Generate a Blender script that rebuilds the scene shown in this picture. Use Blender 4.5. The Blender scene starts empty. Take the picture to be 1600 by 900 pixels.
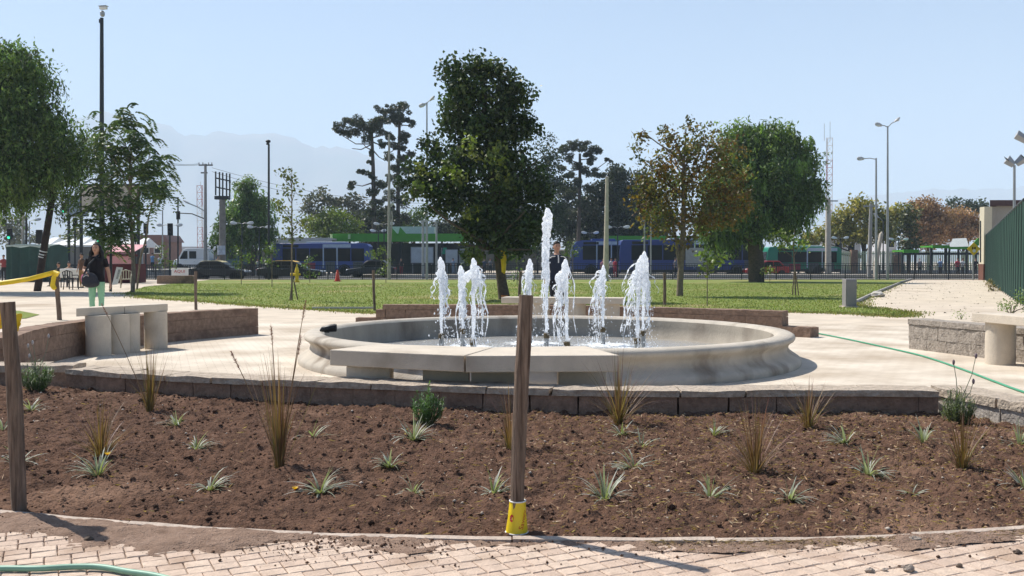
import bpy, bmesh, math, random
import numpy as np
from mathutils import Vector, Matrix, noise as mnoise
R = math.radians
sc = bpy.context.scene
col = sc.collection
# ------------------------------------------------------------------ camera
CAM_H, FPX, HOR = 1.30, 1500.0, 408.0
PITCH = math.atan((450 - HOR) / FPX)
cam = bpy.data.cameras.new('camera'); camo = bpy.data.objects.new('camera', cam); col.objects.link(camo)
cam.sensor_width = 36; cam.lens = 36 * FPX / 1600; cam.clip_start = 0.1; cam.clip_end = 20000
camo.location = (0, 0, CAM_H); camo.rotation_euler = (R(90) - PITCH, 0, 0)
sc.camera = camo
# ------------------------------------------------------------------ sky and sun
SUN_DIR = Vector((-.795, .607, 0)).normalized(); SUN_EL = R(51)
w = bpy.data.worlds.new('World'); sc.world = w; w.use_nodes = True
nt = w.node_tree; nt.nodes.clear()
sky = nt.nodes.new('ShaderNodeTexSky'); sky.sky_type = 'NISHITA'; sky.sun_disc = False
sky.sun_elevation = SUN_EL; sky.sun_rotation = math.atan2(SUN_DIR.x, SUN_DIR.y)
sky.altitude = 500; sky.air_density = 1.0; sky.dust_density = 0.8; sky.ozone_density = 3.0
bg = nt.nodes.new('ShaderNodeBackground'); bg.inputs[1].default_value = 0.082
wo = nt.nodes.new('ShaderNodeOutputWorld')
nt.links.new(sky.outputs[0], bg.inputs[0]); nt.links.new(bg.outputs[0], wo.inputs[0])
sl = bpy.data.lights.new('sun', 'SUN'); sl.energy = 5.0; sl.angle = R(0.53); sl.color = (1, .95, .87)
so = bpy.data.objects.new('sun', sl); col.objects.link(so)
sd = Vector((SUN_DIR.x * math.cos(SUN_EL), SUN_DIR.y * math.cos(SUN_EL), math.sin(SUN_EL)))
so.rotation_euler = sd.to_track_quat('Z', 'Y').to_euler(); so.location = sd * 50
vs = sc.view_settings; vs.view_transform = 'Standard'; vs.look = 'None'; vs.gamma = 1; vs.use_curve_mapping = False
vs.exposure = 0.68
sc.cycles.volume_bounces = 1
sc.cycles.max_bounces = 6; sc.cycles.diffuse_bounces = 3; sc.cycles.transparent_max_bounces = 16
sc.cycles.caustics_reflective = False; sc.cycles.caustics_refractive = False
HAZE = 0.00034
# ------------------------------------------------------------------ pixel helpers
cp, sp_ = math.cos(PITCH), math.sin(PITCH)
def ray(px, py):
    u, v = (px - 800) / FPX, (450 - py) / FPX
    return Vector((u, cp + v * sp_, -sp_ + v * cp))
def at(px, py, z=0.0):                      # photo pixel -> point on the level z
    r = ray(px, py); t = (z - CAM_H) / r.z
    return Vector((r.x * t, r.y * t, z))
def P(px, py, d):                           # photo pixel -> point at the distance d
    r = ray(px, py); t = d / r.y
    return Vector((r.x * t, d, CAM_H + r.z * t))
def S(pxl, d): return pxl * d / FPX         # pixels -> metres at distance d
# ------------------------------------------------------------------ objects
OFF = {}
def props(o, label=None, cat=None, group=None, kind=None):
    if label: o['label'] = label
    if cat: o['category'] = cat
    if group: o['group'] = group
    if kind: o['kind'] = kind
    return o
def E(name, label, cat, loc, rz=0, group=None, world=True):
    o = bpy.data.objects.new(name, None); col.objects.link(o); o.empty_display_size = .2
    o.location = loc; o.rotation_euler = (0, 0, rz); props(o, label, cat, group)
    OFF[o.name] = Vector(loc) if (world and rz == 0) else Vector((0, 0, 0))
    return o
def link_mesh(name, me, mats, parent):
    o = bpy.data.objects.new(name, me); col.objects.link(o)
    if not isinstance(mats, (list, tuple)): mats = [mats]
    if len(me.materials) == 0:
        for m in mats: me.materials.append(m)
    if parent is not None:
        o.parent = parent
        off = OFF.get(parent.name, Vector((0, 0, 0)))
        OFF[o.name] = off
        if off.length > 0: me.transform(Matrix.Translation(-off))
    return o
def copy_tree(o, loc=None, rz=None, label=None, group=None, parent=None):
    c = o.copy(); col.objects.link(c); c.parent = parent
    if loc is not None: c.location = loc
    if rz is not None: c.rotation_euler = (0, 0, rz)
    if label: c['label'] = label
    if group: c['group'] = group
    for ch in list(o.children): copy_tree(ch, parent=c)
    return c
class MB:
    def __init__(s): s.v = []; s.f = []; s.mi = []
    def _add(s, vs, fs, m=0):
        n = len(s.v); s.v += [tuple(p) for p in vs]
        for f in fs: s.f.append(tuple(i + n for i in f)); s.mi.append(m)
    def box(s, c, size, rz=0, m=0, rx=0, taper=1.0):
        hx, hy, hz = size[0] / 2, size[1] / 2, size[2] / 2
        M_ = Matrix.Translation(c) @ Matrix.Rotation(rz, 4, 'Z') @ Matrix.Rotation(rx, 4, 'X')
        vs = []
        for z, k in ((-hz, 1), (hz, taper)):
            for x, y in ((-hx, -hy), (hx, -hy), (hx, hy), (-hx, hy)): vs.append(M_ @ Vector((x * k, y * k, z)))
        s._add(vs, [(3, 2, 1, 0), (4, 5, 6, 7), (0, 1, 5, 4), (1, 2, 6, 5), (2, 3, 7, 6), (3, 0, 4, 7)], m); return s
    def span(s, a, b, m=0):                 # axis box from corner to corner
        a, b = Vector(a), Vector(b)
        return s.box((a + b) / 2, [abs(x) for x in (b - a)], m=m)
    def tube(s, pts, rad, n=8, m=0, sx=1.0, sy=1.0, cap=True, up=None):
        pts = [Vector(p) for p in pts]
        if not isinstance(rad, (list, tuple)): rad = [rad] * len(pts)
        vs = []; prev = None
        for i, p in enumerate(pts):
            t = (pts[min(i + 1, len(pts) - 1)] - pts[max(i - 1, 0)])
            t = t.normalized() if t.length > 1e-9 else Vector((0, 0, 1))
            if prev is None:
                a = Vector(up) if up else (Vector((1, 0, 0)) if abs(t.x) < .9 else Vector((0, 1, 0)))
            else: a = prev
            a = (a - t * a.dot(t)).normalized(); b = t.cross(a); prev = a
            for k in range(n):
                an = 2 * math.pi * k / n
                vs.append(p + a * math.cos(an) * rad[i] * sx + b * math.sin(an) * rad[i] * sy)
        fs = []
        for i in range(len(pts) - 1):
            for k in range(n):
                k2 = (k + 1) % n
                fs.append((i * n + k, i * n + k2, (i + 1) * n + k2, (i + 1) * n + k))
        if cap:
            fs.append(tuple(reversed(range(n)))); fs.append(tuple(range((len(pts) - 1) * n, len(pts) * n)))
        s._add(vs, fs, m); return s
    def lathe(s, prof, n=24, c=(0, 0, 0), m=0, closed=False, axis='Z'):
        vs = []; c = Vector(c)
        for r, z in prof:
            for k in range(n):
                a = 2 * math.pi * k / n
                if axis == 'Z': q = Vector((r * math.cos(a), r * math.sin(a), z))
                elif axis == 'Y': q = Vector((r * math.cos(a), z, r * math.sin(a)))
                else: q = Vector((z, r * math.cos(a), r * math.sin(a)))
                vs.append(c + q)
        fs = []; L = len(prof)
        for i in range(L - 1):
            for k in range(n):
                k2 = (k + 1) % n; fs.append((i * n + k, i * n + k2, (i + 1) * n + k2, (i + 1) * n + k))
        if not closed:
            if prof[0][0] > 1e-6: fs.append(tuple(reversed(range(n))))
            if prof[-1][0] > 1e-6: fs.append(tuple(range((L - 1) * n, L * n)))
        s._add(vs, fs, m); return s
    def ball(s, c, r, n=10, k=6, m=0):
        rr = r if isinstance(r, (list, tuple)) else (r, r, r); c = Vector(c); vs = []
        for i in range(k + 1):
            t = math.pi * i / k
            for j in range(n):
                a = 2 * math.pi * j / n
                q = max(math.sin(t), .02)
                vs.append(c + Vector((rr[0] * q * math.cos(a), rr[1] * q * math.sin(a), -rr[2] * math.cos(t))))
        fs = []
        for i in range(k):
            for j in range(n):
                j2 = (j + 1) % n; fs.append((i * n + j, i * n + j2, (i + 1) * n + j2, (i + 1) * n + j))
        fs.append(tuple(reversed(range(n)))); fs.append(tuple(range(k * n, (k + 1) * n)))
        s._add(vs, fs, m); return s
    def prism(s, poly, a, b, plane='XZ', m=0):   # polygon extruded between a and b along the third axis
        def q(p, h):
            if plane == 'XZ': return (p[0], h, p[1])
            if plane == 'YZ': return (h, p[0], p[1])
            return (p[0], p[1], h)
        n = len(poly); vs = [q(p, a) for p in poly] + [q(p, b) for p in poly]
        fs = [tuple(range(n)), tuple(reversed(range(n, 2 * n)))]
        for i in range(n):
            j = (i + 1) % n; fs.append((j, i, n + i, n + j))
        s._add(vs, fs, m); return s
    def poly(s, pts, m=0): s._add(pts, [tuple(range(len(pts)))], m); return s
    def build(s, name, mats, parent=None, smooth=False, bevel=0, seg=2, fixn=True):
        me = bpy.data.meshes.new(name); me.from_pydata(s.v, [], s.f)
        if any(s.mi): me.polygons.foreach_set('material_index', s.mi)
        if fixn:
            b = bmesh.new(); b.from_mesh(me); bmesh.ops.recalc_face_normals(b, faces=b.faces); b.to_mesh(me); b.free()
        o = link_mesh(name, me, mats, parent)
        if smooth:
            me.polygons.foreach_set('use_smooth', [True] * len(me.polygons))
            if smooth != 'all' : me.set_sharp_from_angle(angle=R(40))
        if bevel:
            md = o.modifiers.new('bevel', 'BEVEL'); md.width = bevel; md.segments = seg; md.limit_method = 'ANGLE'; md.angle_limit = R(35)
        return o
def T(o, label, cat, group=None, kind=None): return props(o, label, cat, group, kind)
def ST(o): o['kind'] = 'structure'; return o
# ------------------------------------------------------------------ materials
MC = {}
def M(name, c, rough=.85, var=.12, scale=6., bump=0., bscale=None, metal=0., spec=.3, c2=None, detail=5, dirt=None, stretch=None):
    if name in MC: return MC[name]
    m = bpy.data.materials.new(name); m.use_nodes = True; n = m.node_tree; b = n.nodes['Principled BSDF']
    b.inputs['Roughness'].default_value = rough; b.inputs['Metallic'].default_value = metal
    b.inputs['Specular IOR Level'].default_value = spec
    g = n.nodes.new('ShaderNodeNewGeometry')
    nz = n.nodes.new('ShaderNodeTexNoise'); nz.inputs['Scale'].default_value = scale; nz.inputs['Detail'].default_value = detail
    nz.inputs['Roughness'].default_value = .62
    pos = g.outputs['Position']
    if stretch:
        mp = n.nodes.new('ShaderNodeMapping'); mp.inputs['Scale'].default_value = stretch; n.links.new(pos, mp.inputs[0]); pos = mp.outputs[0]
    n.links.new(pos, nz.inputs['Vector'])
    cr = n.nodes.new('ShaderNodeValToRGB'); cr.color_ramp.elements[0].position = .3; cr.color_ramp.elements[1].position = .7
    lo = tuple(max(0, x * (1 - var)) for x in c) if c2 is None else c2
    hi = tuple(min(1, x * (1 + var)) for x in c) if c2 is None else c
    cr.color_ramp.elements[0].color = (*lo, 1); cr.color_ramp.elements[1].color = (*hi, 1)
    n.links.new(nz.outputs['Fac'], cr.inputs['Fac'])
    out = cr.outputs['Color']
    if dirt:                                    # large soft stains of a second colour
        n2 = n.nodes.new('ShaderNodeTexNoise'); n2.inputs['Scale'].default_value = dirt[1]; n2.inputs['Detail'].default_value = 6
        n.links.new(pos, n2.inputs['Vector'])
        r2 = n.nodes.new('ShaderNodeValToRGB'); r2.color_ramp.elements[0].position = dirt[2]; r2.color_ramp.elements[1].position = dirt[2] + .14
        n.links.new(n2.outputs['Fac'], r2.inputs['Fac'])
        mx = n.nodes.new('ShaderNodeMix'); mx.data_type = 'RGBA'
        n.links.new(r2.outputs['Color'], mx.inputs['Factor']); n.links.new(out, mx.inputs[6]); mx.inputs[7].default_value = (*dirt[0], 1)
        out = mx.outputs[2]
    n.links.new(out, b.inputs['Base Color'])
    if bump:
        n3 = n.nodes.new('ShaderNodeTexNoise'); n3.inputs['Scale'].default_value = bscale or scale * 6; n3.inputs['Detail'].default_value = 6
        n.links.new(pos, n3.inputs['Vector'])
        bp = n.nodes.new('ShaderNodeBump'); bp.inputs['Strength'].default_value = bump; bp.inputs['Distance'].default_value = .02
        n.links.new(n3.outputs['Fac'], bp.inputs['Height']); n.links.new(bp.outputs['Normal'], b.inputs['Normal'])
    MC[name] = m; return m
def glassmat(name, c, rough=.08):
    if name in MC: return MC[name]
    m = M(name, c, rough, .1, 3, spec=.6); return m
def leafmat(name, trans=.35, rough=.45):
    if name in MC: return MC[name]
    m = bpy.data.materials.new(name); m.use_nodes = True; n = m.node_tree; b = n.nodes['Principled BSDF']
    at_ = n.nodes.new('ShaderNodeAttribute'); at_.attribute_name = 'Col'
    b.inputs['Roughness'].default_value = rough; b.inputs['Specular IOR Level'].default_value = .35
    n.links.new(at_.outputs['Color'], b.inputs['Base Color'])
    t = n.nodes.new('ShaderNodeBsdfTranslucent')
    gm = n.nodes.new('ShaderNodeMix'); gm.data_type = 'RGBA'; gm.blend_type = 'MULTIPLY'; gm.inputs['Factor'].default_value = 1
    gm.inputs[7].default_value = (1.3, 1.5, .6, 1)
    n.links.new(at_.outputs['Color'], gm.inputs[6]); n.links.new(gm.outputs[2], t.inputs['Color'])
    mx = n.nodes.new('ShaderNodeMixShader'); mx.inputs[0].default_value = trans
    o = n.nodes['Material Output']
    n.links.new(b.outputs[0], mx.inputs[1]); n.links.new(t.outputs[0], mx.inputs[2]); n.links.new(mx.outputs[0], o.inputs[0])
    MC[name] = m; return m
CONC = M('concrete_light', (.54, .47, .38), .9, .14, 4, .35, 60, dirt=((.36, .31, .25), 1.2, .58))
CONC_G = M('concrete_grey', (.36, .34, .31), .9, .15, 5, .35, 50)
BLOCK = M('block_brown', (.265, .178, .128), .95, .28, 14, .9, 45, dirt=((.17, .108, .078), 2.5, .52))
BLOCK_R = M('block_rough', (.33, .285, .24), .95, .35, 20, 1.0, 40)
WOOD = M('weathered_wood', (.20, .145, .11), .92, .5, 60, 1.0, 160, stretch=(1, 1, .07), dirt=((.075, .048, .034), 40, .55))
STEEL = M('galvanised_steel', (.34, .35, .36), .5, .1, 3, metal=.5)
DARKM = M('dark_metal', (.035, .04, .045), .5, .15, 4, metal=.3)
BLACK = M('black_plastic', (.012, .012, .014), .45, .2, 8)
WHITE = M('white_paint', (.75, .75, .73), .6, .06, 3)
TYRE = M('tyre_rubber', (.015, .015, .016), .85, .2, 20)
GLASS = M('dark_glass', (.008, .010, .013), .25, .1, 3, spec=.25)
GREENP = M('station_green', (.075, .30, .03), .55, .1, 2)
BARK = M('bark', (.10, .075, .055), .95, .35, 9, .9, 30)
BARK_L = M('bark_light', (.20, .16, .12), .95, .3, 9, .7, 30)
YEL = M('yellow_plastic', (.75, .52, .02), .45, .12, 6)
RED = M('red_paint', (.5, .02, .02), .45, .1, 6)
LEAF = leafmat('leaf'); LEAFD = leafmat('leaf_dense', .22)
BLADE = leafmat('grass_blade', .3, .5)
# ------------------------------------------------------------------ leaves
rng = np.random.default_rng(7); random.seed(7)
def unit(a): return a / np.maximum(np.linalg.norm(a, axis=1, keepdims=True), 1e-9)
class Leaves:
    def __init__(s): s.V = []; s.C = []
    def add(s, C, A, L, Wd, cols):
        C = np.asarray(C, float); N = len(C); A = unit(np.asarray(A, float))
        B = unit(np.cross(A, unit(rng.normal(size=(N, 3))))); L = np.broadcast_to(L, N)[:, None]; Wd = np.broadcast_to(Wd, N)[:, None]
        nrm = np.cross(A, B)
        q = np.stack([C - A * L / 2, C + B * Wd / 2 + nrm * Wd * .12, C + A * L / 2, C - B * Wd / 2 + nrm * Wd * .12], 1)
        s.V.append(q.reshape(-1, 3)); s.C.append(np.repeat(np.asarray(cols), 4, 0))
    def build(s, name, parent, mat=None, kind=None):
        V = np.concatenate(s.V); C = np.concatenate(s.C); n = len(V) // 4
        me = bpy.data.meshes.new(name); me.vertices.add(len(V)); me.vertices.foreach_set('co', V.astype('f').ravel())
        me.loops.add(len(V)); me.loops.foreach_set('vertex_index', np.arange(len(V), dtype='i'))
        me.polygons.add(n); me.polygons.foreach_set('loop_start', np.arange(0, len(V), 4, dtype='i'))
        me.update()
        ca = me.color_attributes.new('Col', 'FLOAT_COLOR', 'POINT')
        ca.data.foreach_set('color', np.c_[np.clip(C, 0, 1), np.ones(len(C))].astype('f').ravel())
        o = link_mesh(name, me, mat or LEAF, parent)
        if kind: o['kind'] = kind
        return o
def pal(cols, n, jit=.25):
    cols = np.array(cols); k = rng.integers(0, len(cols), n); k2 = rng.integers(0, len(cols), n); t = rng.random((n, 1))
    c = cols[k] * t + cols[k2] * (1 - t)
    return c * (1 + jit * rng.normal(size=(n, 1)))
def blob_world(b, d):
    px, py, rx, ry = b[:4]; dd = b[4] if len(b) > 4 else 0
    c = P(px, py, d + dd); rw = S(rx, d); return np.array(c), np.array([rw, (b[5] if len(b) > 5 else rw * .85), S(ry, d)])
def crown(lv, blobs, d, dens, L, Wd, cols, cr=.35, per=40, down=.3, shell=.45, jit=.22):
    for b in blobs:
        c, r = blob_world(b, d)
        nc = max(3, int(dens * r[0] * r[2] * 3.14 * (1 + .4 * r[1])))
        u = unit(rng.normal(size=(nc, 3))) * (rng.random((nc, 1)) ** shell)
        cc = c + u * r; cb = pal(cols, nc, jit) * (0.8 + .45 * rng.random((nc, 1)))
        n = nc * per; idx = np.repeat(np.arange(nc), per)
        C = cc[idx] + np.clip(rng.normal(size=(n, 3)), -1.8, 1.8) * cr * np.array([1, 1, .75])
        A = rng.normal(size=(n, 3)) + unit(C - c) * .5; A[:, 2] -= down
        lv.add(C, A, L * (.6 + .8 * rng.random(n)), Wd * (.6 + .8 * rng.random(n)), cb[idx] * (.75 + .5 * rng.random((n, 1))))
def weep(lv, blobs, d, dens, L, Wd, cols, hang=1.3, per=6, k=16, jit=.2):
    for b in blobs:
        c, r = blob_world(b, d)
        nc = max(4, int(dens * r[0] * r[2] * 3.14 * (1 + .4 * r[1])))
        u = unit(rng.normal(size=(nc, 3))) * (rng.random((nc, 1)) ** .4)
        cc = c + u * r; cb = pal(cols, nc, jit) * (0.5 + .95 * rng.random((nc, 1)) ** 1.4)
        n = nc * per; idx = np.repeat(np.arange(nc), per)
        st = cc[idx] + rng.normal(size=(n, 3)) * .22; ln = hang * (.35 + .8 * rng.random(n)); out = unit(st - c); out[:, 2] = 0
        t = np.tile(np.linspace(0, 1, k), n); id2 = np.repeat(np.arange(n), k)
        C = st[id2] + out[id2] * (.25 * np.sqrt(t))[:, None] * ln[id2][:, None]
        C[:, 2] -= t ** 1.3 * ln[id2]; C += rng.normal(size=C.shape) * .05
        A = rng.normal(size=C.shape) * .45; A[:, 2] -= 1
        lv.add(C, A, L * (.6 + .7 * rng.random(len(C))), Wd * (.7 + .6 * rng.random(len(C))), cb[idx][id2] * (.75 + .5 * rng.random((len(C), 1))))
def tuft(lv, c, r, n, cols, L=.45, Wd=.09):
    u = unit(rng.normal(size=(n, 3))); t = .35 + .65 * rng.random((n, 1))
    lv.add(np.array(c) + u * t * r * np.array([1, 1, .8]), u + rng.normal(size=(n, 3)) * .25, L * r * (.7 + .6 * rng.random(n)), Wd, pal(cols, n, .2) * (.8 + .4 * rng.random()))
def wobble(a, b, n, amp, seed=0):
    a, b = Vector(a), Vector(b); L = (b - a).length; rr = random.Random(seed); out = []
    o1, o2 = rr.uniform(0, 9), rr.uniform(0, 9)
    for i in range(n + 1):
        t = i / n; k = math.sin(t * math.pi) * amp * L
        out.append(a.lerp(b, t) + Vector((math.sin(t * 5 + o1) * k, math.cos(t * 4 + o2) * k, 0)))
    return out
def limb(mb, a, b, r0, r1, n=5, amp=.05, seed=0, sides=7):
    pts = wobble(a, b, n, amp, seed); mb.tube(pts, [r0 + (r1 - r0) * i / n for i in range(n + 1)], sides)
# ------------------------------------------------------------------ ribbons (blades)
class Ribbons:
    def __init__(s): s.v = []; s.f = []; s.c = []
    def add(s, base, dr, length, width, droop, c0, c1, n=5, side=None):
        base = Vector(base); dr = Vector(dr).normalized()
        sd_ = Vector((-dr.y, dr.x, 0)); sd_ = sd_.normalized() if sd_.length > .05 else Vector((1, 0, 0))
        if side: sd_ = Vector(side)
        i0 = len(s.v); p = base.copy(); d_ = dr.copy()
        for i in range(n + 1):
            t = i / n; wv = width * (1 - t ** 2.2) * (.6 + .4 * min(1, t * 4)) / 2 + .0003
            cc = [a + (b - a) * t for a, b in zip(c0, c1)]
            s.v += [tuple(p - sd_ * wv), tuple(p + sd_ * wv)]; s.c += [cc, cc]
            p = p + d_ * (length / n); d_ = (d_ + Vector((0, 0, -droop / n))).normalized()
        for i in range(n): a = i0 + 2 * i; s.f.append((a, a + 1, a + 3, a + 2))
        return p
    def build(s, name, parent, mat=None, kind=None):
        me = bpy.data.meshes.new(name); me.from_pydata(s.v, [], s.f)
        ca = me.color_attributes.new('Col', 'FLOAT_COLOR', 'POINT')
        ca.data.foreach_set('color', np.c_[np.clip(np.array(s.c), 0, 1), np.ones(len(s.c))].astype('f').ravel())
        o = link_mesh(name, me, mat or BLADE, parent)
        if kind: o['kind'] = kind
        return o
# ------------------------------------------------------------------ fractal noise for heights
def vnoise(x, y, seed=0):
    def h(i, j): 
        n = (i * 374761393 + j * 668265263 + seed * 974711) & 0x7fffffff
        n = ((n ^ (n >> 13)) * 1274126177) & 0x7fffffff
        return ((n ^ (n >> 16)) & 0xffff) / 65535.0
    xi = np.floor(x).astype(np.int64); yi = np.floor(y).astype(np.int64); xf = x - xi; yf = y - yi
    u = xf * xf * (3 - 2 * xf); v = yf * yf * (3 - 2 * yf)
    return (h(xi, yi) * (1 - u) + h(xi + 1, yi) * u) * (1 - v) + (h(xi, yi + 1) * (1 - u) + h(xi + 1, yi + 1) * u) * v
def fbm(x, y, o=4, seed=0):
    s = 0; a = .5
    for i in range(o): s = s + a * vnoise(x * 2 ** i, y * 2 ** i, seed + i); a *= .55
    return s
# ================================================================== SETTING
def sheet(name, pts, z, mat):
    o = MB().poly([(p[0], p[1], z) for p in pts]).build(name, mat, fixn=False)
    if o.data.polygons[0].normal.z < 0: o.data.flip_normals()
    return ST(o)
def tri_sheet(name, pts, z, mat):
    b = bmesh.new(); vs = [b.verts.new((p[0], p[1], z)) for p in pts]; b.faces.new(vs)
    b.free()
    from mathutils.geometry import tessellate_polygon
    co = [Vector((p[0], p[1], z)) for p in pts]; tr_ = tessellate_polygon([co])
    me = bpy.data.meshes.new(name); me.from_pydata(co, [], [t if (co[t[1]] - co[t[0]]).cross(co[t[2]] - co[t[0]]).z > 0 else t[::-1] for t in tr_])
    return ST(link_mesh(name, me, mat, None))
DIRT = M('dry_dirt', (.56, .475, .375), .95, .16, 1.3, .5, 9, detail=9, dirt=((.40, .32, .235), .30, .56))
ASPH = M('asphalt', (.085, .083, .082), .9, .2, .6, .4, 30)
ROADZ = -.12
g = MB()
rows = [(-60, 0), (67.3, 0), (67.4, ROADZ), (150, ROADZ), (900, ROADZ), (7000, ROADZ)]
for i in range(len(rows) - 1):
    (y0, z0), (y1, z1) = rows[i], rows[i + 1]
    g.poly([(-7000, y0, z0), (7000, y0, z0), (7000, y1, z1), (-7000, y1, z1)])
ST(g.build('ground', DIRT, fixn=False))
sheet('road', [(-160, 67.9), (160, 67.9), (160, 116), (-160, 116)], ROADZ + .004, ASPH)
# street kerb along the lawn, and the raised median strip between the carriageways
k = MB(); k.span((-150, 67.25, -.1), (150, 67.5, .05)); ST(k.build('road_kerb', CONC_G))
k = MB(); k.span((-14, 84, ROADZ), (60, 86.2, .12)); ST(k.build('median_strip', CONC))
k = MB(); k.span((-70, 96, ROADZ), (-26, 112, .42)); ST(k.build('raised_roadway', CONC_G))
# ---- plaza paving (light concrete setts, joints too fine to pick apart)
def plaza_mat():
    m = bpy.data.materials.new('plaza_setts'); m.use_nodes = True; n = m.node_tree; b = n.nodes['Principled BSDF']; b.inputs['Roughness'].default_value = .9
    g_ = n.nodes.new('ShaderNodeNewGeometry'); mp = n.nodes.new('ShaderNodeMapping'); mp.inputs['Rotation'].default_value = (0, 0, R(-20))
    br = n.nodes.new('ShaderNodeTexBrick'); br.inputs['Scale'].default_value = 1; br.inputs['Brick Width'].default_value = .2; br.inputs['Row Height'].default_value = .1
    br.inputs['Mortar Size'].default_value = .006; br.inputs['Color1'].default_value = (.66, .59, .495, 1); br.inputs['Color2'].default_value = (.62, .55, .46, 1); br.inputs['Mortar'].default_value = (.50, .43, .35, 1)
    n.links.new(g_.outputs['Position'], mp.inputs[0]); n.links.new(mp.outputs[0], br.inputs[0])
    nz = n.nodes.new('ShaderNodeTexNoise'); nz.inputs['Scale'].default_value = .9; nz.inputs['Detail'].default_value = 7
    n.links.new(g_.outputs['Position'], nz.inputs['Vector'])
    rp = n.nodes.new('ShaderNodeValToRGB'); rp.color_ramp.elements[0].position = .35; rp.color_ramp.elements[0].color = (.70, .64, .57, 1); rp.color_ramp.elements[1].position = .62; rp.color_ramp.elements[1].color = (1.05, 1.03, 1, 1)
    n.links.new(nz.outputs[0], rp.inputs[0])
    mx = n.nodes.new('ShaderNodeMix'); mx.data_type = 'RGBA'; mx.blend_type = 'MULTIPLY'; mx.inputs[0].default_value = 1
    n.links.new(br.outputs[0], mx.inputs[6]); n.links.new(rp.outputs[0], mx.inputs[7]); n.links.new(mx.outputs[2], b.inputs['Base Color'])
    bp = n.nodes.new('ShaderNodeBump'); bp.inputs['Strength'].default_value = .5; bp.inputs['Distance'].default_value = .004; bp.invert = True
    n.links.new(br.outputs['Fac'], bp.inputs['Height']); n.links.new(bp.outputs[0], b.inputs['Normal'])
    return m
FC = Vector((.475, 12.95, 0))
pl = [FC + Vector((9.2 * math.cos(a) * 1.05, 9.0 * math.sin(a), 0)) for a in np.linspace(0, 2 * math.pi, 64, endpoint=False)]
sheet('plaza', [(p.x, max(p.y, 8.0)) for p in pl], .004, plaza_mat())
# ---- lawn
def lawn_mat():
    m = M('lawn_grass', (.14, .20, .028), .95, .3, 1.6, .8, 60, c2=(.20, .215, .05), dirt=((.30, .25, .10), .20, .54))
    return m
LAWN = lawn_mat()
lp = [at(195, 458), at(225, 466), at(330, 473), at(420, 480), at(560, 489), at(640, 492), at(860, 492), at(1100, 487), at(1225, 488), at(1330, 491), at(1405, 496),
      at(1425, 489), at(1340, 479), at(1338, 473), at(1362, 462), at(1410, 441.5)]
far = [(P(1424, 437, 66.9).x, 66.9), (P(330, 437, 66.9).x, 66.9), (P(225, 450, 48).x, 48)]
lawn_poly = [(p.x, p.y) for p in lp] + far
tri_sheet('lawn', lawn_poly, .010, LAWN)
lw = [at(-60, 484), at(30, 486), at(62, 492), at(40, 498), at(-60, 500)]
tri_sheet('grass_patch', [(p.x, p.y) for p in lw], .010, LAWN)
def inside(poly, x, y):
    c = np.zeros(len(x), bool); n = len(poly)
    for i in range(n):
        x1, y1 = poly[i]; x2, y2 = poly[(i + 1) % n]
        cond = ((y1 > y) != (y2 > y)) & (x < (x2 - x1) * (y - y1) / (y2 - y1 + 1e-12) + x1); c ^= cond
    return c
def grass_tufts(name, poly, n, label, ymax, h=.05, cols=((.14, .21, .035), (.20, .235, .055), (.28, .25, .09))):
    xs = [p[0] for p in poly]; ys = [p[1] for p in poly]
    y = min(ys) + (min(max(ys), ymax) - min(ys)) * rng.random(n * 3) ** 1.5; x = rng.uniform(min(xs), max(xs), n * 3)
    k_ = inside(poly, x, y); x, y = x[k_][:n], y[k_][:n]; N = len(x)
    lv = Leaves(); A = rng.normal(size=(N, 3)) * .45; A[:, 2] = 1
    hh = h * (.5 + .9 * rng.random(N))
    lv.add(np.c_[x, y, .01 + hh * .35], A, hh, .016 + .012 * rng.random(N), pal(cols, N, .2))
    return T(lv.build(name, None, BLADE, 'stuff'), label, 'grass', kind='stuff')
grass_tufts('lawn_blades', lawn_poly, 60000, 'short green lawn grass beyond the fountain', 55)
# edge of the path and the dirt beside it
e = MB(); pts = [at(1338, 474), at(1362, 462), at(1410, 441.5), Vector((P(1424, 437, 66.5).x, 66.5, 0))]
e.tube([p + Vector((0, 0, .04)) for p in pts], .07, 6); ST(e.build('lawn_edging', CONC_G))
e = MB(); pts = [at(488, 483.5), at(586, 483.5)]
e.tube([p + Vector((0, 0, .03)) for p in pts], .045, 6); ST(e.build('lawn_edging', CONC_G))
# ragged fringe of grass and weeds outside the lawn's edge
N = 9000; k_ = rng.integers(0, 15, N); A_ = np.array(lawn_poly); t_ = rng.random(N)[:, None]; q_ = A_[k_] * (1 - t_) + A_[k_ + 1] * t_ + rng.normal(size=(N, 2)) * .22
lv = Leaves(); A = rng.normal(size=(N, 3)) * .5; A[:, 2] = 1; hh = .05 * (.5 + rng.random(N)); lv.add(np.c_[q_, .005 + hh * .35], A, hh, .03, pal(((.14, .19, .04), (.22, .21, .07), (.27, .22, .09)), N, .2))
T(lv.build('edge_grass', None, BLADE, 'stuff'), 'ragged grass along the edge of the lawn', 'grass', kind='stuff')
N = 1800; x = rng.uniform(9, 30, N); y = rng.uniform(17, 60, N); k_ = (np.abs(x - y * .44) < 3.2) & ~inside(lawn_poly, x, y); x, y = x[k_], y[k_]
PATHPEB = (x, y)
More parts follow.
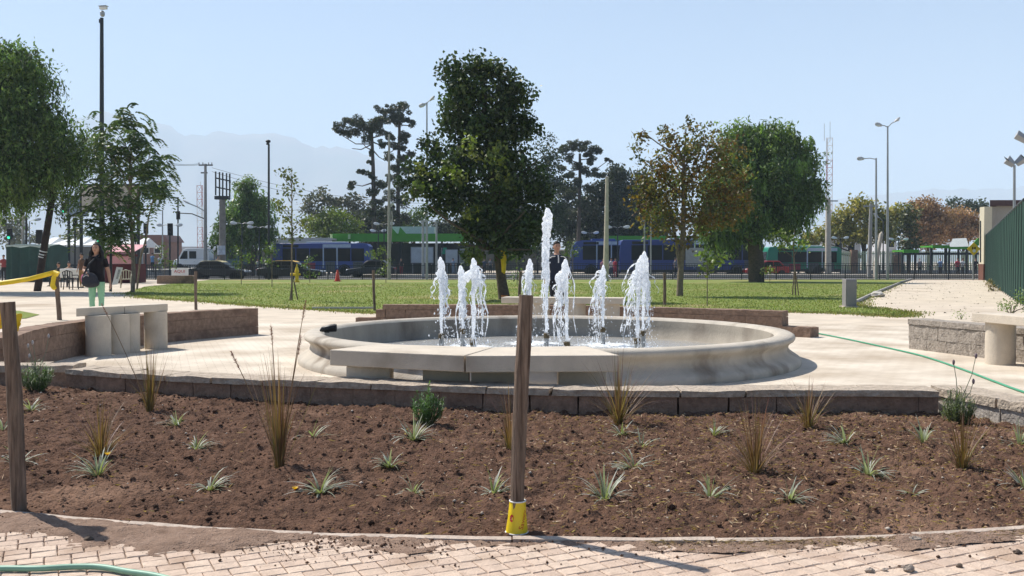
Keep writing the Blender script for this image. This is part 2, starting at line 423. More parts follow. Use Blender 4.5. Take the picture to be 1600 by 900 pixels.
# ---- mountains far behind
def ridge(name, sky_pts, d0, d1, mat, seed):
    n = 160; xs = np.linspace(sky_pts[0][0], sky_pts[-1][0], n); ys = np.interp(xs, [p[0] for p in sky_pts], [p[1] for p in sky_pts])
    V = []; m = 14
    for j in range(m + 1):
        t = j / m
        for i in range(n):
            d = d0 + (d1 - d0) * t; p = P(xs[i], ys[i], d1); q = P(xs[i], 408, d)
            f = t ** 1.25; nz = (fbm(np.array([xs[i] * .02]), np.array([t * 5.]), 4, seed)[0] - .45) * .35 * math.sin(math.pi * min(t, .97))
            z = p.z * (f + nz) + (fbm(np.array([xs[i] * .13]), np.array([seed * 1.]), 3, seed)[0] - .45) * p.z * .05 * t
            V.append((q.x, d, max(z, -1) if t > 0 else -2))
    for i in range(n): p = V[m * n + i]; V.append((p[0], d1 + 600, -2))
    F = [(j * n + i, j * n + i + 1, (j + 1) * n + i + 1, (j + 1) * n + i) for j in range(m + 1) for i in range(n - 1)]
    me = bpy.data.meshes.new(name); me.from_pydata(V, [], F); o = link_mesh(name, me, mat, None)
    me.polygons.foreach_set('use_smooth', [True] * len(me.polygons)); return ST(o)
ROCK = M('mountain_rock', (.16, .13, .10), .95, .3, .004, dirt=((.10, .11, .07), .003, .5))
ridge('mountain', [(-500, 225), (-300, 215), (-100, 200), (60, 195), (165, 176), (200, 187), (232, 193), (262, 197), (292, 213), (318, 211), (345, 207), (362, 208), (380, 211), (400, 210), (430, 209), (450, 211), (470, 220), (490, 229),
                   (520, 231), (540, 229), (560, 236), (600, 250), (680, 268), (760, 282), (900, 300), (1100, 340), (1200, 370)], 3600, 5200, ROCK, 3)
ridge('hill', [(1000, 350), (1150, 330), (1300, 312), (1400, 302), (1450, 297), (1500, 296), (1560, 295), (1600, 292), (1750, 285), (2000, 290), (2300, 300)], 4200, 5600, ROCK, 9)
# ================================================================== FRONT PAVING, KERB, SOIL BED
KP = [(-260, 786), (-120, 796), (5, 808), (125, 819), (305, 835), (450, 842), (600, 846), (800, 850), (1000, 852.5), (1200, 851), (1295, 849), (1475, 842), (1590, 834), (1760, 818), (1900, 800)]
KW = [at(*p) for p in KP]; KX = [p.x for p in KW]; KY = [p.y for p in KW]
def kerb_y(x): return np.interp(x, KX, KY)
SETT = M('paver', (.57, .455, .365), .92, .16, 26, .4, 120, dirt=((.42, .31, .23), 3.0, .55))
n = SETT.node_tree; oi = n.nodes.new('ShaderNodeObjectInfo'); bs = n.nodes['Principled BSDF']
src = bs.inputs['Base Color'].links[0].from_socket
mx = n.nodes.new('ShaderNodeMix'); mx.data_type = 'RGBA'; mx.blend_type = 'MULTIPLY'; mx.inputs[0].default_value = 1
rp = n.nodes.new('ShaderNodeValToRGB'); rp.color_ramp.elements[0].color = (.88, .82, .79, 1); rp.color_ramp.elements[1].color = (1.06, 1.03, 1.0, 1)
n.links.new(oi.outputs['Random'], rp.inputs[0]); n.links.new(src, mx.inputs[6]); n.links.new(rp.outputs[0], mx.inputs[7]); n.links.new(mx.outputs[2], bs.inputs['Base Color'])
JOINT = M('joint_sand', (.50, .39, .30), .95, .25, 20, .5, 90)
FP = ST(MB().poly([(x, y, .004) for x, y in [(-9, 2), (9, 2)] + [(x, kerb_y(x) + .03) for x in np.linspace(9, -9, 40)]]).build('front_paving', JOINT, fixn=False))
ang = R(26); ca_, sa_ = math.cos(ang), math.sin(ang); CA, CB = .106, .086
def paver_mesh(sd):
    rr = random.Random(sd); hx, hy = CA / 2 - .0026, CB / 2 - .0026; b = .004; V = []
    for z, k in ((-.008, 0), (.005, 0), (.009, b)):
        for sx, sy in ((-1, -1), (1, -1), (1, 1), (-1, 1)): V.append((sx * (hx - k) + rr.uniform(-.001, .001), sy * (hy - k) + rr.uniform(-.001, .001), z + rr.uniform(-.0008, .0008)))
    F = [(8, 9, 10, 11)]
    for l in range(2):
        for i in range(4): j = (i + 1) % 4; F.append((l * 4 + i, l * 4 + j, l * 4 + 4 + j, l * 4 + 4 + i))
    me = bpy.data.meshes.new('paver'); me.from_pydata(V, [], F); me.materials.append(SETT); return me
PM = [paver_mesh(i) for i in range(5)]
cells = []
for i in range(-110, 110):
    for j in range(-110, 110):
        u, v = i * CA + (CA * .5 if (j // 2) % 2 else 0), j * CB
        x, y = u * ca_ - v * sa_, u * sa_ + v * ca_ + 4.2
        if 2.6 < y < kerb_y(x) - .07 and abs(x) < 5.5:
            dz = CAM_H; px = 800 + x / y * 1500; py = 408 + 1500 * dz / y
            vis = -25 < px < 1625 and py < 912
            cells.append((0 if vis else 1, -y if vis else y, x, y))
cells.sort(key=lambda c: (c[0], -c[1]))
rest = MB()
for q, (hid, _, x, y) in enumerate(cells):
    rz = ang + random.uniform(-.012, .012)
    if q < 300:
        o = bpy.data.objects.new('paver', PM[q % 5]); col.objects.link(o); o.parent = FP
        o.location = (x, y, .0115 + random.uniform(-.0015, .0015)); o.rotation_euler = (random.uniform(-.008, .008), random.uniform(-.008, .008), rz)
    else: rest.box((x, y, .012), (CA - .0052, CB - .0052, .018), rz)
o = rest.build('pavers', SETT, FP, fixn=False); o['kind'] = 'stuff'
# kerb: thin concrete edging stones end to end
KB = bpy.data.objects.new('bed_kerb', None); col.objects.link(KB); KB['kind'] = 'structure'
xs = np.linspace(-5.6, 5.6, 13)
for i in range(12):
    if i == 7 and False: continue
    a, b = xs[i] + .004, xs[i + 1] - .004; mb = MB(); q = np.linspace(a, b, 7); dz = random.uniform(-.006, .006)
    V = []; 
    for x in q:
        y = float(kerb_y(x)); jig = random.uniform(-.002, .002)
        V += [(x, y - .024, -.05), (x, y - .022 + jig, .026 + dz), (x, y + .022, .028 + dz + jig), (x, y + .024, -.05)]
    F = [(4 * k_ + s_, 4 * k_ + (s_ + 1) % 4, 4 * k_ + 4 + (s_ + 1) % 4, 4 * k_ + 4 + s_) for k_ in range(6) for s_ in range(4)] + [(0, 1, 2, 3), (27, 26, 25, 24)]
    mb._add(V, F); mb.build('edging_stone', M('kerb_concrete', (.47, .38, .31), .9, .2, 9, .5, 60), KB)
# soil bed
WPX = [(-330, 590), (-120, 606), (0, 612), (112, 613), (300, 628), (600, 641), (860, 652), (1100, 655), (1300, 653), (1470, 655), (1560, 668), (1640, 690), (1760, 720)]
WW = [at(*p) for p in WPX]; WX = [p.x for p in WW]; WY = [p.y for p in WW]
def wall_y(x): return np.interp(x, WX[:10] + [9], WY[:10] + [WY[9]])
def soil_h(x, y):
    ky = kerb_y(x); t = np.clip((y - ky) / .35, 0, 1)
    h = .008 + .014 * t + .05 * (fbm(x * 1.1, y * 1.1, 3, 5) - .45) * t
    c = fbm(x * 9, y * 9, 4, 11); h = h + .085 * np.clip(c - .42, 0, 1) * (.25 + .75 * t)
    c2 = fbm(x * 24, y * 24, 3, 21); h = h + .060 * np.abs(c2 - .46); c3 = fbm(x * 55, y * 55, 2, 41); h = h + .022 * np.clip(c3 - .40, 0, 1) * (.3 + .7 * t)
    return h
nx, ny = 1020, 330
X = np.linspace(-6.2, 5.4, nx); U = np.linspace(0, 1, ny) ** 1.15
GX = np.repeat(X[None], ny, 0); y0 = kerb_y(X) + .02; y1 = wall_y(X) + .12
GY = y0[None] + (y1 - y0)[None] * U[:, None]; GZ = soil_h(GX, GY)
V = np.stack([GX, GY, GZ], -1).reshape(-1, 3)
ii = (np.arange(ny - 1)[:, None] * nx + np.arange(nx - 1)[None]).ravel(); F = np.stack([ii, ii + 1, ii + nx + 1, ii + nx], 1)
def np_mesh(name, V, F):
    me = bpy.data.meshes.new(name); me.vertices.add(len(V)); me.vertices.foreach_set('co', V.astype('f').ravel())
    k_ = F.shape[1]; me.loops.add(F.size); me.loops.foreach_set('vertex_index', F.astype('i').ravel())
    me.polygons.add(len(F)); me.polygons.foreach_set('loop_start', np.arange(0, F.size, k_, dtype='i')); me.update(); return me
SOIL = M('soil', (.170, .096, .064), 1, .3, 9, .9, 90, c2=(.080, .046, .032), dirt=((.255, .155, .105), .7, .56), spec=.1)
me = np_mesh('soil_bed', V, F); me.polygons.foreach_set('use_smooth', [True] * len(me.polygons)); ST(link_mesh('soil_bed', me, SOIL, None))
# dirt washed over the paving in front of the kerb
LOW = [(-200, 826), (0, 834), (60, 845), (120, 857), (200, 858), (250, 870), (330, 872), (380, 858), (430, 852), (500, 851), (600, 862), (640, 868), (700, 861), (780, 854), (860, 855), (960, 860), (1060, 863), (1130, 867), (1200, 861), (1300, 857), (1420, 862), (1500, 852), (1600, 846), (1800, 825)]
LWp = [at(*p) for p in LOW]
X = np.linspace(-4, 4.2, 520); ny = 60
yl = np.interp(X, [p.x for p in LWp], [p.y for p in LWp]) - .06; yk = kerb_y(X) - .018
GX = np.repeat(X[None], ny, 0); GY = yl[None] + (yk - yl)[None] * np.linspace(0, 1, ny)[:, None]
s = (GY - yl[None] - .06); thick = np.where(GX < -.9, 1, np.clip(.45 + .2 * np.sin(GX * 5), .1, 1))
GZ = .0205 + np.clip(s * .16, -.022, .013) * thick + (fbm(GX * 5, GY * 5, 5, 31) - .47) * .040 + (fbm(GX * 38, GY * 38, 3, 33) - .45) * .018
V = np.stack([GX, GY, GZ], -1).reshape(-1, 3); nx = 520
ii = (np.arange(ny - 1)[:, None] * nx + np.arange(nx - 1)[None]).ravel(); F = np.stack([ii, ii + 1, ii + nx + 1, ii + nx], 1)
me = np_mesh('spilled_soil', V, F); me.polygons.foreach_set('use_smooth', [True] * len(me.polygons))
T(link_mesh('spilled_soil', me, M('spilled_soil', (.34, .235, .175), 1, .25, 14, .8, 120, c2=(.22, .145, .105), spec=.1), None), 'brown soil spilled over the pavers along the kerb', 'soil', kind='stuff')
# clods, pebbles and straw on the soil
oct_v = np.array([(1, 0, 0), (-1, 0, 0), (0, 1, 0), (0, -1, 0), (0, 0, 1), (0, 0, -1)], float)
oct_f = np.array([(0, 2, 4), (2, 1, 4), (1, 3, 4), (3, 0, 4), (2, 0, 5), (1, 2, 5), (3, 1, 5), (0, 3, 5)])
def scatter_lumps(name, C, size, mat, label, cat):
    N = len(C); V = oct_v[None] * (size[:, None, None] * (.6 + .8 * rng.random((N, 6, 1)))) * np.array([1.2, 1, .75])
    a = rng.random(N) * 6.28; c, s_ = np.cos(a), np.sin(a); x = V[..., 0] * c[:, None] - V[..., 1] * s_[:, None]; y = V[..., 0] * s_[:, None] + V[..., 1] * c[:, None]
    V = np.stack([x, y, V[..., 2]], -1) + C[:, None]; F = (oct_f[None] + np.arange(N)[:, None, None] * 6).reshape(-1, 3)
    return T(link_mesh(name, np_mesh(name, V.reshape(-1, 3), F), mat, None), label, cat, kind='stuff')
def bed_pts(n, x0=-6, x1=5.2):
    x = rng.uniform(x0, x1, n); y = kerb_y(x) + .05 + (wall_y(x) - kerb_y(x) - .05) * rng.random(n); return x, y
x, y = bed_pts(21000); sz = .003 + .014 * rng.random(21000) ** 5
scatter_lumps('soil_clods', np.c_[x, y, soil_h(x, y) + sz * .2], sz, SOIL, 'small clods of dark soil in the planting bed', 'soil')
x, y = bed_pts(130); sz = .016 + .022 * rng.random(130) ** 2
scatter_lumps('large_clods', np.c_[x, y, soil_h(x, y) + sz * .15], sz, SOIL, 'larger lumps of soil lying in the planting bed', 'soil')
x, y = bed_pts(520); sz = .005 + .009 * rng.random(520) ** 2
scatter_lumps('pebbles', np.c_[x, y, soil_h(x, y) + sz * .3], sz, M('pebble', (.42, .36, .30), .9, .3, 15), 'pale pebbles scattered over the planting bed', 'pebbles')
N_ = 2600; x = np.where(rng.random(N_) < .6, rng.uniform(-3, -.3, N_), rng.uniform(-3, 3, N_)); y = kerb_y(x) - .03 - np.abs(rng.normal(size=N_)) * .16; sz = .0018 + .007 * rng.random(N_) ** 4
scatter_lumps('paving_crumbs', np.c_[x, y, .024 + sz * .2], sz, SOIL, 'crumbs of soil strewn over the front pavers', 'soil')
def straw(name, n, x0, x1, label):
    x, y = bed_pts(n, x0, x1); p = np.clip((x + 1.2) / 2.2, .08, 1); k_ = rng.random(n) < p; x, y = x[k_], y[k_]; N = len(x)
    a = rng.random(N) * 6.28; A = np.c_[np.cos(a), np.sin(a), rng.normal(size=N) * .25]; lv = Leaves()
    lv.add(np.c_[x, y, soil_h(x, y) + .008], A, .02 + .05 * rng.random(N) ** 2, .004 + .004 * rng.random(N), pal([(.42, .27, .15), (.30, .18, .10), (.52, .38, .24), (.34, .20, .11)], N, .2))
    return T(lv.build(name, None, BLADE, 'stuff'), label, 'straw', kind='stuff')
straw('straw_mulch', 24000, -6, 5.2, 'dry straw scraps strewn over the soil')
N = 900; x = rng.uniform(.6, 3.2, N); y = kerb_y(x) - .02 - np.abs(rng.normal(size=N)) * .05; a = rng.random(N) * 6.28; lv = Leaves()
lv.add(np.c_[x, y, .024 + .008 * rng.random(N)], np.c_[np.cos(a), np.sin(a), rng.normal(size=N) * .2], .02 + .04 * rng.random(N), .004, pal([(.40, .28, .15), (.24, .15, .08), (.14, .09, .06)], N, .2))
T(lv.build('straw_on_kerb', None, BLADE, 'stuff'), 'straw and soil caught along the kerb', 'straw', kind='stuff')
def stone(px, py, r, label, mat=None, z=.018, sq=.75):
    p = at(px, py, z); mb = MB(); mb.ball((0, 0, 0), (r * 1.2, r, r * sq), 8, 6); rr = random.Random(px)
    mb.v = [tuple(Vector(v) * (1 + rr.uniform(-.22, .22)) + p + Vector((0, 0, r * sq * .75))) for v in mb.v]
    return T(mb.build('stone', mat or M('stone_grey', (.30, .25, .21), .95, .3, 25, .6, 90)), label, 'stone')
stone(139, 846, .018, 'single dark pointed stone on the soil spilled over the paving', M('stone_dark', (.12, .09, .07), .95, .3, 25))
stone(1428, 846, .026, 'pale flat stone lying against the kerb', sq=.5)
stone(1420, 893, .022, 'round brown stone, largest of the three on the pavers')
stone(1359, 895, .016, 'small brown stone beside the round brown stone on the pavers')
stone(1382, 893, .011, 'tiny pebble between two brown stones on the pavers')
stone(1499, 887, .013, 'small dark stone alone on the pavers', M('stone_dark', (.12, .09, .07)))
stone(1590, 866, .016, 'dark stone on the pavers near the end of the kerb', M('stone_dark', (.12, .09, .07)))
stone(1371, 464, .22, 'pale rock lying on the dirt path beside the lawn edging', M('rock_pale', (.6, .56, .5), .9, .15, 6), 0, .55)

x, y = PATHPEB; sz = .01 + .03 * rng.random(len(x)) ** 3
scatter_lumps('path_gravel', np.c_[x, y, sz * .2], sz, M('gravel', (.36, .30, .23), .95, .3, 9), 'scattered gravel on the dirt path', 'gravel')
# ================================================================== BLOCK WALLS
def rough_block(l, t, h, amp, sd, nx=4, nz=2):
    V = []; F = []
    def grid(o, du, dv, nu, nv):
        b = len(V)
        for j in range(nv + 1):
            for i in range(nu + 1): V.append(o + du * (i / nu) + dv * (j / nv))
        for j in range(nv):
            for i in range(nu): a = b + j * (nu + 1) + i; F.append((a, a + 1, a + nu + 2, a + nu + 1))
    x, y, z = Vector((l, 0, 0)), Vector((0, t, 0)), Vector((0, 0, h)); o = Vector((-l / 2, -t / 2, 0))
    grid(o, x, z, nx, nz); grid(o + x + y, -x, z, nx, nz); grid(o + z, x, y, nx, 2); grid(o + y, x, -y, nx, 2); grid(o + y, -y, z, 2, nz); grid(o + x, y, z, 2, nz)
    W = []
    for v in V:
        q = v * 9 + Vector((sd * 3.1, sd * 1.7, 0)); n = mnoise.noise_vector(q) * amp + mnoise.noise_vector(q * 2.7) * amp * .6
        if v.z < .001: n.z = 0
        W.append(v + n)
    return W, F
def path_len(pts):
    L = [0]
    for a, b in zip(pts, pts[1:]): L.append(L[-1] + (b - a).length)
    return L
def smooth_path(pts, n=60):
    pts = [Vector((p[0], p[1], 0)) for p in pts]; L = path_len(pts); out = []
    def cr(p0, p1, p2, p3, t): return .5 * ((2 * p1) + (p2 - p0) * t + (2 * p0 - 5 * p1 + 4 * p2 - p3) * t * t + (3 * p1 - p0 - 3 * p2 + p3) * t ** 3)
    for i in range(len(pts) - 1):
        p0 = pts[max(i - 1, 0)]; p3 = pts[min(i + 2, len(pts) - 1)]
        m = max(2, int(n * (L[i + 1] - L[i]) / L[-1]))
        for k_ in range(m): out.append(cr(p0, pts[i], pts[i + 1], p3, k_ / m))
    return out + [pts[-1]]
def along(pts, L, s):
    for i in range(len(L) - 1):
        if s <= L[i + 1] or i == len(L) - 2:
            t = (s - L[i]) / max(L[i + 1] - L[i], 1e-6); return pts[i].lerp(pts[i + 1], t)
def block_wall(name, label, pts, courses, thick, mats, sd=0, smooth=True):
    path = smooth_path(pts) if smooth else [Vector((p[0], p[1], 0)) for p in pts]
    L = path_len(path); tot = L[-1]; root = E(name, label, 'wall', path[len(path) // 2]); z = -.04; q = sd
    for ci, (h, bl, amp, a0, a1, mi, prot) in enumerate(courses):
        s = a0 * tot; end = a1 * tot; first = True
        while s < end - .05:
            l = bl * (.5 if (first and ci % 2) else 1) * random.uniform(.97, 1.03)
            if end - s < l * 1.3: l = end - s
            a, b = along(path, L, s), along(path, L, min(s + l, tot)); d_ = b - a; ln = d_.length - .006; m_ = (a + b) / 2
            W, F = rough_block(ln, thick + prot, h - .004, amp, q); q += 1
            Mx = Matrix.Translation((m_.x, m_.y, z + (.04 if ci == 0 else 0) * 0)) @ Matrix.Rotation(math.atan2(d_.y, d_.x) + random.uniform(-.006, .006), 4, 'Z')
            mb = MB(); mb._add([Mx @ v for v in W], F); mt = mats[mi]
            mb.build('cap_stone' if ci == len(courses) - 1 else 'block', mt, root); s += l; first = False
        z += h
    return root
C1 = lambda h, bl, amp, a0=0, a1=1, mi=0, prot=0: (h, bl, amp, a0, a1, mi, prot)
CAP = M('cap_mortar', (.42, .345, .27), .95, .3, 18, 1.0, 40)
fw = [(p.x, p.y + .16) for p in WW[3:10]]
block_wall('front_block_wall', 'low curved wall of brown concrete blocks along the back of the soil bed', fw, [C1(.222, .4, .006), C1(.056, .52, .013, 0, 1, 1, .05)], .30, [BLOCK, CAP])
block_wall('side_block_wall', 'low dark block wall behind the leafy herb beside the tape post', [(-8.2, 9.7), (-6.4, 9.95), (-4.50, 9.97)], [C1(.2, .4, .006), C1(.075, .52, .012, 0, 1, 1, .05)], .28, [BLOCK, CAP], 40)
block_wall('side_block_wall', 'low sunlit block wall turning forward behind the lavender bush', [(3.74, 8.24), (3.88, 7.6), (4.12, 6.9), (4.5, 6.1)], [C1(.2, .4, .006), C1(.075, .52, .012, 0, 1, 1, .04)], .28, [M('block_grey', (.36, .32, .28), .95, .25, 16, .8, 45), CAP], 60)
def arc(a0, a1, r, n=9): return [(FC.x + r * math.cos(R(a)), FC.y + r * math.sin(R(a))) for a in np.linspace(a0, a1, n)]
block_wall('curved_seat_wall', 'curved block wall behind the bench where the woman stands', arc(141, 203, 6.55), [C1(.19, .4, .004), C1(.19, .4, .004), C1(.13, .5, .008, 0, 1, 1)], .30, [BLOCK, BLOCK], 80)
block_wall('curved_seat_wall', 'curved block wall with stepped ends behind the far bench and fountain', [(-3.1, 19.2), (-2.5, 19.15), (-1, 19.1), (.7, 18.85), (2.4, 18.15), (3.6, 17.45), (4.7, 16.7), (5.15, 16.3)],
           [C1(.22, .4, .008, 0, 1), C1(.16, .4, .008, .045, .94, 0), C1(.10, .5, .008, .06, .94, 1)], .30, [BLOCK, BLOCK], 120)
block_wall('curved_seat_wall', 'short wall of rough grey split blocks behind the bench near the hose', [(6.02, 14.25), (6.4, 13.0), (6.85, 11.7), (7.4, 10.4)], [C1(.21, .4, .014, 0, 1), C1(.20, .4, .014, 0, 1), C1(.08, .55, .006, 0, 1, 1, .03)], .30, [BLOCK_R, BLOCK_R], 160)
# ================================================================== FOUNTAIN
fo = E('fountain', 'large round concrete fountain basin with flared rim and spouting jets', 'fountain', FC)
RB = 3.22
prof = [(RB + .07, 0), (RB + .075, .05), (RB + .055, .085), (RB + .01, .115), (RB - .05, .155), (RB - .085, .20), (RB - .085, .24), (RB - .06, .275), (RB - .015, .305), (RB, .335), (RB - .012, .365), (RB - .045, .385), (RB - .10, .392),
        (RB - .19, .392), (RB - .235, .38), (RB - .262, .35), (RB - .275, .25), (RB - .28, .02), (0.01, .015)]
FB = M('fountain_concrete', (.49, .435, .36), .88, .14, 3, .4, 60, stretch=(1, 1, .45), dirt=((.235, .19, .145), 1.7, .56))
MB().lathe(prof[:16], 160, FC, closed=True).build('basin', FB, fo, smooth='all')
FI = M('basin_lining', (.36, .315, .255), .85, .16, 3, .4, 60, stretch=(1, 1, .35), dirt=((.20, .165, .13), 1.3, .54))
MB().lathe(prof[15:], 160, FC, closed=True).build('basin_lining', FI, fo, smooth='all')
def water_mat():
    m = bpy.data.materials.new('water_surface'); m.use_nodes = True; n = m.node_tree; n.nodes.clear()
    o = n.nodes.new('ShaderNodeOutputMaterial'); g_ = n.nodes.new('ShaderNodeNewGeometry')
    tr = n.nodes.new('ShaderNodeBsdfTransparent'); tr.inputs[0].default_value = (.92, .93, .90, 1)
    gl = n.nodes.new('ShaderNodeBsdfGlossy'); gl.inputs['Roughness'].default_value = .06
    fr = n.nodes.new('ShaderNodeFresnel'); fr.inputs[0].default_value = 1.2
    nz = n.nodes.new('ShaderNodeTexNoise'); nz.inputs['Scale'].default_value = 13; nz.inputs['Detail'].default_value = 6
    n.links.new(g_.outputs['Position'], nz.inputs['Vector'])
    bp = n.nodes.new('ShaderNodeBump'); bp.inputs['Strength'].default_value = 1.0; bp.inputs['Distance'].default_value = .06
    n.links.new(nz.outputs[0], bp.inputs['Height']); n.links.new(bp.outputs[0], gl.inputs['Normal']); n.links.new(bp.outputs[0], fr.inputs['Normal'])
    a = n.nodes.new('ShaderNodeMixShader'); n.links.new(fr.outputs[0], a.inputs[0]); n.links.new(tr.outputs[0], a.inputs[1]); n.links.new(gl.outputs[0], a.inputs[2])
    df = n.nodes.new('ShaderNodeBsdfDiffuse'); df.inputs[0].default_value = (.8, .82, .82, 1)
    at_ = n.nodes.new('ShaderNodeAttribute'); at_.attribute_name = 'Col'
    n2 = n.nodes.new('ShaderNodeTexNoise'); n2.inputs['Scale'].default_value = 22; n2.inputs['Detail'].default_value = 6; n.links.new(g_.outputs['Position'], n2.inputs['Vector'])
    ad = n.nodes.new('ShaderNodeMath'); ad.operation = 'ADD'; n.links.new(at_.outputs['Fac'], ad.inputs[0]); n.links.new(n2.outputs[0], ad.inputs[1])
    rp = n.nodes.new('ShaderNodeValToRGB'); rp.color_ramp.elements[0].position = .68; rp.color_ramp.elements[1].position = .92; n.links.new(ad.outputs[0], rp.inputs[0])
    mk = n.nodes.new('ShaderNodeBsdfDiffuse'); mk.inputs[0].default_value = (.50, .47, .41, 1); a2_ = n.nodes.new('ShaderNodeMixShader'); a2_.inputs[0].default_value = .32; n.links.new(a.outputs[0], a2_.inputs[1]); n.links.new(mk.outputs[0], a2_.inputs[2]); a = a2_
    b = n.nodes.new('ShaderNodeMixShader'); n.links.new(rp.outputs[0], b.inputs[0]); n.links.new(a.outputs[0], b.inputs[1]); n.links.new(df.outputs[0], b.inputs[2]); n.links.new(b.outputs[0], o.inputs[0])
    return m
JC = FC + Vector((-.01, .05, 0)); JR = 1.42
jets = [(JC.x, JC.y, 2.02, 1)] + [(JC.x + JR * math.cos(R(a)), JC.y + JR * math.sin(R(a)), hh, 0) for a, hh in
        [(184, 1.36), (146, 1.24), (228, 1.34), (278, 1.33), (322, 1.38), (16, 1.44), (52, 1.25), (98, 1.34)]]
nr, na = 46, 150; V = []; C = []
for i in range(nr + 1):
    r = 2.945 * i / nr
    for k_ in range(na):
        a = 2 * math.pi * k_ / na; x, y = FC.x + r * math.cos(a), FC.y + r * math.sin(a)
        fm = sum(math.exp(-((x - j[0] - .05) ** 2 + (y - j[1]) ** 2) / (.34 if j[3] else .16)) for j in jets)
        z = .068 + .018 * (mnoise.noise(Vector((x * 7, y * 7, 1))) * (.4 + min(fm, 1.3)) )
        V.append((x, y, z)); C.append(min(fm, 1) * .55)
F = np.array([(i * na + k_, i * na + (k_ + 1) % na, (i + 1) * na + (k_ + 1) % na, (i + 1) * na + k_) for i in range(nr) for k_ in range(na)])
me = np_mesh('water', np.array(V), F); me.polygons.foreach_set('use_smooth', [True] * len(F))
cc = me.color_attributes.new('Col', 'FLOAT_COLOR', 'POINT'); C = np.array(C); cc.data.foreach_set('color', np.c_[C, C, C, np.ones(len(C))].astype('f').ravel())
link_mesh('water', me, water_mat(), fo)
def foam_mat():
    m = bpy.data.materials.new('foaming_water'); m.use_nodes = True; n = m.node_tree; b = n.nodes['Principled BSDF']
    b.inputs['Base Color'].default_value = (.93, .95, .97, 1); b.inputs['Roughness'].default_value = .25; b.inputs['Specular IOR Level'].default_value = .5
    t = n.nodes.new('ShaderNodeBsdfTranslucent'); t.inputs[0].default_value = (.95, .97, 1, 1)
    mx = n.nodes.new('ShaderNodeMixShader'); mx.inputs[0].default_value = .68; o = n.nodes['Material Output']
    n.links.new(b.outputs[0], mx.inputs[1]); n.links.new(t.outputs[0], mx.inputs[2])
    g_ = n.nodes.new('ShaderNodeNewGeometry'); nz = n.nodes.new('ShaderNodeTexNoise'); nz.inputs['Scale'].default_value = 45; nz.inputs['Detail'].default_value = 4; n.links.new(g_.outputs['Position'], nz.inputs['Vector'])
    rp = n.nodes.new('ShaderNodeValToRGB'); rp.color_ramp.elements[0].position = .50; rp.color_ramp.elements[1].position = .72; rp.color_ramp.elements[1].color = (.75, .75, .75, 1); n.links.new(nz.outputs[0], rp.inputs[0])
    tp = n.nodes.new('ShaderNodeBsdfTransparent'); m2 = n.nodes.new('ShaderNodeMixShader'); n.links.new(rp.outputs[0], m2.inputs[0]); n.links.new(mx.outputs[0], m2.inputs[1]); n.links.new(tp.outputs[0], m2.inputs[2]); n.links.new(m2.outputs[0], o.inputs[0]); return m
FOAM = foam_mat(); PIPE = M('pipe_grey', (.30, .30, .29), .5, .15, 10); BRASS = M('nozzle_brass', (.12, .09, .05), .5, .3, 20, metal=.5)
def remeshed(mb, name, mat, voxel, parent, smooth_it=2):
    o = mb.build(name, mat, parent); md = o.modifiers.new('remesh', 'REMESH'); md.mode = 'VOXEL'; md.voxel_size = voxel; md.use_smooth_shade = True
    if smooth_it: s_ = o.modifiers.new('smooth', 'SMOOTH'); s_.iterations = smooth_it; s_.factor = .5
    return o
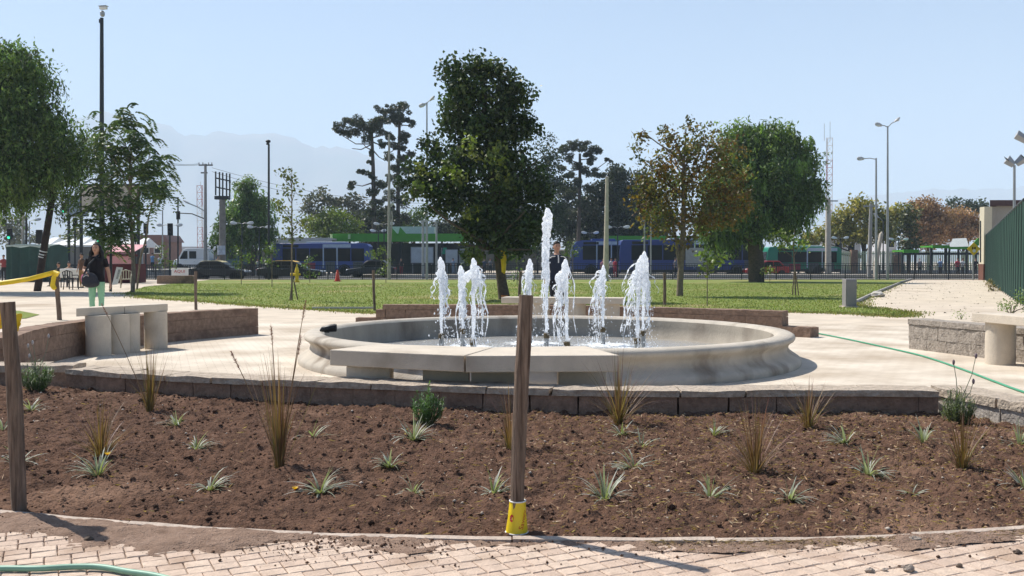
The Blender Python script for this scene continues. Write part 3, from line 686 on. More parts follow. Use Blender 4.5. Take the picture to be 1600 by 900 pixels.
# per jet: side to which the water falls (degrees), how far, how broken up
FALL = {0: (200, .05, 1), 1: (-10, .11, 1), 2: (0, .05, 1), 3: (-15, .13, 1), 4: (190, .12, 1), 5: (185, .20, 2), 6: (0, .05, 1), 7: (180, .17, 3), 8: (215, .10, 1)}
for ji, (jx, jy, top, cen) in enumerate(jets):
    rr = random.Random(ji * 13 + 5); zn = .325; fa, fs, brk = FALL[ji]; fa = R(fa)
    pipe = MB().lathe([(.035, .02), (.035, zn - .07)], 12, (jx, jy, 0)).build('nozzle_pipe', PIPE, fo, smooth=True)
    MB().lathe([(.042, zn - .07), (.042, zn - .005), (.03, zn), (.018, zn + .004)], 12, (jx, jy, 0)).build('nozzle', BRASS, pipe, smooth=True)
    H = top - zn; lean = rr.uniform(-.02, .05); mb = MB(); tx, ty = jx + lean, jy
    n_ = 16; pts = [(jx + lean * (i / n_) ** 2 + .004 * math.sin(i * 1.7), jy + .006 * rr.uniform(-1, 1), zn - .01 + H * .9 * i / n_) for i in range(n_ + 1)]
    mb.tube(pts, [.017 + .012 * (i / n_) + rr.uniform(-.003, .004) for i in range(n_ + 1)], 10)
    hd = .30 if not cen else .34; hw = (.052 if not cen else .070) * (.75 if brk == 3 else 1)
    for i in range(15):                       # smooth rounded head, wider at its foot
        t = i / 14; w_ = hw * math.sqrt(max(.05, 1 - (t - .5) ** 2 / .34)) * rr.uniform(.92, 1.12)
        mb.ball((tx + math.cos(fa) * .02 * (1 - t) + rr.uniform(-.008, .008), ty + rr.uniform(-.01, .01), top - .05 - hd * (1 - t)), (w_, w_ * .9, .05), 12, 8)
    if ji in (3, 4): mb.ball((tx + (-.085), ty, top - .24), (.045, .04, .07), 10, 8); mb.ball((tx - .05, ty, top - .2), (.04, .04, .05), 10, 8)
    nr_ = {1: 20, 2: 30, 3: 24}[brk] + (4 if cen else 0)
    for i in range(nr_):                      # lacy net of falling strands, mostly on one side
        a = fa + rr.gauss(0, .8) if rr.random() < .8 else rr.uniform(0, 6.28); z0 = top - hd * rr.uniform(.25, .95); spread = fs * rr.uniform(.35, 1.1); fall = rr.uniform(.2, .85) * (z0 - .12)
        if i < 3: fall = (z0 - .1)
        m_ = 26; pts = []; rad = []; ph = rr.uniform(0, 6.28); fq = rr.uniform(9, 20); am = rr.uniform(.008, .03); rb_ = rr.choice((.005, .006, .008, .012))
        for j in range(m_ + 1):
            t = j / m_; o_ = spread * (1 - (1 - t) ** 2.2); wv_ = am * math.sin(t * fq + ph) * min(1, t * 4)
            pts.append((tx + (.025 + o_) * math.cos(a) + wv_, ty + (.02 + o_) * math.sin(a) + wv_ * .5, z0 - fall * t ** 1.25)); rad.append(max(.0042, rb_ * (1.15 - .6 * t) * (1 + .45 * math.sin(t * 31 + ph))))
        mb.tube(pts, rad, 6)
    w_ = remeshed(mb, 'water_jet', FOAM, .0062, fo, 1)
    tx_ = bpy.data.textures.new('foam_%d' % ji, 'CLOUDS'); tx_.noise_scale = .03; tx_.noise_depth = 2
    dm = w_.modifiers.new('displace', 'DISPLACE'); dm.texture = tx_; dm.strength = .011; dm.mid_level = .5; dm.texture_coords = 'LOCAL'
    dr = MB(); nd = {1: 260, 2: 380, 3: 480}[brk]
    for i in range(nd):
        t = rr.random() ** .7; z_ = .08 + (top - .2) * (1 - t); q = (.02 + (fs + .14) * t * rr.random()); a = fa + rr.gauss(0, 1.1); r_ = rr.choice((.0022, .003, .004, .004, .006, .009))
        dr.ball((tx + q * math.cos(a), ty + q * math.sin(a), z_), (r_, r_, r_ * rr.uniform(1, 1.9)), 6, 4)
    for i in range(50):                       # splash where the water lands
        a = rr.uniform(0, 6.28); q = abs(rr.gauss(0, .16)); r_ = rr.choice((.004, .006, .009)); dr.ball((tx + math.cos(fa) * fs + q * math.cos(a), ty + q * math.sin(a), .07 + rr.random() ** 2 * .12), r_, 6, 4)
    d_ = dr.build('drops', FOAM, fo, smooth='all', fixn=False); d_['kind'] = 'stuff'
# dark lamp lying on the rim
lp_ = at(511, 517, .40); t_ = E('rim_spotlight', 'small black spotlight lying on the fountain rim', 'spotlight', lp_)
MB().tube([lp_ + Vector((-.09, .0, .0)), lp_ + Vector((-.06, 0, .02)), lp_ + Vector((.05, .01, .035)), lp_ + Vector((.11, .02, .04))], [.012, .035, .05, .052], 12).build('housing', BLACK, t_, smooth=True)
MB().lathe([(.046, 0), (.046, .006), (.01, .008)], 12, lp_ + Vector((.112, .02, .04)), axis='X').build('lens', GLASS, t_)
MB().box(lp_ + Vector((0, 0, -.012)), (.06, .05, .02)).build('bracket', BLACK, t_)
# ================================================================== BENCHES
BEN = M('bench_concrete', (.57, .495, .40), .9, .10, 5, .35, 70, dirt=((.43, .36, .28), 1.5, .58))
def slab(name, quad, z, t, parent): 
    c = MB(); V = [(p.x, p.y, z - t) for p in quad] + [(p.x, p.y, z) for p in quad]
    c._add(V, [(3, 2, 1, 0), (4, 5, 6, 7), (0, 1, 5, 4), (1, 2, 6, 5), (2, 3, 7, 6), (3, 0, 4, 7)]); return c.build(name, BEN, parent, bevel=.008)
zb = .485
b1 = E('concrete_bench', 'wide concrete bench of two slabs just behind the soil bed wall', 'bench', at(730, 552, zb).xy.to_3d())
slab('seat_slab', [at(515, 546.5, zb), at(725, 555.5, zb), at(770, 542.5, zb), at(590, 537.5, zb)], zb, .145, b1)
slab('seat_slab', [at(727.5, 556, zb), at(968, 555, zb), at(915, 540.5, zb), at(771.5, 542.5, zb)], zb, .145, b1)
for a, b in ((544, 612), (662, 733), (737, 808), (872, 946)):
    q = at((a + b) / 2, 545.5, zb); MB().box((q.x, q.y + .02, .168), (S(b - a, 8.9), .26, .338)).build('leg', BEN, b1, bevel=.008)
def round_bench(label, c0, c1, wd, z, legs, t=.11, r=.18):
    c0, c1 = Vector((*c0, 0)), Vector((*c1, 0)); d_ = (c1 - c0).normalized(); n_ = Vector((-d_.y, d_.x, 0)) * wd / 2; m_ = (c0 + c1) / 2
    o = E('concrete_bench', label, 'bench', m_); mid = m_ - n_.normalized() * 0
    for a, b in ((c0, m_ - d_ * .003), (m_ + d_ * .003, c1)): slab('seat_slab', [a - n_, b - n_, b + n_, a + n_], z, t, o)
    for q in legs:
        p = c0.lerp(c1, q); mb = MB(); n = 28
        ring = [(p.x + r * math.cos(6.2832 * i / n) * 1.0, p.y + r * math.sin(6.2832 * i / n) * 1.0) for i in range(n)]
        mb.prism(ring, 0.004, z - t, 'XY').build('leg', BEN, o, smooth=True)
    return o
lbq = [Vector((-5.85, 12.87, 0)), Vector((-5.13, 14.3, 0)), Vector((-5.47, 14.65, 0)), Vector((-5.95, 13.22, 0))]
b2 = E('concrete_bench', 'grey concrete bench with drum legs between the woman and the fountain', 'bench', (-5.6, 13.7, 0)); m1, m2 = lbq[0].lerp(lbq[1], .5), lbq[3].lerp(lbq[2], .5); g_ = (lbq[1] - lbq[0]).normalized() * .003
slab('seat_slab', [lbq[0], m1 - g_, m2 - g_, lbq[3]], .665, .11, b2); slab('seat_slab', [m1 + g_, lbq[1], lbq[2], m2 + g_], .665, .11, b2)
for x, y in ((-5.69, 13.18), (-5.57, 13.52), (-5.50, 13.72), (-5.30, 14.26)):
    MB().prism([(x + .165 * math.cos(6.2832 * i / 28), y + .165 * math.sin(6.2832 * i / 28)) for i in range(28)], .004, .554, 'XY').build('leg', BEN, b2, smooth=True)
round_bench('concrete bench with drum legs in front of the far curved wall', (-.15, 17.75), (2.02, 17.3), .46, .64, (.30, .60, .88), .11, .19)
round_bench('pale concrete bench with drum legs beside the split block wall', (6.10, 12.30), (6.5, 10.3), .46, .64, (.12, .5, .88), .11, .175)
# ================================================================== POSTS, CUP, TAPE, HOSES
def post(base, top, r, label, seed=0, group=None, mat=None):
    base, top = Vector(base), Vector(top); mb = MB(); n_ = 10; rr = random.Random(seed); pts = []; rad = []
    for i in range(n_ + 1):
        t = i / n_; pts.append(base.lerp(top, t) + Vector((math.sin(t * 4 + seed) * .006, math.cos(t * 3 + seed) * .006, 0))); rad.append(r * (1 + .05 * math.sin(t * 7 + seed)))
    mb.tube(pts, rad, 12)
    mb.v = [tuple(Vector(v) + Vector((rr.uniform(-1, 1), rr.uniform(-1, 1), 0)) * r * .05) for v in mb.v]
    return T(mb.build('wooden_post', mat or WOOD, None, smooth=True), label, 'post', group)
pb = at(806, 829, .03); pt = P(821, 461, pb.y + .0); PB = pb
post(pb - Vector((0, 0, .15)), pt, .034, 'brown wooden post with a yellow paper cup at its foot', 3)
lb = at(33, 796, .03); lt = P(11, 472, lb.y)
post(lb - Vector((0, 0, .15)), lt, .037, 'thick dark wooden post with yellow tape tied behind it', 5)
def gpost(px, py0, py1, r, label, seed, dx=0):
    b = at(px, py0); t = P(px + dx, py1, b.y); return post(b - Vector((0, 0, .1)), t, r, label, seed)
gpost(93, 500, 424, .05, 'wooden post with knotted yellow barrier tape behind the seat wall', 1, -5)
gpost(306, 484, 424, .04, 'wooden post at the lawn edge near the parked taxi', 2)
gpost(586, 486, 422, .036, 'thin wooden post beside the stepped end of the far wall', 3, -3)
gpost(811, 476, 424, .045, 'dark wooden post on the lawn beside the leaning trunk', 4, 2)
gpost(1039, 478, 426, .045, 'dark wooden post on the lawn near the autumn tree', 5, -1)
# paper cup turned upside down round the post foot
cup = E('paper_cup', 'yellow paper cup with red script round the foot of the post', 'cup', (PB.x, PB.y, 0))
cz0, cz1, r0, r1 = .024, .172, .0515, .0365; cc = Vector((PB.x + .004, PB.y, 0)); lean_ = .045
def cone_pt(a, z, off=0.0):
    t = (z - cz0) / (cz1 - cz0); r = r0 + (r1 - r0) * t + off; return cc + Vector((r * math.sin(a) + lean_ * .1 * t, -r * math.cos(a), z))
mb = MB(); n_ = 40; V = []
for z in np.linspace(cz0, cz1, 7):
    for i in range(n_): V.append(cone_pt(2 * math.pi * i / n_, float(z), .0012 * math.sin(i * 1.3 + z * 40)))
mb._add(V, [(j * n_ + i, j * n_ + (i + 1) % n_, (j + 1) * n_ + (i + 1) % n_, (j + 1) * n_ + i) for j in range(6) for i in range(n_)])
CUPY = M('cup_yellow', (.80, .58, .012), .35, .04, 8, spec=.5); mb.build('cup_wall', CUPY, cup, smooth='all')
for z, nm in ((cz0, 'rim'), (cz1, 'base_ring')):
    mb = MB(); mb.tube([cone_pt(2 * math.pi * i / 36, z, .001) for i in range(37)], .0034, 6, cap=False); mb.build(nm, WHITE, cup, smooth='all')
mb = MB(); V = [cone_pt(-.62 + .24 * math.cos(a) , .098 + .0175 * math.sin(a), .0012) for a in np.linspace(0, 6.28, 25)[:-1]]
mb.poly(V); emb = mb.build('emblem_disc', RED, cup, fixn=False)
def text_mesh(txt):
    cu = bpy.data.curves.new('t', 'FONT'); cu.body = txt; cu.size = 1; cu.resolution_u = 3; ob = bpy.data.objects.new('t', cu); col.objects.link(ob)
    dg = bpy.context.evaluated_depsgraph_get(); me = bpy.data.meshes.new_from_object(ob.evaluated_get(dg)); bpy.data.objects.remove(ob); return me
def wrap(me, f):
    me.materials.clear()
    b = bmesh.new(); b.from_mesh(me); bmesh.ops.triangulate(b, faces=b.faces)
    for v in b.verts: v.co = f(v.co.x, v.co.y)
    b.to_mesh(me); b.free(); return me
me = text_mesh('Savory'); w_ = max(v.co.x for v in me.vertices)
def cupf(x, y):
    u, v = x / w_ * .092, (y - .3) * .030; a_ = R(72)
    X_, Z_ = u * math.cos(a_) - v * math.sin(a_) * 1.0, u * math.sin(a_) + v * math.cos(a_); return cone_pt((X_ + .012) / .044 + .10, .047 + Z_, .0014)
o = link_mesh('lettering', wrap(me, cupf), RED, cup)
me = text_mesh('S'); o = link_mesh('emblem_mark', wrap(me, lambda x, y: cone_pt(-.62 + (x - .33) * .35, .098 + (y - .36) * .022, .0022)), M('emblem_pink', (.75, .3, .3), .5), emb)
# yellow barrier tape
def tape(pts, wd, label, name='barrier_tape', tw=0):
    rb = MB(); V = []; n = len(pts)
    for i, p in enumerate(pts):
        a = tw * i / n + .5 * math.sin(i * 1.1); up_ = Vector((math.sin(a) * .5, .3 * math.sin(i * .7), math.cos(a))); V += [Vector(p) - up_ * wd / 2, Vector(p) + up_ * wd / 2]
    rb._add(V, [(2 * i, 2 * i + 2, 2 * i + 3, 2 * i + 1) for i in range(n - 1)]); o = rb.build(name, YEL, None, smooth='all', fixn=False)
    md = o.modifiers.new('thick', 'SOLIDIFY'); md.thickness = .004; return T(o, label, 'tape')
d93 = at(93, 500).y; tp = [P(px, py, d93 - .06) for px, py in ((-80, 452), (-40, 447), (-10, 444), (20, 440), (45, 436), (65, 431), (80, 427), (88, 425))]
tape(tp, .11, 'yellow barrier tape stretched to the knotted post')
t_ = E('tape_knot', 'knotted yellow tape end hanging from the post behind the seat wall', 'tape', tp[-1]); mb = MB()
mb.tube([P(84, 424, d93 - .07), P(90, 427, d93 - .09), P(88, 431, d93 - .06)], [.03, .06, .03], 8).build('knot', YEL, t_, smooth=True)
mb = MB(); pts = [P(x, y, d93 - .08 + .02 * math.sin(y)) for x, y in ((86, 428), (84, 434), (83, 440), (82, 446), (85, 451), (84, 453))]
mb.tube(pts, [.03, .055, .05, .06, .055, .02], 8, sy=.35).build('tail', YEL, t_, smooth=True)
dl = lb.y; t_ = E('tape_bundle', 'crumpled yellow tape bundle tied to the thick dark post', 'tape', P(5, 500, dl)); mb = MB(); rr = random.Random(4)
for i in range(9):
    a = P(rr.uniform(-14, 6), rr.uniform(474, 515), dl + .06 + rr.uniform(-.02, .05)); b = P(rr.uniform(10, 31), rr.uniform(492, 510), dl + .08); c = P(rr.uniform(22, 30), rr.uniform(505, 524), dl + .09)
    mb.tube([a, b, c], [.03, .035, .008], 7, sx=1, sy=.4)
mb.build('tape_wrap', YEL, t_, smooth=True)
# hoses
HOSE_P = M('hose_pale', (.22, .40, .29), .45, .12, 8); HOSE_G = M('hose_green', (.06, .30, .17), .45, .12, 8)
def hose(pts, r, label, mat, seed=0):
    q = smooth_path([(p.x, p.y) for p in pts], 90); L = len(q)
    mb = MB(); mb.tube([Vector((p.x, p.y, r + pts[0].z)) for p in q], r, 10); return T(mb.build('garden_hose', mat, None, smooth='all'), label, 'hose')
hp = [at(px, py, .024) for px, py in ((-140, 902), (-60, 897), (0, 893), (60, 893), (120, 890), (160, 891), (200, 898), (250, 906), (340, 930))]
hose(hp, .0125, 'pale green garden hose lying across the front pavers', HOSE_P)
hp = [at(px, py, .008) for px, py in ((1246, 514), (1262, 518.5), (1320, 530), (1380, 543), (1440, 557), (1500, 577), (1550, 596), (1590, 611), (1640, 627))]
hose(hp, .011, 'long bright green hose running over the plaza from the far wall', HOSE_G)
# ================================================================== PLANTS IN THE BED
def soil_at(px, py):
    p = at(px, py, .04); z = float(soil_h(np.array([p.x]), np.array([p.y]))[0]); return Vector((p.x, p.y, z - .01))
def fountain_grass(px, py, hpx, spread, nb, plumes, label, seed, green=.5):
    b = soil_at(px, py); h = S(hpx, b.y); rr = random.Random(seed); o = E('fountain_grass', label, 'ornamental grass', b, group='purple fountain grasses in the bed'); rb = Ribbons()
    low = [(.17, .11, .045), (.14, .125, .045), (.24, .13, .06), (.33, .21, .11)]; hi = [(.13, .04, .055), (.09, .03, .04), (.22, .09, .10), (.15, .09, .04), (.30, .17, .19)]
    for i in range(int(nb * 1.5)):
        a = rr.uniform(0, 6.28); tl = abs(rr.gauss(0, .75)) * spread; d_ = Vector((math.cos(a) * tl, math.sin(a) * tl * .8, 1))
        q = b + Vector((math.cos(a), math.sin(a), 0)) * rr.uniform(0, .030); ln = h * rr.uniform(.4, 1.15)
        rb.add(q, d_, ln, rr.uniform(.0035, .007), rr.uniform(.0, 1.1) * (1 + spread * .4), rr.choice(low), rr.choice(low if rr.random() < green * .5 else hi), 6)
    for i in range(nb // 6):                  # dense sheath at the base
        a = rr.uniform(0, 6.28); tl = rr.uniform(0, .16); d_ = Vector((math.cos(a) * tl, math.sin(a) * tl, 1))
        rb.add(b + Vector((math.cos(a), math.sin(a), 0)) * rr.uniform(0, .038), d_, h * rr.uniform(.2, .42), .011, .02, rr.choice(low), rr.choice(low), 4)
    rb.build('blades', o)
    for (tx, ty) in plumes:
        tp_ = P(tx, ty, b.y + rr.uniform(-.05, .05)); m_ = b.lerp(tp_, .5) + Vector((0, 0, .12 * h)); st = MB()
        ps = [b * (1 - t) ** 2 + m_ * 2 * t * (1 - t) + tp_ * t * t for t in np.linspace(0, 1, 9)]
        s_ = st.tube(ps, [.0028] * 7 + [.002, .002], 5).build('stalk', M('stalk', (.26, .17, .09), .8, .2, 20), o)
        ax = (ps[-1] - ps[-3]).normalized(); lv = Leaves(); N = 110; t = rng.random(N); c_ = np.array(ps[-1])[None] + np.array(ax)[None] * ((t - .9) * .12)[:, None]
        dd = rng.normal(size=(N, 3)) + np.array(ax)[None] * 1.3; lv.add(c_ + unit(dd) * .006, dd, .022, .0028, pal([(.26, .11, .12), (.42, .26, .24), (.18, .07, .09)], N, .2)); lv.build('plume', s_, BLADE)
    return o
fountain_grass(158, 712, 96, .95, 80, [], 'purple grass clump with no plumes beside the yellow flower', 1)
fountain_grass(235, 642, 112, .40, 55, [(160, 477)], 'tall purple grass with one long arching dark plume across the bench', 2, .8)
fountain_grass(437, 726, 172, .26, 62, [(477, 474), (424, 512), (362, 552), (470, 528)], 'tallest purple grass with several upright pink plumes', 3, .7)
fountain_grass(797, 704, 100, .7, 60, [], 'purple grass partly hidden behind the post with the cup', 4)
fountain_grass(967, 664, 112, .75, 85, [], 'purple grass clump in front of the bench end, arching blades', 5, .5)
fountain_grass(1180, 736, 116, .9, 95, [], 'purple grass with pale stubby base standing alone before the fountain', 6, .4)
fountain_grass(1263, 670, 84, .8, 70, [], 'small brown-green grass clump close to the wall beside the lavender', 7, .9)
fountain_grass(1503, 732, 92, .6, 70, [], 'purple grass clump in front of the lavender bush', 8, .5)
def herb(px, py, hpx, wpx, label, cols, stalks, seed):
    b = soil_at(px, py); h, wd = S(hpx, b.y), S(wpx, b.y) / 2; rr = random.Random(seed); o = E('herb_bush', label, 'bush', b); rb = Ribbons(); sm = MB()
    for i in range(64):
        a = rr.uniform(0, 6.28); q = wd * math.sqrt(rr.random()); tp_ = b + Vector((q * math.cos(a), q * math.sin(a) * .8, h * rr.uniform(.5, 1.0) * (1 - .35 * (q / wd) ** 2))); b2 = b + Vector((q * .3 * math.cos(a), q * .3 * math.sin(a), 0))
        sm.tube([b2, b2.lerp(tp_, .5) + Vector((q * .2 * math.cos(a), q * .2 * math.sin(a), 0)), tp_], [.003, .002, .0012], 4)
        for k_ in range(20):
            t = .2 + .8 * k_ / 19; p = b2.lerp(tp_, t) + Vector((q * .2 * math.cos(a), q * .2 * math.sin(a), 0)) * math.sin(t * 3.14); an = rr.uniform(0, 6.28)
            c_ = rr.choice(cols); k2 = rr.uniform(.7, 1.25); c_ = tuple(x * k2 for x in c_)
            rb.add(p, (math.cos(an), math.sin(an), rr.uniform(.3, 1.3)), rr.uniform(.028, .05), rr.uniform(.006, .010), .4, c_, c_, 2)
    rb.build('foliage', o); sm.build('stems', M('herb_stem', (.12, .14, .06), .8), o, fixn=False)
    for tx, ty in stalks:
        tp_ = P(tx, ty, b.y - .02); q = MB().tube([b + Vector((0, 0, h * .5)), b.lerp(tp_, .7) + Vector((.01, 0, .02)), tp_], [.004, .003, .0026], 5).build('flower_stalk', M('herb_stem2', (.25, .26, .18), .8), o)
        MB().ball(tp_, (.011, .011, .022), 8, 6).build('flower_head', M('flower_grey', (.50, .46, .44), .8, .3, 90) if px < 900 else M('flower_dull', (.22, .16, .17), .8, .3, 90), q, smooth='all')
    return o
herb(58, 612, 56, 52, 'bright green herb bush with white flower heads beside the thick dark post', [(.10, .17, .06), (.16, .22, .10), (.08, .13, .05)], [(76, 525), (51, 535), (44, 540), (46, 556)], 1)
herb(667, 664, 66, 52, 'green leafy herb bush growing under the bench slab joint', [(.09, .19, .06), (.14, .24, .09), (.07, .13, .05)], [], 2)
herb(1497, 662, 64, 54, 'grey green lavender bush with two dark flower heads', [(.17, .20, .11), (.24, .26, .16), (.12, .15, .08)], [(1490, 566), (1525, 556), (1521, 596)], 3)
def silver(px, py, wpx, n, label, seed, flower=None, tilt=0):
    wild = random.Random(seed).uniform(.55, 1.25); tilt = random.Random(seed + 99).uniform(-.7, .7); n = int(n * random.Random(seed + 5).uniform(.7, 1.3))
    b = soil_at(px, py); wd = S(wpx * 1.18, b.y); n = int(n * 1.25); rr = random.Random(seed * 7 + 1); o = E('silver_tuft', label, 'plant', b, group='grey leaved tufts planted in the bed'); rb = Ribbons()
    for i in range(n):
        a = rr.uniform(0, 6.28); tl = rr.uniform(.1, 2.2) * wild; d_ = Vector((math.cos(a) * tl + tilt, math.sin(a) * tl, 1)); k_ = rr.uniform(.75, 1.2)
        c0 = tuple(x * k_ for x in ((.20, .22, .08) if rr.random() < .5 else (.24, .25, .17))); c1 = tuple(x * k_ for x in rr.choice(((.50, .52, .47), (.40, .43, .38), (.30, .33, .24), (.60, .61, .57))))
        rb.add(b + Vector((math.cos(a), math.sin(a), 0)) * rr.uniform(0, .018), d_, wd * rr.uniform(.42, .86), rr.uniform(.0075, .0135), rr.uniform(.5, 1.7), c0, c1, 5)
    rb.build('leaves', o)
    if flower:
        fp = P(flower[0], flower[1], b.y - .02); q = MB().tube([b + Vector((0, 0, .01)), b.lerp(fp, .6) + Vector((.01, 0, .01)), fp], .0022, 5).build('flower_stalk', M('herb_stem2', (.25, .26, .18), .8), o)
        fl = Ribbons()
        for i in range(16):
            a = i / 16 * 6.28; fl.add(fp, (math.cos(a), math.sin(a), 1.1), .028, .009, .25, (.75, .38, .02), (.85, .55, .04), 3)
        fl.build('flower', q)
silver(152, 742, 62, 26, 'grey tuft with a single yellow flower', 1, (168, 712))
silver(500, 768, 66, 34, 'grey leaved tuft with an orange flower lying beside it', 2, (461, 766))
for i, (px, py, wpx, n, lab) in enumerate([
    (275, 664, 40, 20, 'thin wispy grey tuft shaded behind the tall bench-side grass'), (308, 698, 42, 26, 'grey green tuft between the flower tuft and the tallest grass'), (328, 760, 56, 24, 'silvery tuft with long leaves nearest the kerb beside the soil stain'),
    (28, 728, 60, 18, 'sparse tuft right behind the thick dark post'), (2, 675, 44, 20, 'silvery tuft beside the thick dark post, further from the kerb'), (48, 640, 44, 16, 'faint grey tuft under the bright green herb bush'),
    (490, 684, 44, 14, 'sparse upright silvery tuft beside the tallest purple grass'), (647, 688, 52, 30, 'full grey tuft below the green leafy herb bush'), (608, 730, 40, 22, 'small grey tuft between the herb bush tuft and the orange flower tuft'),
    (646, 772, 46, 14, 'thin upright tuft of few leaves between orange flower and cup'), (773, 768, 54, 34, 'bushy silvery tuft beside the post with the cup'), (945, 778, 66, 26, 'wide silvery tuft standing alone beside the shadow of the cup post'),
    (988, 730, 56, 24, 'drooping pale tuft below the pair under the bench-end grass'), (1002, 694, 44, 20, 'small pale tuft, lower of the pair under the bench-end grass'), (970, 678, 46, 16, 'white leaved tuft at the foot of the bench-end grass'),
    (1117, 682, 42, 22, 'pale tuft close to the wall before the fountain stain'), (1110, 774, 60, 38, 'densest silvery tuft near the kerb below the lone purple grass'), (1234, 778, 50, 30, 'silvery tuft flopping toward the kerb in the shadow line of the lone purple grass'),
    (1320, 696, 46, 36, 'dense round grey tuft below the small wall-side grass'), (1358, 738, 58, 28, 'long leaved grey tuft below the dense round tuft'), (1425, 774, 30, 9, 'tiny sparse green tuft near the pale flat stone'),
    (1443, 692, 50, 20, 'flat pale tuft between dense round tuft and lavender'), (1592, 696, 50, 16, 'pale tuft beyond the lavender beside the sunlit wall'), (1601, 764, 52, 22, 'greenish tuft beyond the purple grass at the lavender')]):
    silver(px, py, wpx, n, lab, 10 + i)
# ================================================================== TREES
def tree(name, label, base, group=None): return E(name, label, 'tree', base, group=group)
G_DK = [(.035, .065, .018), (.05, .085, .022), (.028, .05, .018), (.075, .10, .028)]
G_MID = [(.06, .11, .025), (.09, .14, .03), (.05, .085, .022), (.12, .15, .04)]
G_WIL = [(.10, .165, .045), (.13, .20, .055), (.075, .125, .04), (.18, .24, .07)]
# -- big dark broadleaf tree in the lawn
d = at(788, 468).y; b = at(789, 468)
t = tree('broadleaf_tree', 'tall dark green tree with leaning trunk behind the fountain', b); mb = MB()
mb.tube([b - Vector((0, 0, .1)), P(784, 440, d), P(779, 400, d), P(776, 360, d), P(770, 290, d), P(760, 200, d), P(757, 120, d)], [.21, .17, .15, .15, .12, .08, .03], 10)
for i, (x, y) in enumerate([(690, 260), (670, 320), (840, 250), (820, 330), (720, 180), (800, 170), (710, 380), (830, 390), (750, 110)]): limb(mb, P(772 - (380 - y) * .06, min(y + 70, 390), d), P(x, y, d + random.uniform(-1, 1)), .07, .02, 5, .05, i)
mb.build('trunk', BARK, t, smooth=True); lv = Leaves()
BL = [(757, 104, 20, 20), (742, 112, 18, 18), (703, 108, 16, 16), (780, 116, 20, 16), (712, 130, 20, 24), (800, 140, 24, 20), (822, 145, 9, 10), (735, 150, 40, 32), (790, 168, 34, 34), (700, 168, 15, 18), (712, 195, 24, 30), (762, 205, 48, 40), (812, 205, 20, 30), (830, 198, 8, 10), (790, 240, 40, 34), (728, 248, 40, 30), (678, 232, 22, 20), (652, 262, 14, 14), (668, 280, 30, 26), (640, 292, 12, 16), (720, 295, 46, 36), (790, 295, 44, 40), (842, 270, 14, 22), (838, 310, 22, 34), (690, 322, 26, 20), (770, 345, 44, 36), (738, 365, 22, 34), (815, 360, 32, 28), (732, 400, 10, 14), (795, 385, 34, 16), (840, 350, 16, 18)]
crown(lv, BL, d, 15, .15, .10, G_DK, .20, 46, .5, .5)
crown(lv, [(735, 225, 20, 22, -1.4), (775, 245, 14, 20, -1.6), (715, 268, 26, 18, -1.5), (788, 262, 18, 22, -1.4), (665, 275, 24, 16, -1.2), (650, 300, 16, 16, -1), (735, 345, 10, 34, -1.3), (740, 395, 10, 26, -1.2)], d, 5.5, .15, .10, [(.12, .16, .03), (.17, .19, .04), (.08, .12, .03)], .16, 34, .5)
lv.build('crown', t, LEAFD); MB().tube([P(785, 385, d - .2), P(787, 405, d - .2), P(787, 425, d - .2), P(788, 428, d - .2)], [.09, .10, .07, .01], 8).build('yellow_tag', YEL, t)
mb = MB().tube([P(783, 464, d - .25), P(792, 464, d - .25), P(796, 466, d - .2)], .06, 6); mb.build('trunk_wrap', M('orange_cloth', (.6, .2, .04), .7), t, smooth=True)
# -- autumn tree
d = at(1063, 463).y; b = at(1062, 463); t = tree('autumn_tree', 'rust and yellow leaved autumn tree with slim pale trunk', b); mb = MB()
mb.tube([b - Vector((0, 0, .1)), P(1063, 430, d), P(1066, 390, d), P(1068, 340, d), P(1068, 270, d), P(1072, 200, d)], [.13, .11, .10, .09, .06, .02], 9)
mb.tube([P(1062, 420, d), P(1058, 385, d), P(1052, 350, d), P(1040, 300, d)], [.07, .06, .05, .03], 7)
for i, (x, y) in enumerate([(1005, 250), (1020, 300), (1130, 230), (1150, 300), (1040, 230), (1100, 210), (1003, 200), (1040, 195), (1120, 330), (1010, 340)]): limb(mb, P(1068, min(y + 60, 380), d), P(x, y, d + random.uniform(-1, 1)), .045, .01, 5, .06, i + 20)
mb.build('trunk', BARK_L, t, smooth=True); lv = Leaves(); AU = [(.19, .095, .03), (.13, .085, .035), (.25, .16, .035), (.16, .15, .045), (.10, .125, .038), (.11, .13, .042), (.12, .135, .04), (.22, .10, .025)]
crown(lv, [(1075, 232, 46, 34), (1120, 250, 44, 38), (1040, 260, 36, 34), (1065, 290, 66, 40), (1130, 300, 42, 34), (1025, 300, 34, 30), (1085, 335, 60, 34), (1035, 345, 34, 26), (1150, 275, 26, 24), (1060, 375, 26, 14), (1120, 345, 34, 22), (1100, 215, 26, 16), (1160, 320, 22, 24), (1010, 325, 22, 20)], d, 8.5, .145, .085, AU, .22, 26, .4, .6, .3)
crown(lv, [(1005, 208, 16, 14), (998, 230, 12, 14), (1040, 205, 14, 16), (1012, 245, 16, 18), (1078, 196, 12, 8), (1000, 275, 14, 12), (996, 300, 12, 16)], d, 4.4, .15, .09, [(.06, .08, .025), (.16, .1, .03), (.1, .1, .03)], .14, 22, .4)
lv.build('crown', t)
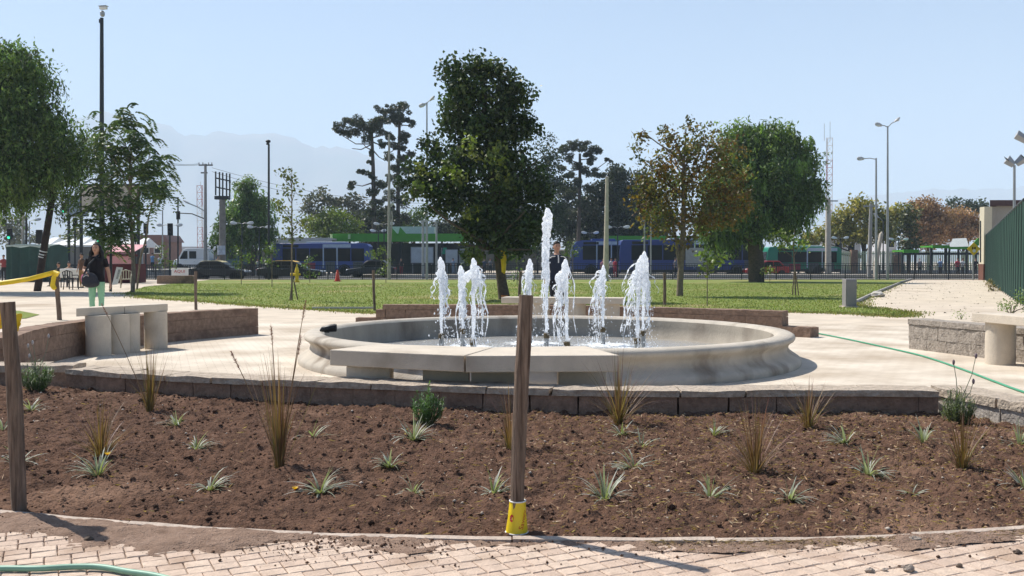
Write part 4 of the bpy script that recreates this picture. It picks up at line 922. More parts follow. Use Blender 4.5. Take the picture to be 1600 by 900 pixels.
# -- weeping tree
def weeping(name, label, base, d, trunk, blobs, dens, L, Wd, hang, cols=G_WIL, limbs=(), r=.35, k=16, per=6, mat=None, fill=.75, clr=.36):
    t = tree(name, label, base); mb = MB(); n_ = len(trunk)
    mb.tube([Vector(base) - Vector((0, 0, .15))] + [P(x, y, d) for x, y in trunk], [r] + [r * (1 - .8 * i / n_) for i in range(n_)], 10)
    for i, (x0, y0, x1, y1) in enumerate(limbs): limb(mb, P(x0, y0, d), P(x1, y1, d + random.uniform(-1, 1)), r * .45, r * .1, 6, .06, i + 40)
    mb.build('trunk', BARK, t, smooth=True); lv = Leaves(); weep(lv, blobs, d, dens * .45, L, Wd, cols, hang, per, k); crown(lv, blobs, d, dens * fill, L * .9, Wd * 1.15, cols, clr, 46, .9, .42, .3); lv.build('crown', t, mat or LEAF); return t
d = 60; weeping('weeping_tree', 'large round weeping green tree behind the autumn tree', (P(1182, 434, d).x, d, 0), d, [(1182, 410), (1178, 370), (1180, 320), (1190, 260)],
    [(1200, 205, 34, 16), (1165, 212, 24, 16), (1225, 215, 22, 14), (1140, 225, 16, 14), (1195, 232, 50, 30), (1165, 250, 40, 36), (1235, 258, 30, 34), (1190, 275, 70, 46), (1265, 258, 18, 18), (1272, 285, 14, 22), (1150, 204, 22, 14), (1248, 228, 20, 18), (1278, 305, 10, 24), (1115, 290, 20, 40), (1150, 300, 46, 40), (1225, 315, 46, 44), (1180, 335, 70, 40), (1125, 345, 34, 44), (1255, 310, 24, 40), (1150, 365, 40, 18), (1215, 355, 30, 18), (1112, 372, 18, 14)], 5.2, .30, .085, .95,
    limbs=[(1180, 380, 1130, 330), (1180, 360, 1230, 300), (1180, 340, 1160, 260), (1182, 330, 1215, 250)], r=.5, k=15, per=5)
# -- pepper tree at the path, crown reaching in from outside the frame
d = 41; weeping('pepper_tree', 'big weeping pepper tree overhanging the path and green stall', (P(-70, 458, d).x, d, 0), d, [(-66, 420), (-60, 360), (-50, 290), (-40, 200), (-20, 130)],
    [(20, 110, 56, 30), (-40, 120, 60, 50), (40, 160, 44, 44), (-20, 190, 90, 60), (70, 200, 22, 34), (50, 240, 56, 44), (0, 270, 80, 54), (110, 215, 28, 22), (125, 240, 22, 36), (95, 265, 30, 40), (-90, 230, 70, 90), (30, 308, 36, 18), (5, 85, 40, 14), (100, 310, 14, 14), (-60, 320, 60, 30), (60, 130, 24, 24), (30, 85, 24, 12), (80, 180, 12, 16)], 9.0, .22, .06, .8,
    limbs=[(-60, 350, 40, 250), (-55, 300, 70, 200), (-45, 250, 20, 120), (-50, 320, 100, 240)], r=.4, k=14, per=6)
d = 92; weeping('pepper_tree', 'rounded green pepper tree behind the steel billboard frame', (P(392, 425, d).x, d, ROADZ), d, [(392, 400), (390, 370), (388, 330)],
    [(385, 300, 22, 22), (378, 325, 32, 26), (405, 330, 26, 30), (362, 355, 26, 24), (395, 362, 40, 26), (350, 378, 20, 14), (415, 365, 16, 22)], 3.0, .42, .12, 2.0, limbs=[(390, 370, 365, 330), (390, 360, 408, 315)], r=.35, k=10, per=4)
# -- far broadleaf masses
def far_tree(name, label, base, d, blobs, cols, L=.36, dens=3.2, cr=.5, per=26, trunk=.22, group=None, jit=.2):
    b = Vector((P(base[0], base[1], d).x, d, ROADZ if d > 68 else 0)); t = tree(name, label, b, group); mb = MB(); cx = base[0]
    top = min(q[1] for q in blobs); mb.tube([b - Vector((0, 0, .1)), P(cx, base[1] - 30, d), P(cx + 2, (base[1] + top) / 2, d), P(cx, top + 15, d)], [trunk, trunk * .85, trunk * .6, trunk * .15], 8)
    for i, q in enumerate(blobs): limb(mb, P(cx, min(q[1] + 40, base[1] - 15), d), P(q[0], q[1], d), trunk * .4, trunk * .08, 4, .05, i)
    mb.build('trunk', BARK, t, smooth=True); lv = Leaves(); crown(lv, blobs, d, dens, L, L * .6, cols, cr, per, .3, .5, jit); lv.build('crown', t, LEAFD); return t
far_tree('round_tree', 'bright yellow green round tree beside the bus station canopy', (522, 420), 112, [(520, 338, 22, 14), (500, 348, 18, 16), (540, 350, 22, 18), (515, 362, 34, 16), (550, 365, 14, 12)], [(.15, .19, .03), (.19, .22, .04), (.11, .15, .03)])
far_tree('grey_tree', 'greyish sparse tree behind the yellow green round tree', (505, 420), 135, [(510, 310, 28, 14), (490, 325, 20, 20), (540, 320, 22, 18), (560, 330, 16, 24), (500, 350, 26, 20), (575, 345, 20, 24)], [(.10, .11, .085), (.13, .12, .10), (.08, .09, .06)], .5, 1.0)
far_tree('poplar_tree', 'light green tree showing between the araucaria and the dark tree', (645, 420), 128, [(640, 350, 16, 14), (655, 355, 18, 14), (635, 365, 16, 14), (655, 335, 12, 12)], [(.12, .17, .05), (.10, .15, .04)])
far_tree('dark_conifer', 'dark evergreen right behind the tall dark tree', (855, 420), 96, [(850, 228, 14, 16), (856, 255, 24, 22), (868, 285, 20, 26), (850, 300, 30, 30), (872, 330, 16, 26), (855, 350, 30, 26), (850, 385, 24, 24)], [(.035, .055, .025), (.05, .07, .035), (.03, .045, .02)], .3, 2.6, .42)
DKC = [(.035, .045, .022), (.05, .06, .03), (.028, .036, .02)]
for i, (cx, bl, lab) in enumerate([
    (925, [(920, 330, 22, 26), (930, 360, 26, 26), (915, 385, 22, 20), (935, 300, 14, 16)], 'dark casuarina tree right above the curved-nosed blue bus'),
    (968, [(965, 275, 16, 18), (960, 305, 24, 26), (975, 335, 26, 30), (965, 370, 30, 24)], 'tall dark casuarina tree behind the slanted concrete pole'),
    (1010, [(1000, 290, 18, 22), (1012, 320, 24, 28), (1005, 355, 30, 26), (1030, 345, 22, 28)], 'dark casuarina tree beside the autumn tree crown'),
    (885, [(890, 300, 12, 20), (880, 335, 16, 24), (893, 365, 20, 24)], 'narrow dark casuarina tree behind the man'),
    (755, [(700, 360, 22, 16), (735, 350, 24, 24), (770, 345, 30, 28), (815, 350, 30, 28), (790, 320, 24, 20)], 'broad dark tree mass behind the bus shelter adverts'),
    (595, [(575, 355, 20, 20), (600, 345, 22, 22), (590, 375, 26, 14), (620, 362, 20, 20)], 'dark bushy tree at the foot of the two araucarias')]):
    far_tree('casuarina_tree', lab, (cx, 422), 124 + i, bl, DKC, .42, 5.0, .55, group='dark trees behind the bus station')
far_tree('yellow_tree', 'yellowing plane tree above the striped fence', (1350, 418), 112, [(1340, 325, 26, 18), (1318, 345, 26, 18), (1365, 340, 26, 22), (1300, 365, 26, 16), (1345, 368, 40, 14), (1385, 355, 22, 24), (1275, 372, 20, 14), (1270, 390, 16, 10), (1400, 335, 20, 16)], [(.34, .28, .05), (.25, .24, .06), (.38, .30, .07), (.18, .19, .05)], .40, 3.2, .45, 24, .3)
far_tree('green_tree', 'slim dark green tree between the yellow and the rust trees', (1420, 418), 108, [(1420, 330, 12, 14), (1416, 355, 14, 18), (1422, 382, 14, 16)], [(.08, .09, .035), (.12, .12, .03), (.06, .07, .03)], .36, 4.0)
for i, (cx, bl, lab) in enumerate([(1450, [(1445, 325, 24, 14), (1435, 350, 26, 20), (1462, 345, 28, 22), (1445, 372, 30, 16)], 'rust brown autumn tree above the green bus shelter roofs'), (1505, [(1500, 342, 24, 16), (1520, 355, 20, 18), (1492, 365, 28, 16), (1475, 350, 22, 20)], 'paler rust brown autumn tree next to the beige building')]):
    far_tree('rust_tree', lab, (cx, 418), 130 + i * 4, bl, [(.38, .20, .10), (.31, .16, .08), (.42, .25, .13), (.27, .16, .08)], .36, 5.0, .5)
far_tree('dark_conifer', 'dark conifer row showing above the rust tree', (1512, 418), 150, [(1490, 318, 10, 10), (1505, 322, 12, 8), (1522, 322, 14, 10), (1535, 326, 14, 10)], [(.03, .05, .025), (.045, .065, .03)], .45, 2.2)
for i, (cx, bl) in enumerate([((20), [(10, 350, 16, 20), (30, 355, 14, 14), (22, 378, 20, 14)]), (112, [(105, 368, 12, 10), (122, 366, 10, 12)]), (60, [(55, 372, 12, 9), (68, 375, 9, 8)])]):
    far_tree('distant_tree', ['hazy olive tree behind the pedestrian signal', 'small hazy tree behind the white market roofs', 'faint low tree above the green stall'][i], (cx, 412), 170, bl, [(.09, .10, .05), (.12, .12, .06)], .6, .8, .6)
# -- araucarias
def araucaria(label, base, d, trunk, tufts, branches, seed):
    b = Vector((P(base[0], base[1], d).x, d, ROADZ)); t = tree('araucaria_tree', label, b); mb = MB(); n_ = len(trunk)
    mb.tube([b] + [P(x, y, d) for x, y in trunk], [.30] + [.28 - .16 * i / n_ for i in range(n_)], 9)
    for i, q in enumerate(branches):
        a, c = P(q[0], q[1], d), P(q[2], q[3], d + random.uniform(-2, 2)); m_ = a.lerp(c, .55) + Vector((0, 0, -abs(c.x - a.x) * .14)); mb.tube([a, m_, c], [.09, .06, .04], 6)
    mb.build('trunk', M('araucaria_bark', (.09, .07, .06), .95, .3, 3), t, smooth=True); lv = Leaves(); rr = random.Random(seed)
    for x, y, r in tufts:
        for k_ in range(6):
            c = P(x + rr.uniform(-.8, .8) * r, y + rr.uniform(-.6, .6) * r, d + rr.uniform(-1, 1) * S(r, d) * 1.2); tuft(lv, c, S(r, d) * rr.uniform(.45, .85), 130, [(.05, .065, .04), (.07, .085, .05), (.085, .07, .05), (.04, .05, .03)], .42, .14)
    lv.build('crown', t, LEAFD)
araucaria('flat topped araucaria tree with bare dangling branch tufts', (585, 425), 112, [(585, 380), (584, 330), (583, 260), (581, 215), (580, 195)],
    [(532, 200, 10), (545, 188, 11), (540, 208, 9), (560, 190, 11), (553, 205, 10), (572, 196, 12), (588, 188, 11), (578, 205, 10), (598, 192, 10), (592, 203, 9), (573, 217, 7), (600, 225, 8), (563, 268, 6), (551, 290, 8), (577, 240, 5), (578, 255, 5), (580, 275, 8), (590, 285, 9), (582, 300, 8), (600, 290, 8), (588, 315, 9), (577, 330, 9), (595, 335, 9)],
    [(582, 225, 535, 212), (582, 225, 550, 232), (582, 235, 565, 222), (583, 215, 605, 205), (583, 222, 600, 226), (583, 270, 563, 268), (584, 285, 551, 288), (583, 235, 600, 250)], 1)
araucaria('taller narrow araucaria tree standing close behind its flat topped twin', (623, 425), 118, [(623, 380), (622, 330), (622, 270), (624, 215), (624, 185)],
    [(595, 173, 9), (608, 170, 8), (612, 182, 9), (628, 170, 11), (632, 180, 9), (600, 185, 8), (622, 190, 8), (646, 193, 7), (635, 188, 6), (612, 213, 8), (628, 218, 9), (634, 212, 7), (615, 228, 7), (628, 230, 7), (610, 245, 8), (625, 250, 10), (640, 242, 8), (618, 265, 9), (632, 262, 7), (612, 280, 9), (626, 290, 11), (636, 268, 6), (610, 305, 10), (625, 315, 12), (612, 330, 10), (628, 340, 12), (605, 350, 10), (622, 358, 11)],
    [(624, 195, 646, 192), (624, 200, 600, 175), (623, 215, 640, 210), (623, 255, 642, 243), (623, 225, 605, 240)], 2)
araucaria('third araucaria tree, short and bushy, behind the tall dark tree', (905, 425), 122, [(904, 380), (905, 330), (906, 280), (906, 240)],
    [(880, 235, 9), (893, 228, 9), (905, 228, 9), (918, 228, 9), (930, 236, 9), (888, 248, 9), (918, 244, 8), (903, 258, 7), (876, 262, 7), (925, 252, 7), (950, 250, 5), (912, 265, 9), (925, 270, 9), (940, 272, 7), (888, 275, 8), (905, 285, 9), (920, 295, 9), (890, 300, 9), (910, 315, 10), (925, 330, 10), (895, 335, 10)],
    [(905, 255, 880, 240), (905, 250, 930, 240), (905, 270, 950, 251), (905, 265, 878, 262)], 3)
# -- small tree with feathery compound leaves by the globe lamp
d = 40; b = Vector((P(207, 452, d).x, d, 0)); t = tree('feathery_tree', 'small tree with long feathery compound leaves beside the globe lamp', b); mb = MB(); lv = Leaves()
mb.tube([b - Vector((0, 0, .1)), P(209, 430, d), P(207, 380, d), P(202, 320, d), P(205, 270, d), P(200, 230, d)], [.10, .085, .08, .075, .06, .04], 8)
tips = [(160, 225), (185, 205), (215, 200), (235, 235), (175, 245), (205, 235), (240, 265), (150, 285), (180, 285), (225, 275), (160, 345), (190, 350), (175, 375), (145, 335), (200, 320), (245, 300)]
for i, (x, y) in enumerate(tips):
    sy_ = min(max(y + 55, 250), 400); a = P(204, sy_, d); c = P(x, y, d + random.uniform(-.8, .8)); limb(mb, a, c, .035, .015, 4, .08, i + 60)
    for k_ in range(26):
        an = random.uniform(0, 6.28); ln = random.uniform(.6, 1.15); el_ = random.uniform(-.35, 1.1); N = 13; tt = np.linspace(.12, 1, N); c0_ = np.array(c) + rng.normal(size=3) * np.array([.3, .3, .42]); p = c0_[None] + np.c_[np.cos(an) * ln * tt * .85, np.sin(an) * ln * tt * .85, el_ * ln * tt - (.5 + .5 * random.random()) * ln * tt ** 2]
        ax = np.array([np.cos(an), np.sin(an), 0]); sd_ = np.array([-np.sin(an), np.cos(an), 0]); cb = pal([(.06, .11, .03), (.09, .145, .035), (.045, .08, .022), (.14, .19, .05)], 1, .2)[0]
        for s_ in (-1, 1): lv.add(p + sd_ * s_ * .085, np.repeat((sd_ * s_ + ax * .45 + np.array([0, 0, -.45]))[None], N, 0) + rng.normal(size=(N, 3)) * .15, .20, .07, np.repeat(cb[None], N, 0) * (.8 + .4 * rng.random((N, 1))))
mb.build('trunk', BARK_L, t, smooth=True); lv.build('crown', t, LEAFD)
d = 44; b = Vector((P(214, 447, d).x, d, 0)); t = tree('bent_sapling', 'thin sapling with a bent bare stem and drooping feathery leaves', b); mb = MB(); lv = Leaves()
mb.tube([b, P(219, 405, d), P(229, 370, d), P(232, 340, d), P(240, 310, d), P(241, 295, d)], [.05, .045, .04, .035, .03, .02], 7)
for x, y in ((241, 296), (250, 285), (232, 290), (258, 290)):
    c = P(x, y, d); limb(mb, P(240, 308, d), c, .02, .01, 3, .05)
    for k_ in range(8):
        an = random.uniform(0, 6.28); ln = random.uniform(.6, 1.0); N = 11; tt = np.linspace(.12, 1, N); p = np.array(c)[None] + np.c_[np.cos(an) * ln * tt, np.sin(an) * ln * tt, .3 * ln * tt - .9 * ln * tt ** 2]; sd_ = np.array([-np.sin(an), np.cos(an), 0])
        for s_ in (-1, 1): lv.add(p + sd_ * s_ * .07, np.repeat((sd_ * s_ + np.array([0, 0, -.5]))[None], N, 0), .17, .06, pal([(.045, .08, .025), (.07, .11, .03)], N, .2))
mb.build('trunk', BARK_L, t, smooth=True); lv.build('crown', t, LEAFD)
# -- young staked trees in the lawn and along the railing
def sapling(label, px, py, top, blobs, cols, L=.10, dens=5, per=14, cr=.12, r=.025, stake=None, bend=0):
    b = at(px, py); d = b.y; t = tree('sapling', label, b, 'young staked trees'); mb = MB()
    mb.tube([b - Vector((0, 0, .05)), P(px + bend * .3, py - (py - top) * .33, d), P(px + bend, py - (py - top) * .66, d), P(px + bend * .6, top, d)], [r, r * .9, r * .7, r * .3], 6)
    for i, q in enumerate(blobs): limb(mb, P(px + bend * .7, min(q[1] + 18, py - 8), d), P(q[0], q[1], d), r * .45, r * .2, 3, .05, i)
    mb.build('trunk', BARK_L, t, smooth=True); lv = Leaves(); crown(lv, blobs, d, dens, L, L * .7, cols, cr, per, .5, .6); lv.build('crown', t)
    if stake:
        for x0, y0, x1, y1 in stake: MB().tube([P(x0, y0, d - .1), P(x1, y1, d - .05)], .022, 6).build('stake', WOOD, t)
GY = [(.12, .17, .04), (.17, .2, .05), (.09, .13, .03)]; GS = [(.07, .11, .03), (.10, .14, .04)]
sapling('tall slim sapling with sparse leaves tied between two stakes', 456, 470, 262, [(441, 275, 9, 10), (452, 275, 7, 8), (446, 300, 9, 12), (462, 298, 7, 10), (440, 325, 8, 10), (452, 335, 10, 14), (468, 345, 7, 10), (436, 318, 6, 6), (475, 350, 8, 6), (450, 360, 9, 12), (460, 370, 8, 8)], [(.09, .11, .04), (.15, .16, .06), (.12, .13, .05)], .12, 4.0, 13, .13, .03, [(453, 470, 457, 438), (465, 468, 459, 438)])
sapling('thin sapling with two bright leaf clumps beside the weeping tree', 1105, 479, 394, [(1103, 400, 9, 7), (1110, 408, 8, 10), (1104, 420, 7, 8), (1130, 405, 8, 6)], GY, .12, 7, 16, .12, .016)
sapling('young tree with yellowish top and tied stem near the green bus', 1243, 462, 358, [(1213, 368, 10, 8), (1225, 372, 10, 8), (1240, 375, 12, 8), (1252, 382, 8, 6), (1218, 385, 10, 6)], GY, .13, 6, 16, .14, .03, [(1238, 462, 1241, 425), (1248, 462, 1243, 425)], bend=-3)
for lab, px, py, top, bl, cols in [
    ('bushy sapling in front of the two pedestrians', 257, 443, 378, [(257, 388, 9, 9), (255, 402, 8, 8), (250, 412, 12, 8), (264, 408, 8, 10)], GS), ('leafy sapling beside the nose of the first taxi', 377, 445, 382, [(374, 392, 10, 9), (380, 402, 11, 10), (372, 412, 8, 8), (386, 400, 7, 8)], GS),
    ('leafy sapling at the tail of the second taxi', 425, 449, 378, [(420, 388, 9, 9), (427, 398, 9, 10), (422, 410, 8, 9)], GS), ('bushy sapling at the nose of the second taxi', 484, 442, 394, [(482, 404, 8, 9), (478, 418, 8, 10), (486, 430, 7, 8)], GS),
    ('drooping yellow green sapling beside the grey wooden pole', 603, 442, 384, [(600, 392, 8, 8), (593, 402, 9, 10), (604, 410, 8, 12), (597, 425, 7, 9), (582, 396, 7, 4)], GY), ('slim leafy sapling between the tall tree and the man', 808, 445, 388, [(804, 398, 6, 9), (808, 412, 6, 10), (805, 428, 6, 8)], GS),
    ('broad sapling behind the man against the blue bus', 895, 446, 374, [(890, 384, 9, 8), (898, 392, 10, 9), (886, 398, 8, 8)], GS), ('low leafy bush at the railing by the weeping trunk', 1203, 443, 414, [(1197, 424, 6, 8), (1206, 422, 7, 8)], GY)]:
    sapling(lab, px, py, top, bl, cols, .13, 5, 15, .16, .022)
def shrub(label, px, py, blobs, cols, L=.08):
    b = at(px, py); d = b.y; t = E('shrub', label, 'shrub', b); mb = MB()
    for i, q in enumerate(blobs): limb(mb, b, P(q[0], q[1], d), .02, .006, 4, .08, i, 5)
    mb.build('stems', BARK_L, t); lv = Leaves(); crown(lv, blobs, d, 10, L, L * .35, cols, .09, 26, -.3, .6); lv.build('foliage', t)
shrub('feathery green shrub at the foot of the green metal fence', 1578, 492, [(1582, 474, 12, 10), (1595, 468, 14, 12), (1572, 480, 8, 8), (1606, 478, 10, 10)], [(.12, .18, .05), (.17, .22, .07)])
shrub('tiny weed growing behind the split block wall', 1502, 499, [(1501, 493, 5, 5)], [(.15, .2, .06)], .05)
shrub('dry weeds along the base of the green metal fence', 1552, 455, [(1552, 450, 4, 6), (1558, 458, 5, 6), (1545, 443, 3, 5)], [(.28, .2, .08), (.2, .17, .06)], .12)
# ================================================================== POLES, LAMPS, SIGNALS, FENCES, BUILDINGS
def gz(d): return ROADZ if d > 67.4 else 0.0
def foot(px, d): return Vector((P(px, 430, d).x, d, gz(d)))
def pole_root(name, label, cat, px, d): return E(name, label, cat, foot(px, d))
def shaft(root, px, top, d, r0, r1, mat=STEEL, name='pole', lean=0, n=10):
    b = foot(px, d); t = P(px + lean, top, d); return MB().tube([b, b.lerp(t, .5), t], [r0, (r0 + r1) / 2, r1], n).build(name, mat, root, smooth=True)
def cobra(root, a, tip, r=.035, hl=.75, mat=None, arm=True):
    a, tip = Vector(a), Vector(tip)
    if arm: MB().tube([a, a.lerp(tip, .5) + Vector((0, 0, .06)), tip], r, 7).build('arm', STEEL, root, smooth=True)
    dr = (tip - a).normalized(); e = tip + dr * hl
    h = MB().tube([tip - dr * .05, tip + dr * hl * .35, tip + dr * hl * .8, e], [.06, .13, .12, .05], 10, sx=.7, sy=1.1).build('lamp_head', mat or M('lamp_grey', (.45, .46, .47), .5), root, smooth=True)
    q = tip + dr * hl * .5; MB().ball(q + Vector((0, 0, -.06)), (.16, .12, .06), 8, 5).build('lens', M('lens_white', (.7, .72, .74), .3), h, smooth='all')
# tall camera mast
d = 55; r_ = pole_root('camera_mast', 'very tall dark mast carrying a surveillance camera', 'mast', 158, d); shaft(r_, 159, 28, d, .16, .10, DARKM)
c = P(160, 20, d); MB().lathe([(.06, -.2), (.13, -.12), (.13, .05), (.05, .14)], 12, c + Vector((0, 0, -.02))).build('camera_base', STEEL, r_, smooth=True)
q = MB().box(c + Vector((.08, -.05, .26)), (.42, .2, .15), R(-12)).build('camera_housing', WHITE, r_, bevel=.02); MB().box(c + Vector((.08, -.05, .36)), (.5, .26, .03), R(-12)).build('sun_shield', STEEL, q)
MB().box(P(156.6, 33, d), (.12, .1, .2)).build('junction_box', DARKM, r_)
# globe lamp
d = 41; r_ = pole_root('globe_lamp', 'park lamp with a grey flattened globe on a slim post', 'lamp', 172.5, d); shaft(r_, 172.5, 240, d, .06, .045, DARKM, lean=2)
MB().ball(P(174.5, 234, d), (.29, .29, .20), 18, 12).build('globe', M('globe_grey', (.30, .31, .31), .35, .08, 6), r_, smooth='all'); MB().lathe([(.07, 0), (.09, .06), (.03, .1)], 10, P(174.5, 226.5, d)).build('cap', DARKM, r_)
# leaning dark timber pole
d = 41.2; b = at(57, 455); d = b.y; r_ = E('leaning_pole', 'leaning dark timber pole under the pepper tree', 'pole', b)
MB().tube([b - Vector((0, 0, .2)), P(67, 400, d), P(83, 300, d), P(97, 215, d), P(102, 190, d)], [.155, .15, .13, .11, .09], 10).build('shaft', M('timber_dark', (.045, .03, .025), .9, .3, 6, .5), r_, smooth=True)
c = P(98, 208, d); MB().tube([c + Vector((.28 * math.cos(a), .28 * math.sin(a), .08 * math.sin(a))) for a in np.linspace(0, 6.283, 15)], .03, 6).build('iron_ring', DARKM, r_)
for y in (392, 397, 401): MB().tube([P(68 - (y - 392) * .18, y, d), P(67.6 - (y - 392) * .18, y + 1.6, d)], .158, 12).build('pale_band', WHITE, r_)
# street lamps
def lamp2(label, px, top, d, tips, r=.09):
    r_ = pole_root('street_lamp', label, 'street lamp', px, d); shaft(r_, px, top, d, r, r * .55)
    for x, y in tips: cobra(r_, P(px, top + 2, d), P(x, y, d), .03, S(10, d) if S(10, d) < .9 else .9)
lamp2('tall twin headed street lamp beside the tall dark tree', 667, 160, 66.6, [(672, 157), (664, 163)], .09)
lamp2('tall street lamp with one raised head beside the gravel path', 1387, 197, 66.5, [(1398, 190), (1377, 196)], .10)
lamp2('street lamp with a single arm reaching over the lawn', 1369, 247, 66.2, [(1349, 248)], .10)
r_ = pole_root('floodlight_mast', 'black mast with a small floodlight behind the staked sapling', 'mast', 420, 66.6); shaft(r_, 420, 226, 66.6, .085, .07, DARKM); MB().ball(P(419, 221, 66.6), (.18, .18, .12), 10, 6).build('floodlight', BLACK, r_, smooth='all'); MB().ball(P(418.5, 225, 66.6), (.14, .14, .07), 10, 6).build('collar', DARKM, r_, smooth='all')
r_ = pole_root('utility_pole', 'slim grey utility pole with a round lamp beside the bus shelter', 'pole', 608, 66.5); shaft(r_, 608, 210, 66.5, .13, .07, CONC_G); cobra(r_, P(608, 328, 66.5), P(611, 322, 66.5), .03, .4)
MB().tube([P(609, 400, 66.4), P(613, 340, 66.4), P(612, 330, 66.4)], .05, 6).build('brace', CONC_G, r_)
for px, top, r0, nm in ((661, 345, .10, 'short grey pole paired with the twin headed street lamp'), (682, 347, .08, 'short pole standing before the white ad board')):
    r_ = pole_root('utility_pole', nm, 'pole', px, 70); shaft(r_, px, top, 70, r0, r0 * .9, STEEL); MB().box(P(px, top, 70), (.3, .3, .08)).build('cap_plate', STEEL, r_)
r_ = pole_root('concrete_pole', 'tapered bare concrete pole rising behind a jet', 'pole', 948, 62); shaft(r_, 946.5, 278, 62, .19, .10, CONC, lean=2); MB().lathe([(.13, 0), (.14, .05), (.05, .1)], 10, P(948.5, 278, 62)).build('cap', CONC_G, r_)
r_ = pole_root('concrete_pole', 'white concrete pole in front of the radio mast', 'pole', 1294, 95); shaft(r_, 1294, 310, 95, .34, .24, CONC); MB().box(P(1294, 314, 95), (1.9, .12, .12)).build('crossarm', STEEL, r_)
r_ = pole_root('concrete_pole', 'concrete pole paired with the single arm street lamp', 'pole', 1358, 80); shaft(r_, 1358, 318, 80, .2, .13, CONC_G, lean=3); MB().box(P(1361, 322, 80), (1.2, .1, .1)).build('crossarm', STEEL, r_)
b = foot(1368, 78); r_ = E('leaning_pole', 'pale broken pole leaning beside the striped fence', 'pole', b); MB().tube([b, P(1369, 410, 78), P(1377, 365, 78)], [.2, .19, .16], 9).build('shaft', CONC, r_, smooth=True); MB().tube([P(1377, 367, 78), P(1378, 362, 78)], [.18, .05], 9).build('broken_top', CONC, r_)
for px, top, lab in ((1007, 341, 'thin pole with no lamp in front of the second blue bus'), (1017, 335, 'plain slim pole between the bus noses and the autumn tree')):
    r_ = pole_root('sign_pole', lab, 'pole', px, 68.5); shaft(r_, px, top, 68.5, .06, .05, STEEL); MB().lathe([(.06, 0), (.03, .06)], 8, P(px, top, 68.5)).build('cap', DARKM, r_)
# small twin arm lamps of the station
def twin(label, px, y, d, half=18):
    r_ = pole_root('twin_lamp', label, 'street lamp', px, d); shaft(r_, px, y, d, .06, .05, DARKM)
    for s_ in (-1, 1): cobra(r_, P(px, y + 1, d), P(px + s_ * half, y, d), .025, .5, WHITE)
for px, y, d, h_, lab in ((378, 349, 80, 9, 'twin arm lamp before the green pepper tree'), (405, 355, 84, 10, 'lower twin arm lamp before the cream shelter roof'), (600, 350, 90, 8, 'twin arm lamp over the green canopy'), (591, 361, 95, 5, 'small twin arm lamp peeping over the green canopy'), (965, 355, 82, 10, 'dark twin arm lamp between the two blue buses'), (922, 364, 96, 6, 'twin arm lamp over the curved-nosed bus'), (265, 352, 80, 11, 'twin arm lamp beside the traffic signals'), (1313, 372, 100, 6, 'twin arm lamp before the yellowing tree'), (1404, 374, 100, 8, 'twin arm lamp before the slim dark green tree')): twin(lab, px, y, d, h_)
r_ = pole_root('arm_lamp', 'single arm lamp behind the gravel path', 'street lamp', 1380, 90); shaft(r_, 1380, 345, 90, .07, .05, DARKM); cobra(r_, P(1380, 346, 90), P(1373, 340, 90), .03, .6)
r_ = pole_root('arm_lamp', 'distant arm lamp behind the leaning timber pole', 'street lamp', 46, 95); shaft(r_, 46, 346, 95, .07, .05, STEEL); cobra(r_, P(46, 346, 95), P(55, 344, 95), .03, .6)
r_ = pole_root('arm_lamp', 'distant square arm lamp beside the bent sapling', 'street lamp', 254, 100); shaft(r_, 254, 328, 100, .08, .06, STEEL); MB().tube([P(254, 329, 100), P(236, 327, 100)], .05, 6).build('arm', STEEL, r_)
# power pole with wires, billboard frame, radio masts
d = 90; r_ = pole_root('power_pole', 'wooden power pole with crossarms and insulators', 'pole', 321, d); shaft(r_, 321, 256, d, .19, .12, CONC_G)
MB().box(P(321.5, 258, d), (1.3, .12, .12)).build('crossarm', DARKM, r_); MB().box(P(319, 270, d), (.6, .12, .12)).build('crossarm', DARKM, r_)
for x in (311, 317, 326, 331): MB().lathe([(.03, 0), (.06, .08), (.03, .2)], 8, P(x, 257, d)).build('insulator', STEEL, r_)
cobra(r_, P(320, 330, d), P(298, 319, d), .05, .8)
MB().tube([P(320, 342, d), P(300, 334, d), P(281, 333, d)], .05, 7).build('signal_arm', DARKM, r_)
def wire(label, a, b, sag):
    pts = [a.lerp(b, t) - Vector((0, 0, sag * 4 * t * (1 - t))) for t in np.linspace(0, 1, 14)]; mb = MB(); mb.tube(pts, .018, 4); T(mb.build('overhead_wire', BLACK, None), label, 'wire')
wire('upper overhead wire from the power pole past the feathery tree', P(311, 256, 90), P(150, 222, 60), .5); wire('lower overhead wire from the power pole past the feathery tree', P(317, 257, 90), P(150, 228, 60), .5)
wire('overhead wire from the power pole to the dark tree, upper of two', P(331, 262, 90), P(700, 318, 100), .9); wire('overhead wire from the power pole to the dark tree, lower of two', P(331, 268, 90), P(700, 326, 100), 1.0)
wire('overhead wire behind the green canopy', P(640, 308, 115), P(420, 330, 95), .3)
d = 84; r_ = pole_root('empty_billboard', 'empty steel billboard frame on a thick post', 'billboard', 347, d); shaft(r_, 347.5, 312, d, .32, .27, M('rusty_grey', (.26, .23, .2), .8, .2, 3))
mb = None
for x in (337, 343, 348, 354, 359): MB().tube([P(x, 268 + (x - 337) * .15, d + (x - 347) * .06), P(x, 305 + (x - 337) * .3, d + (x - 347) * .06)], .07, 6).build('upright', DARKM, r_)
for y in (278, 292): MB().tube([P(336.5, y, d - .6), P(360, y + 5, d + .8)], .06, 6).build('rail', DARKM, r_)
MB().box(P(347, 309, d), (1.2, .5, .3)).build('platform', DARKM, r_); MB().tube([P(345.6, 384, d - .3), P(346, 398, d - .3)], .34, 12).build('poster_wrap', M('poster_white', (.6, .62, .66), .8, .3, 4), r_)
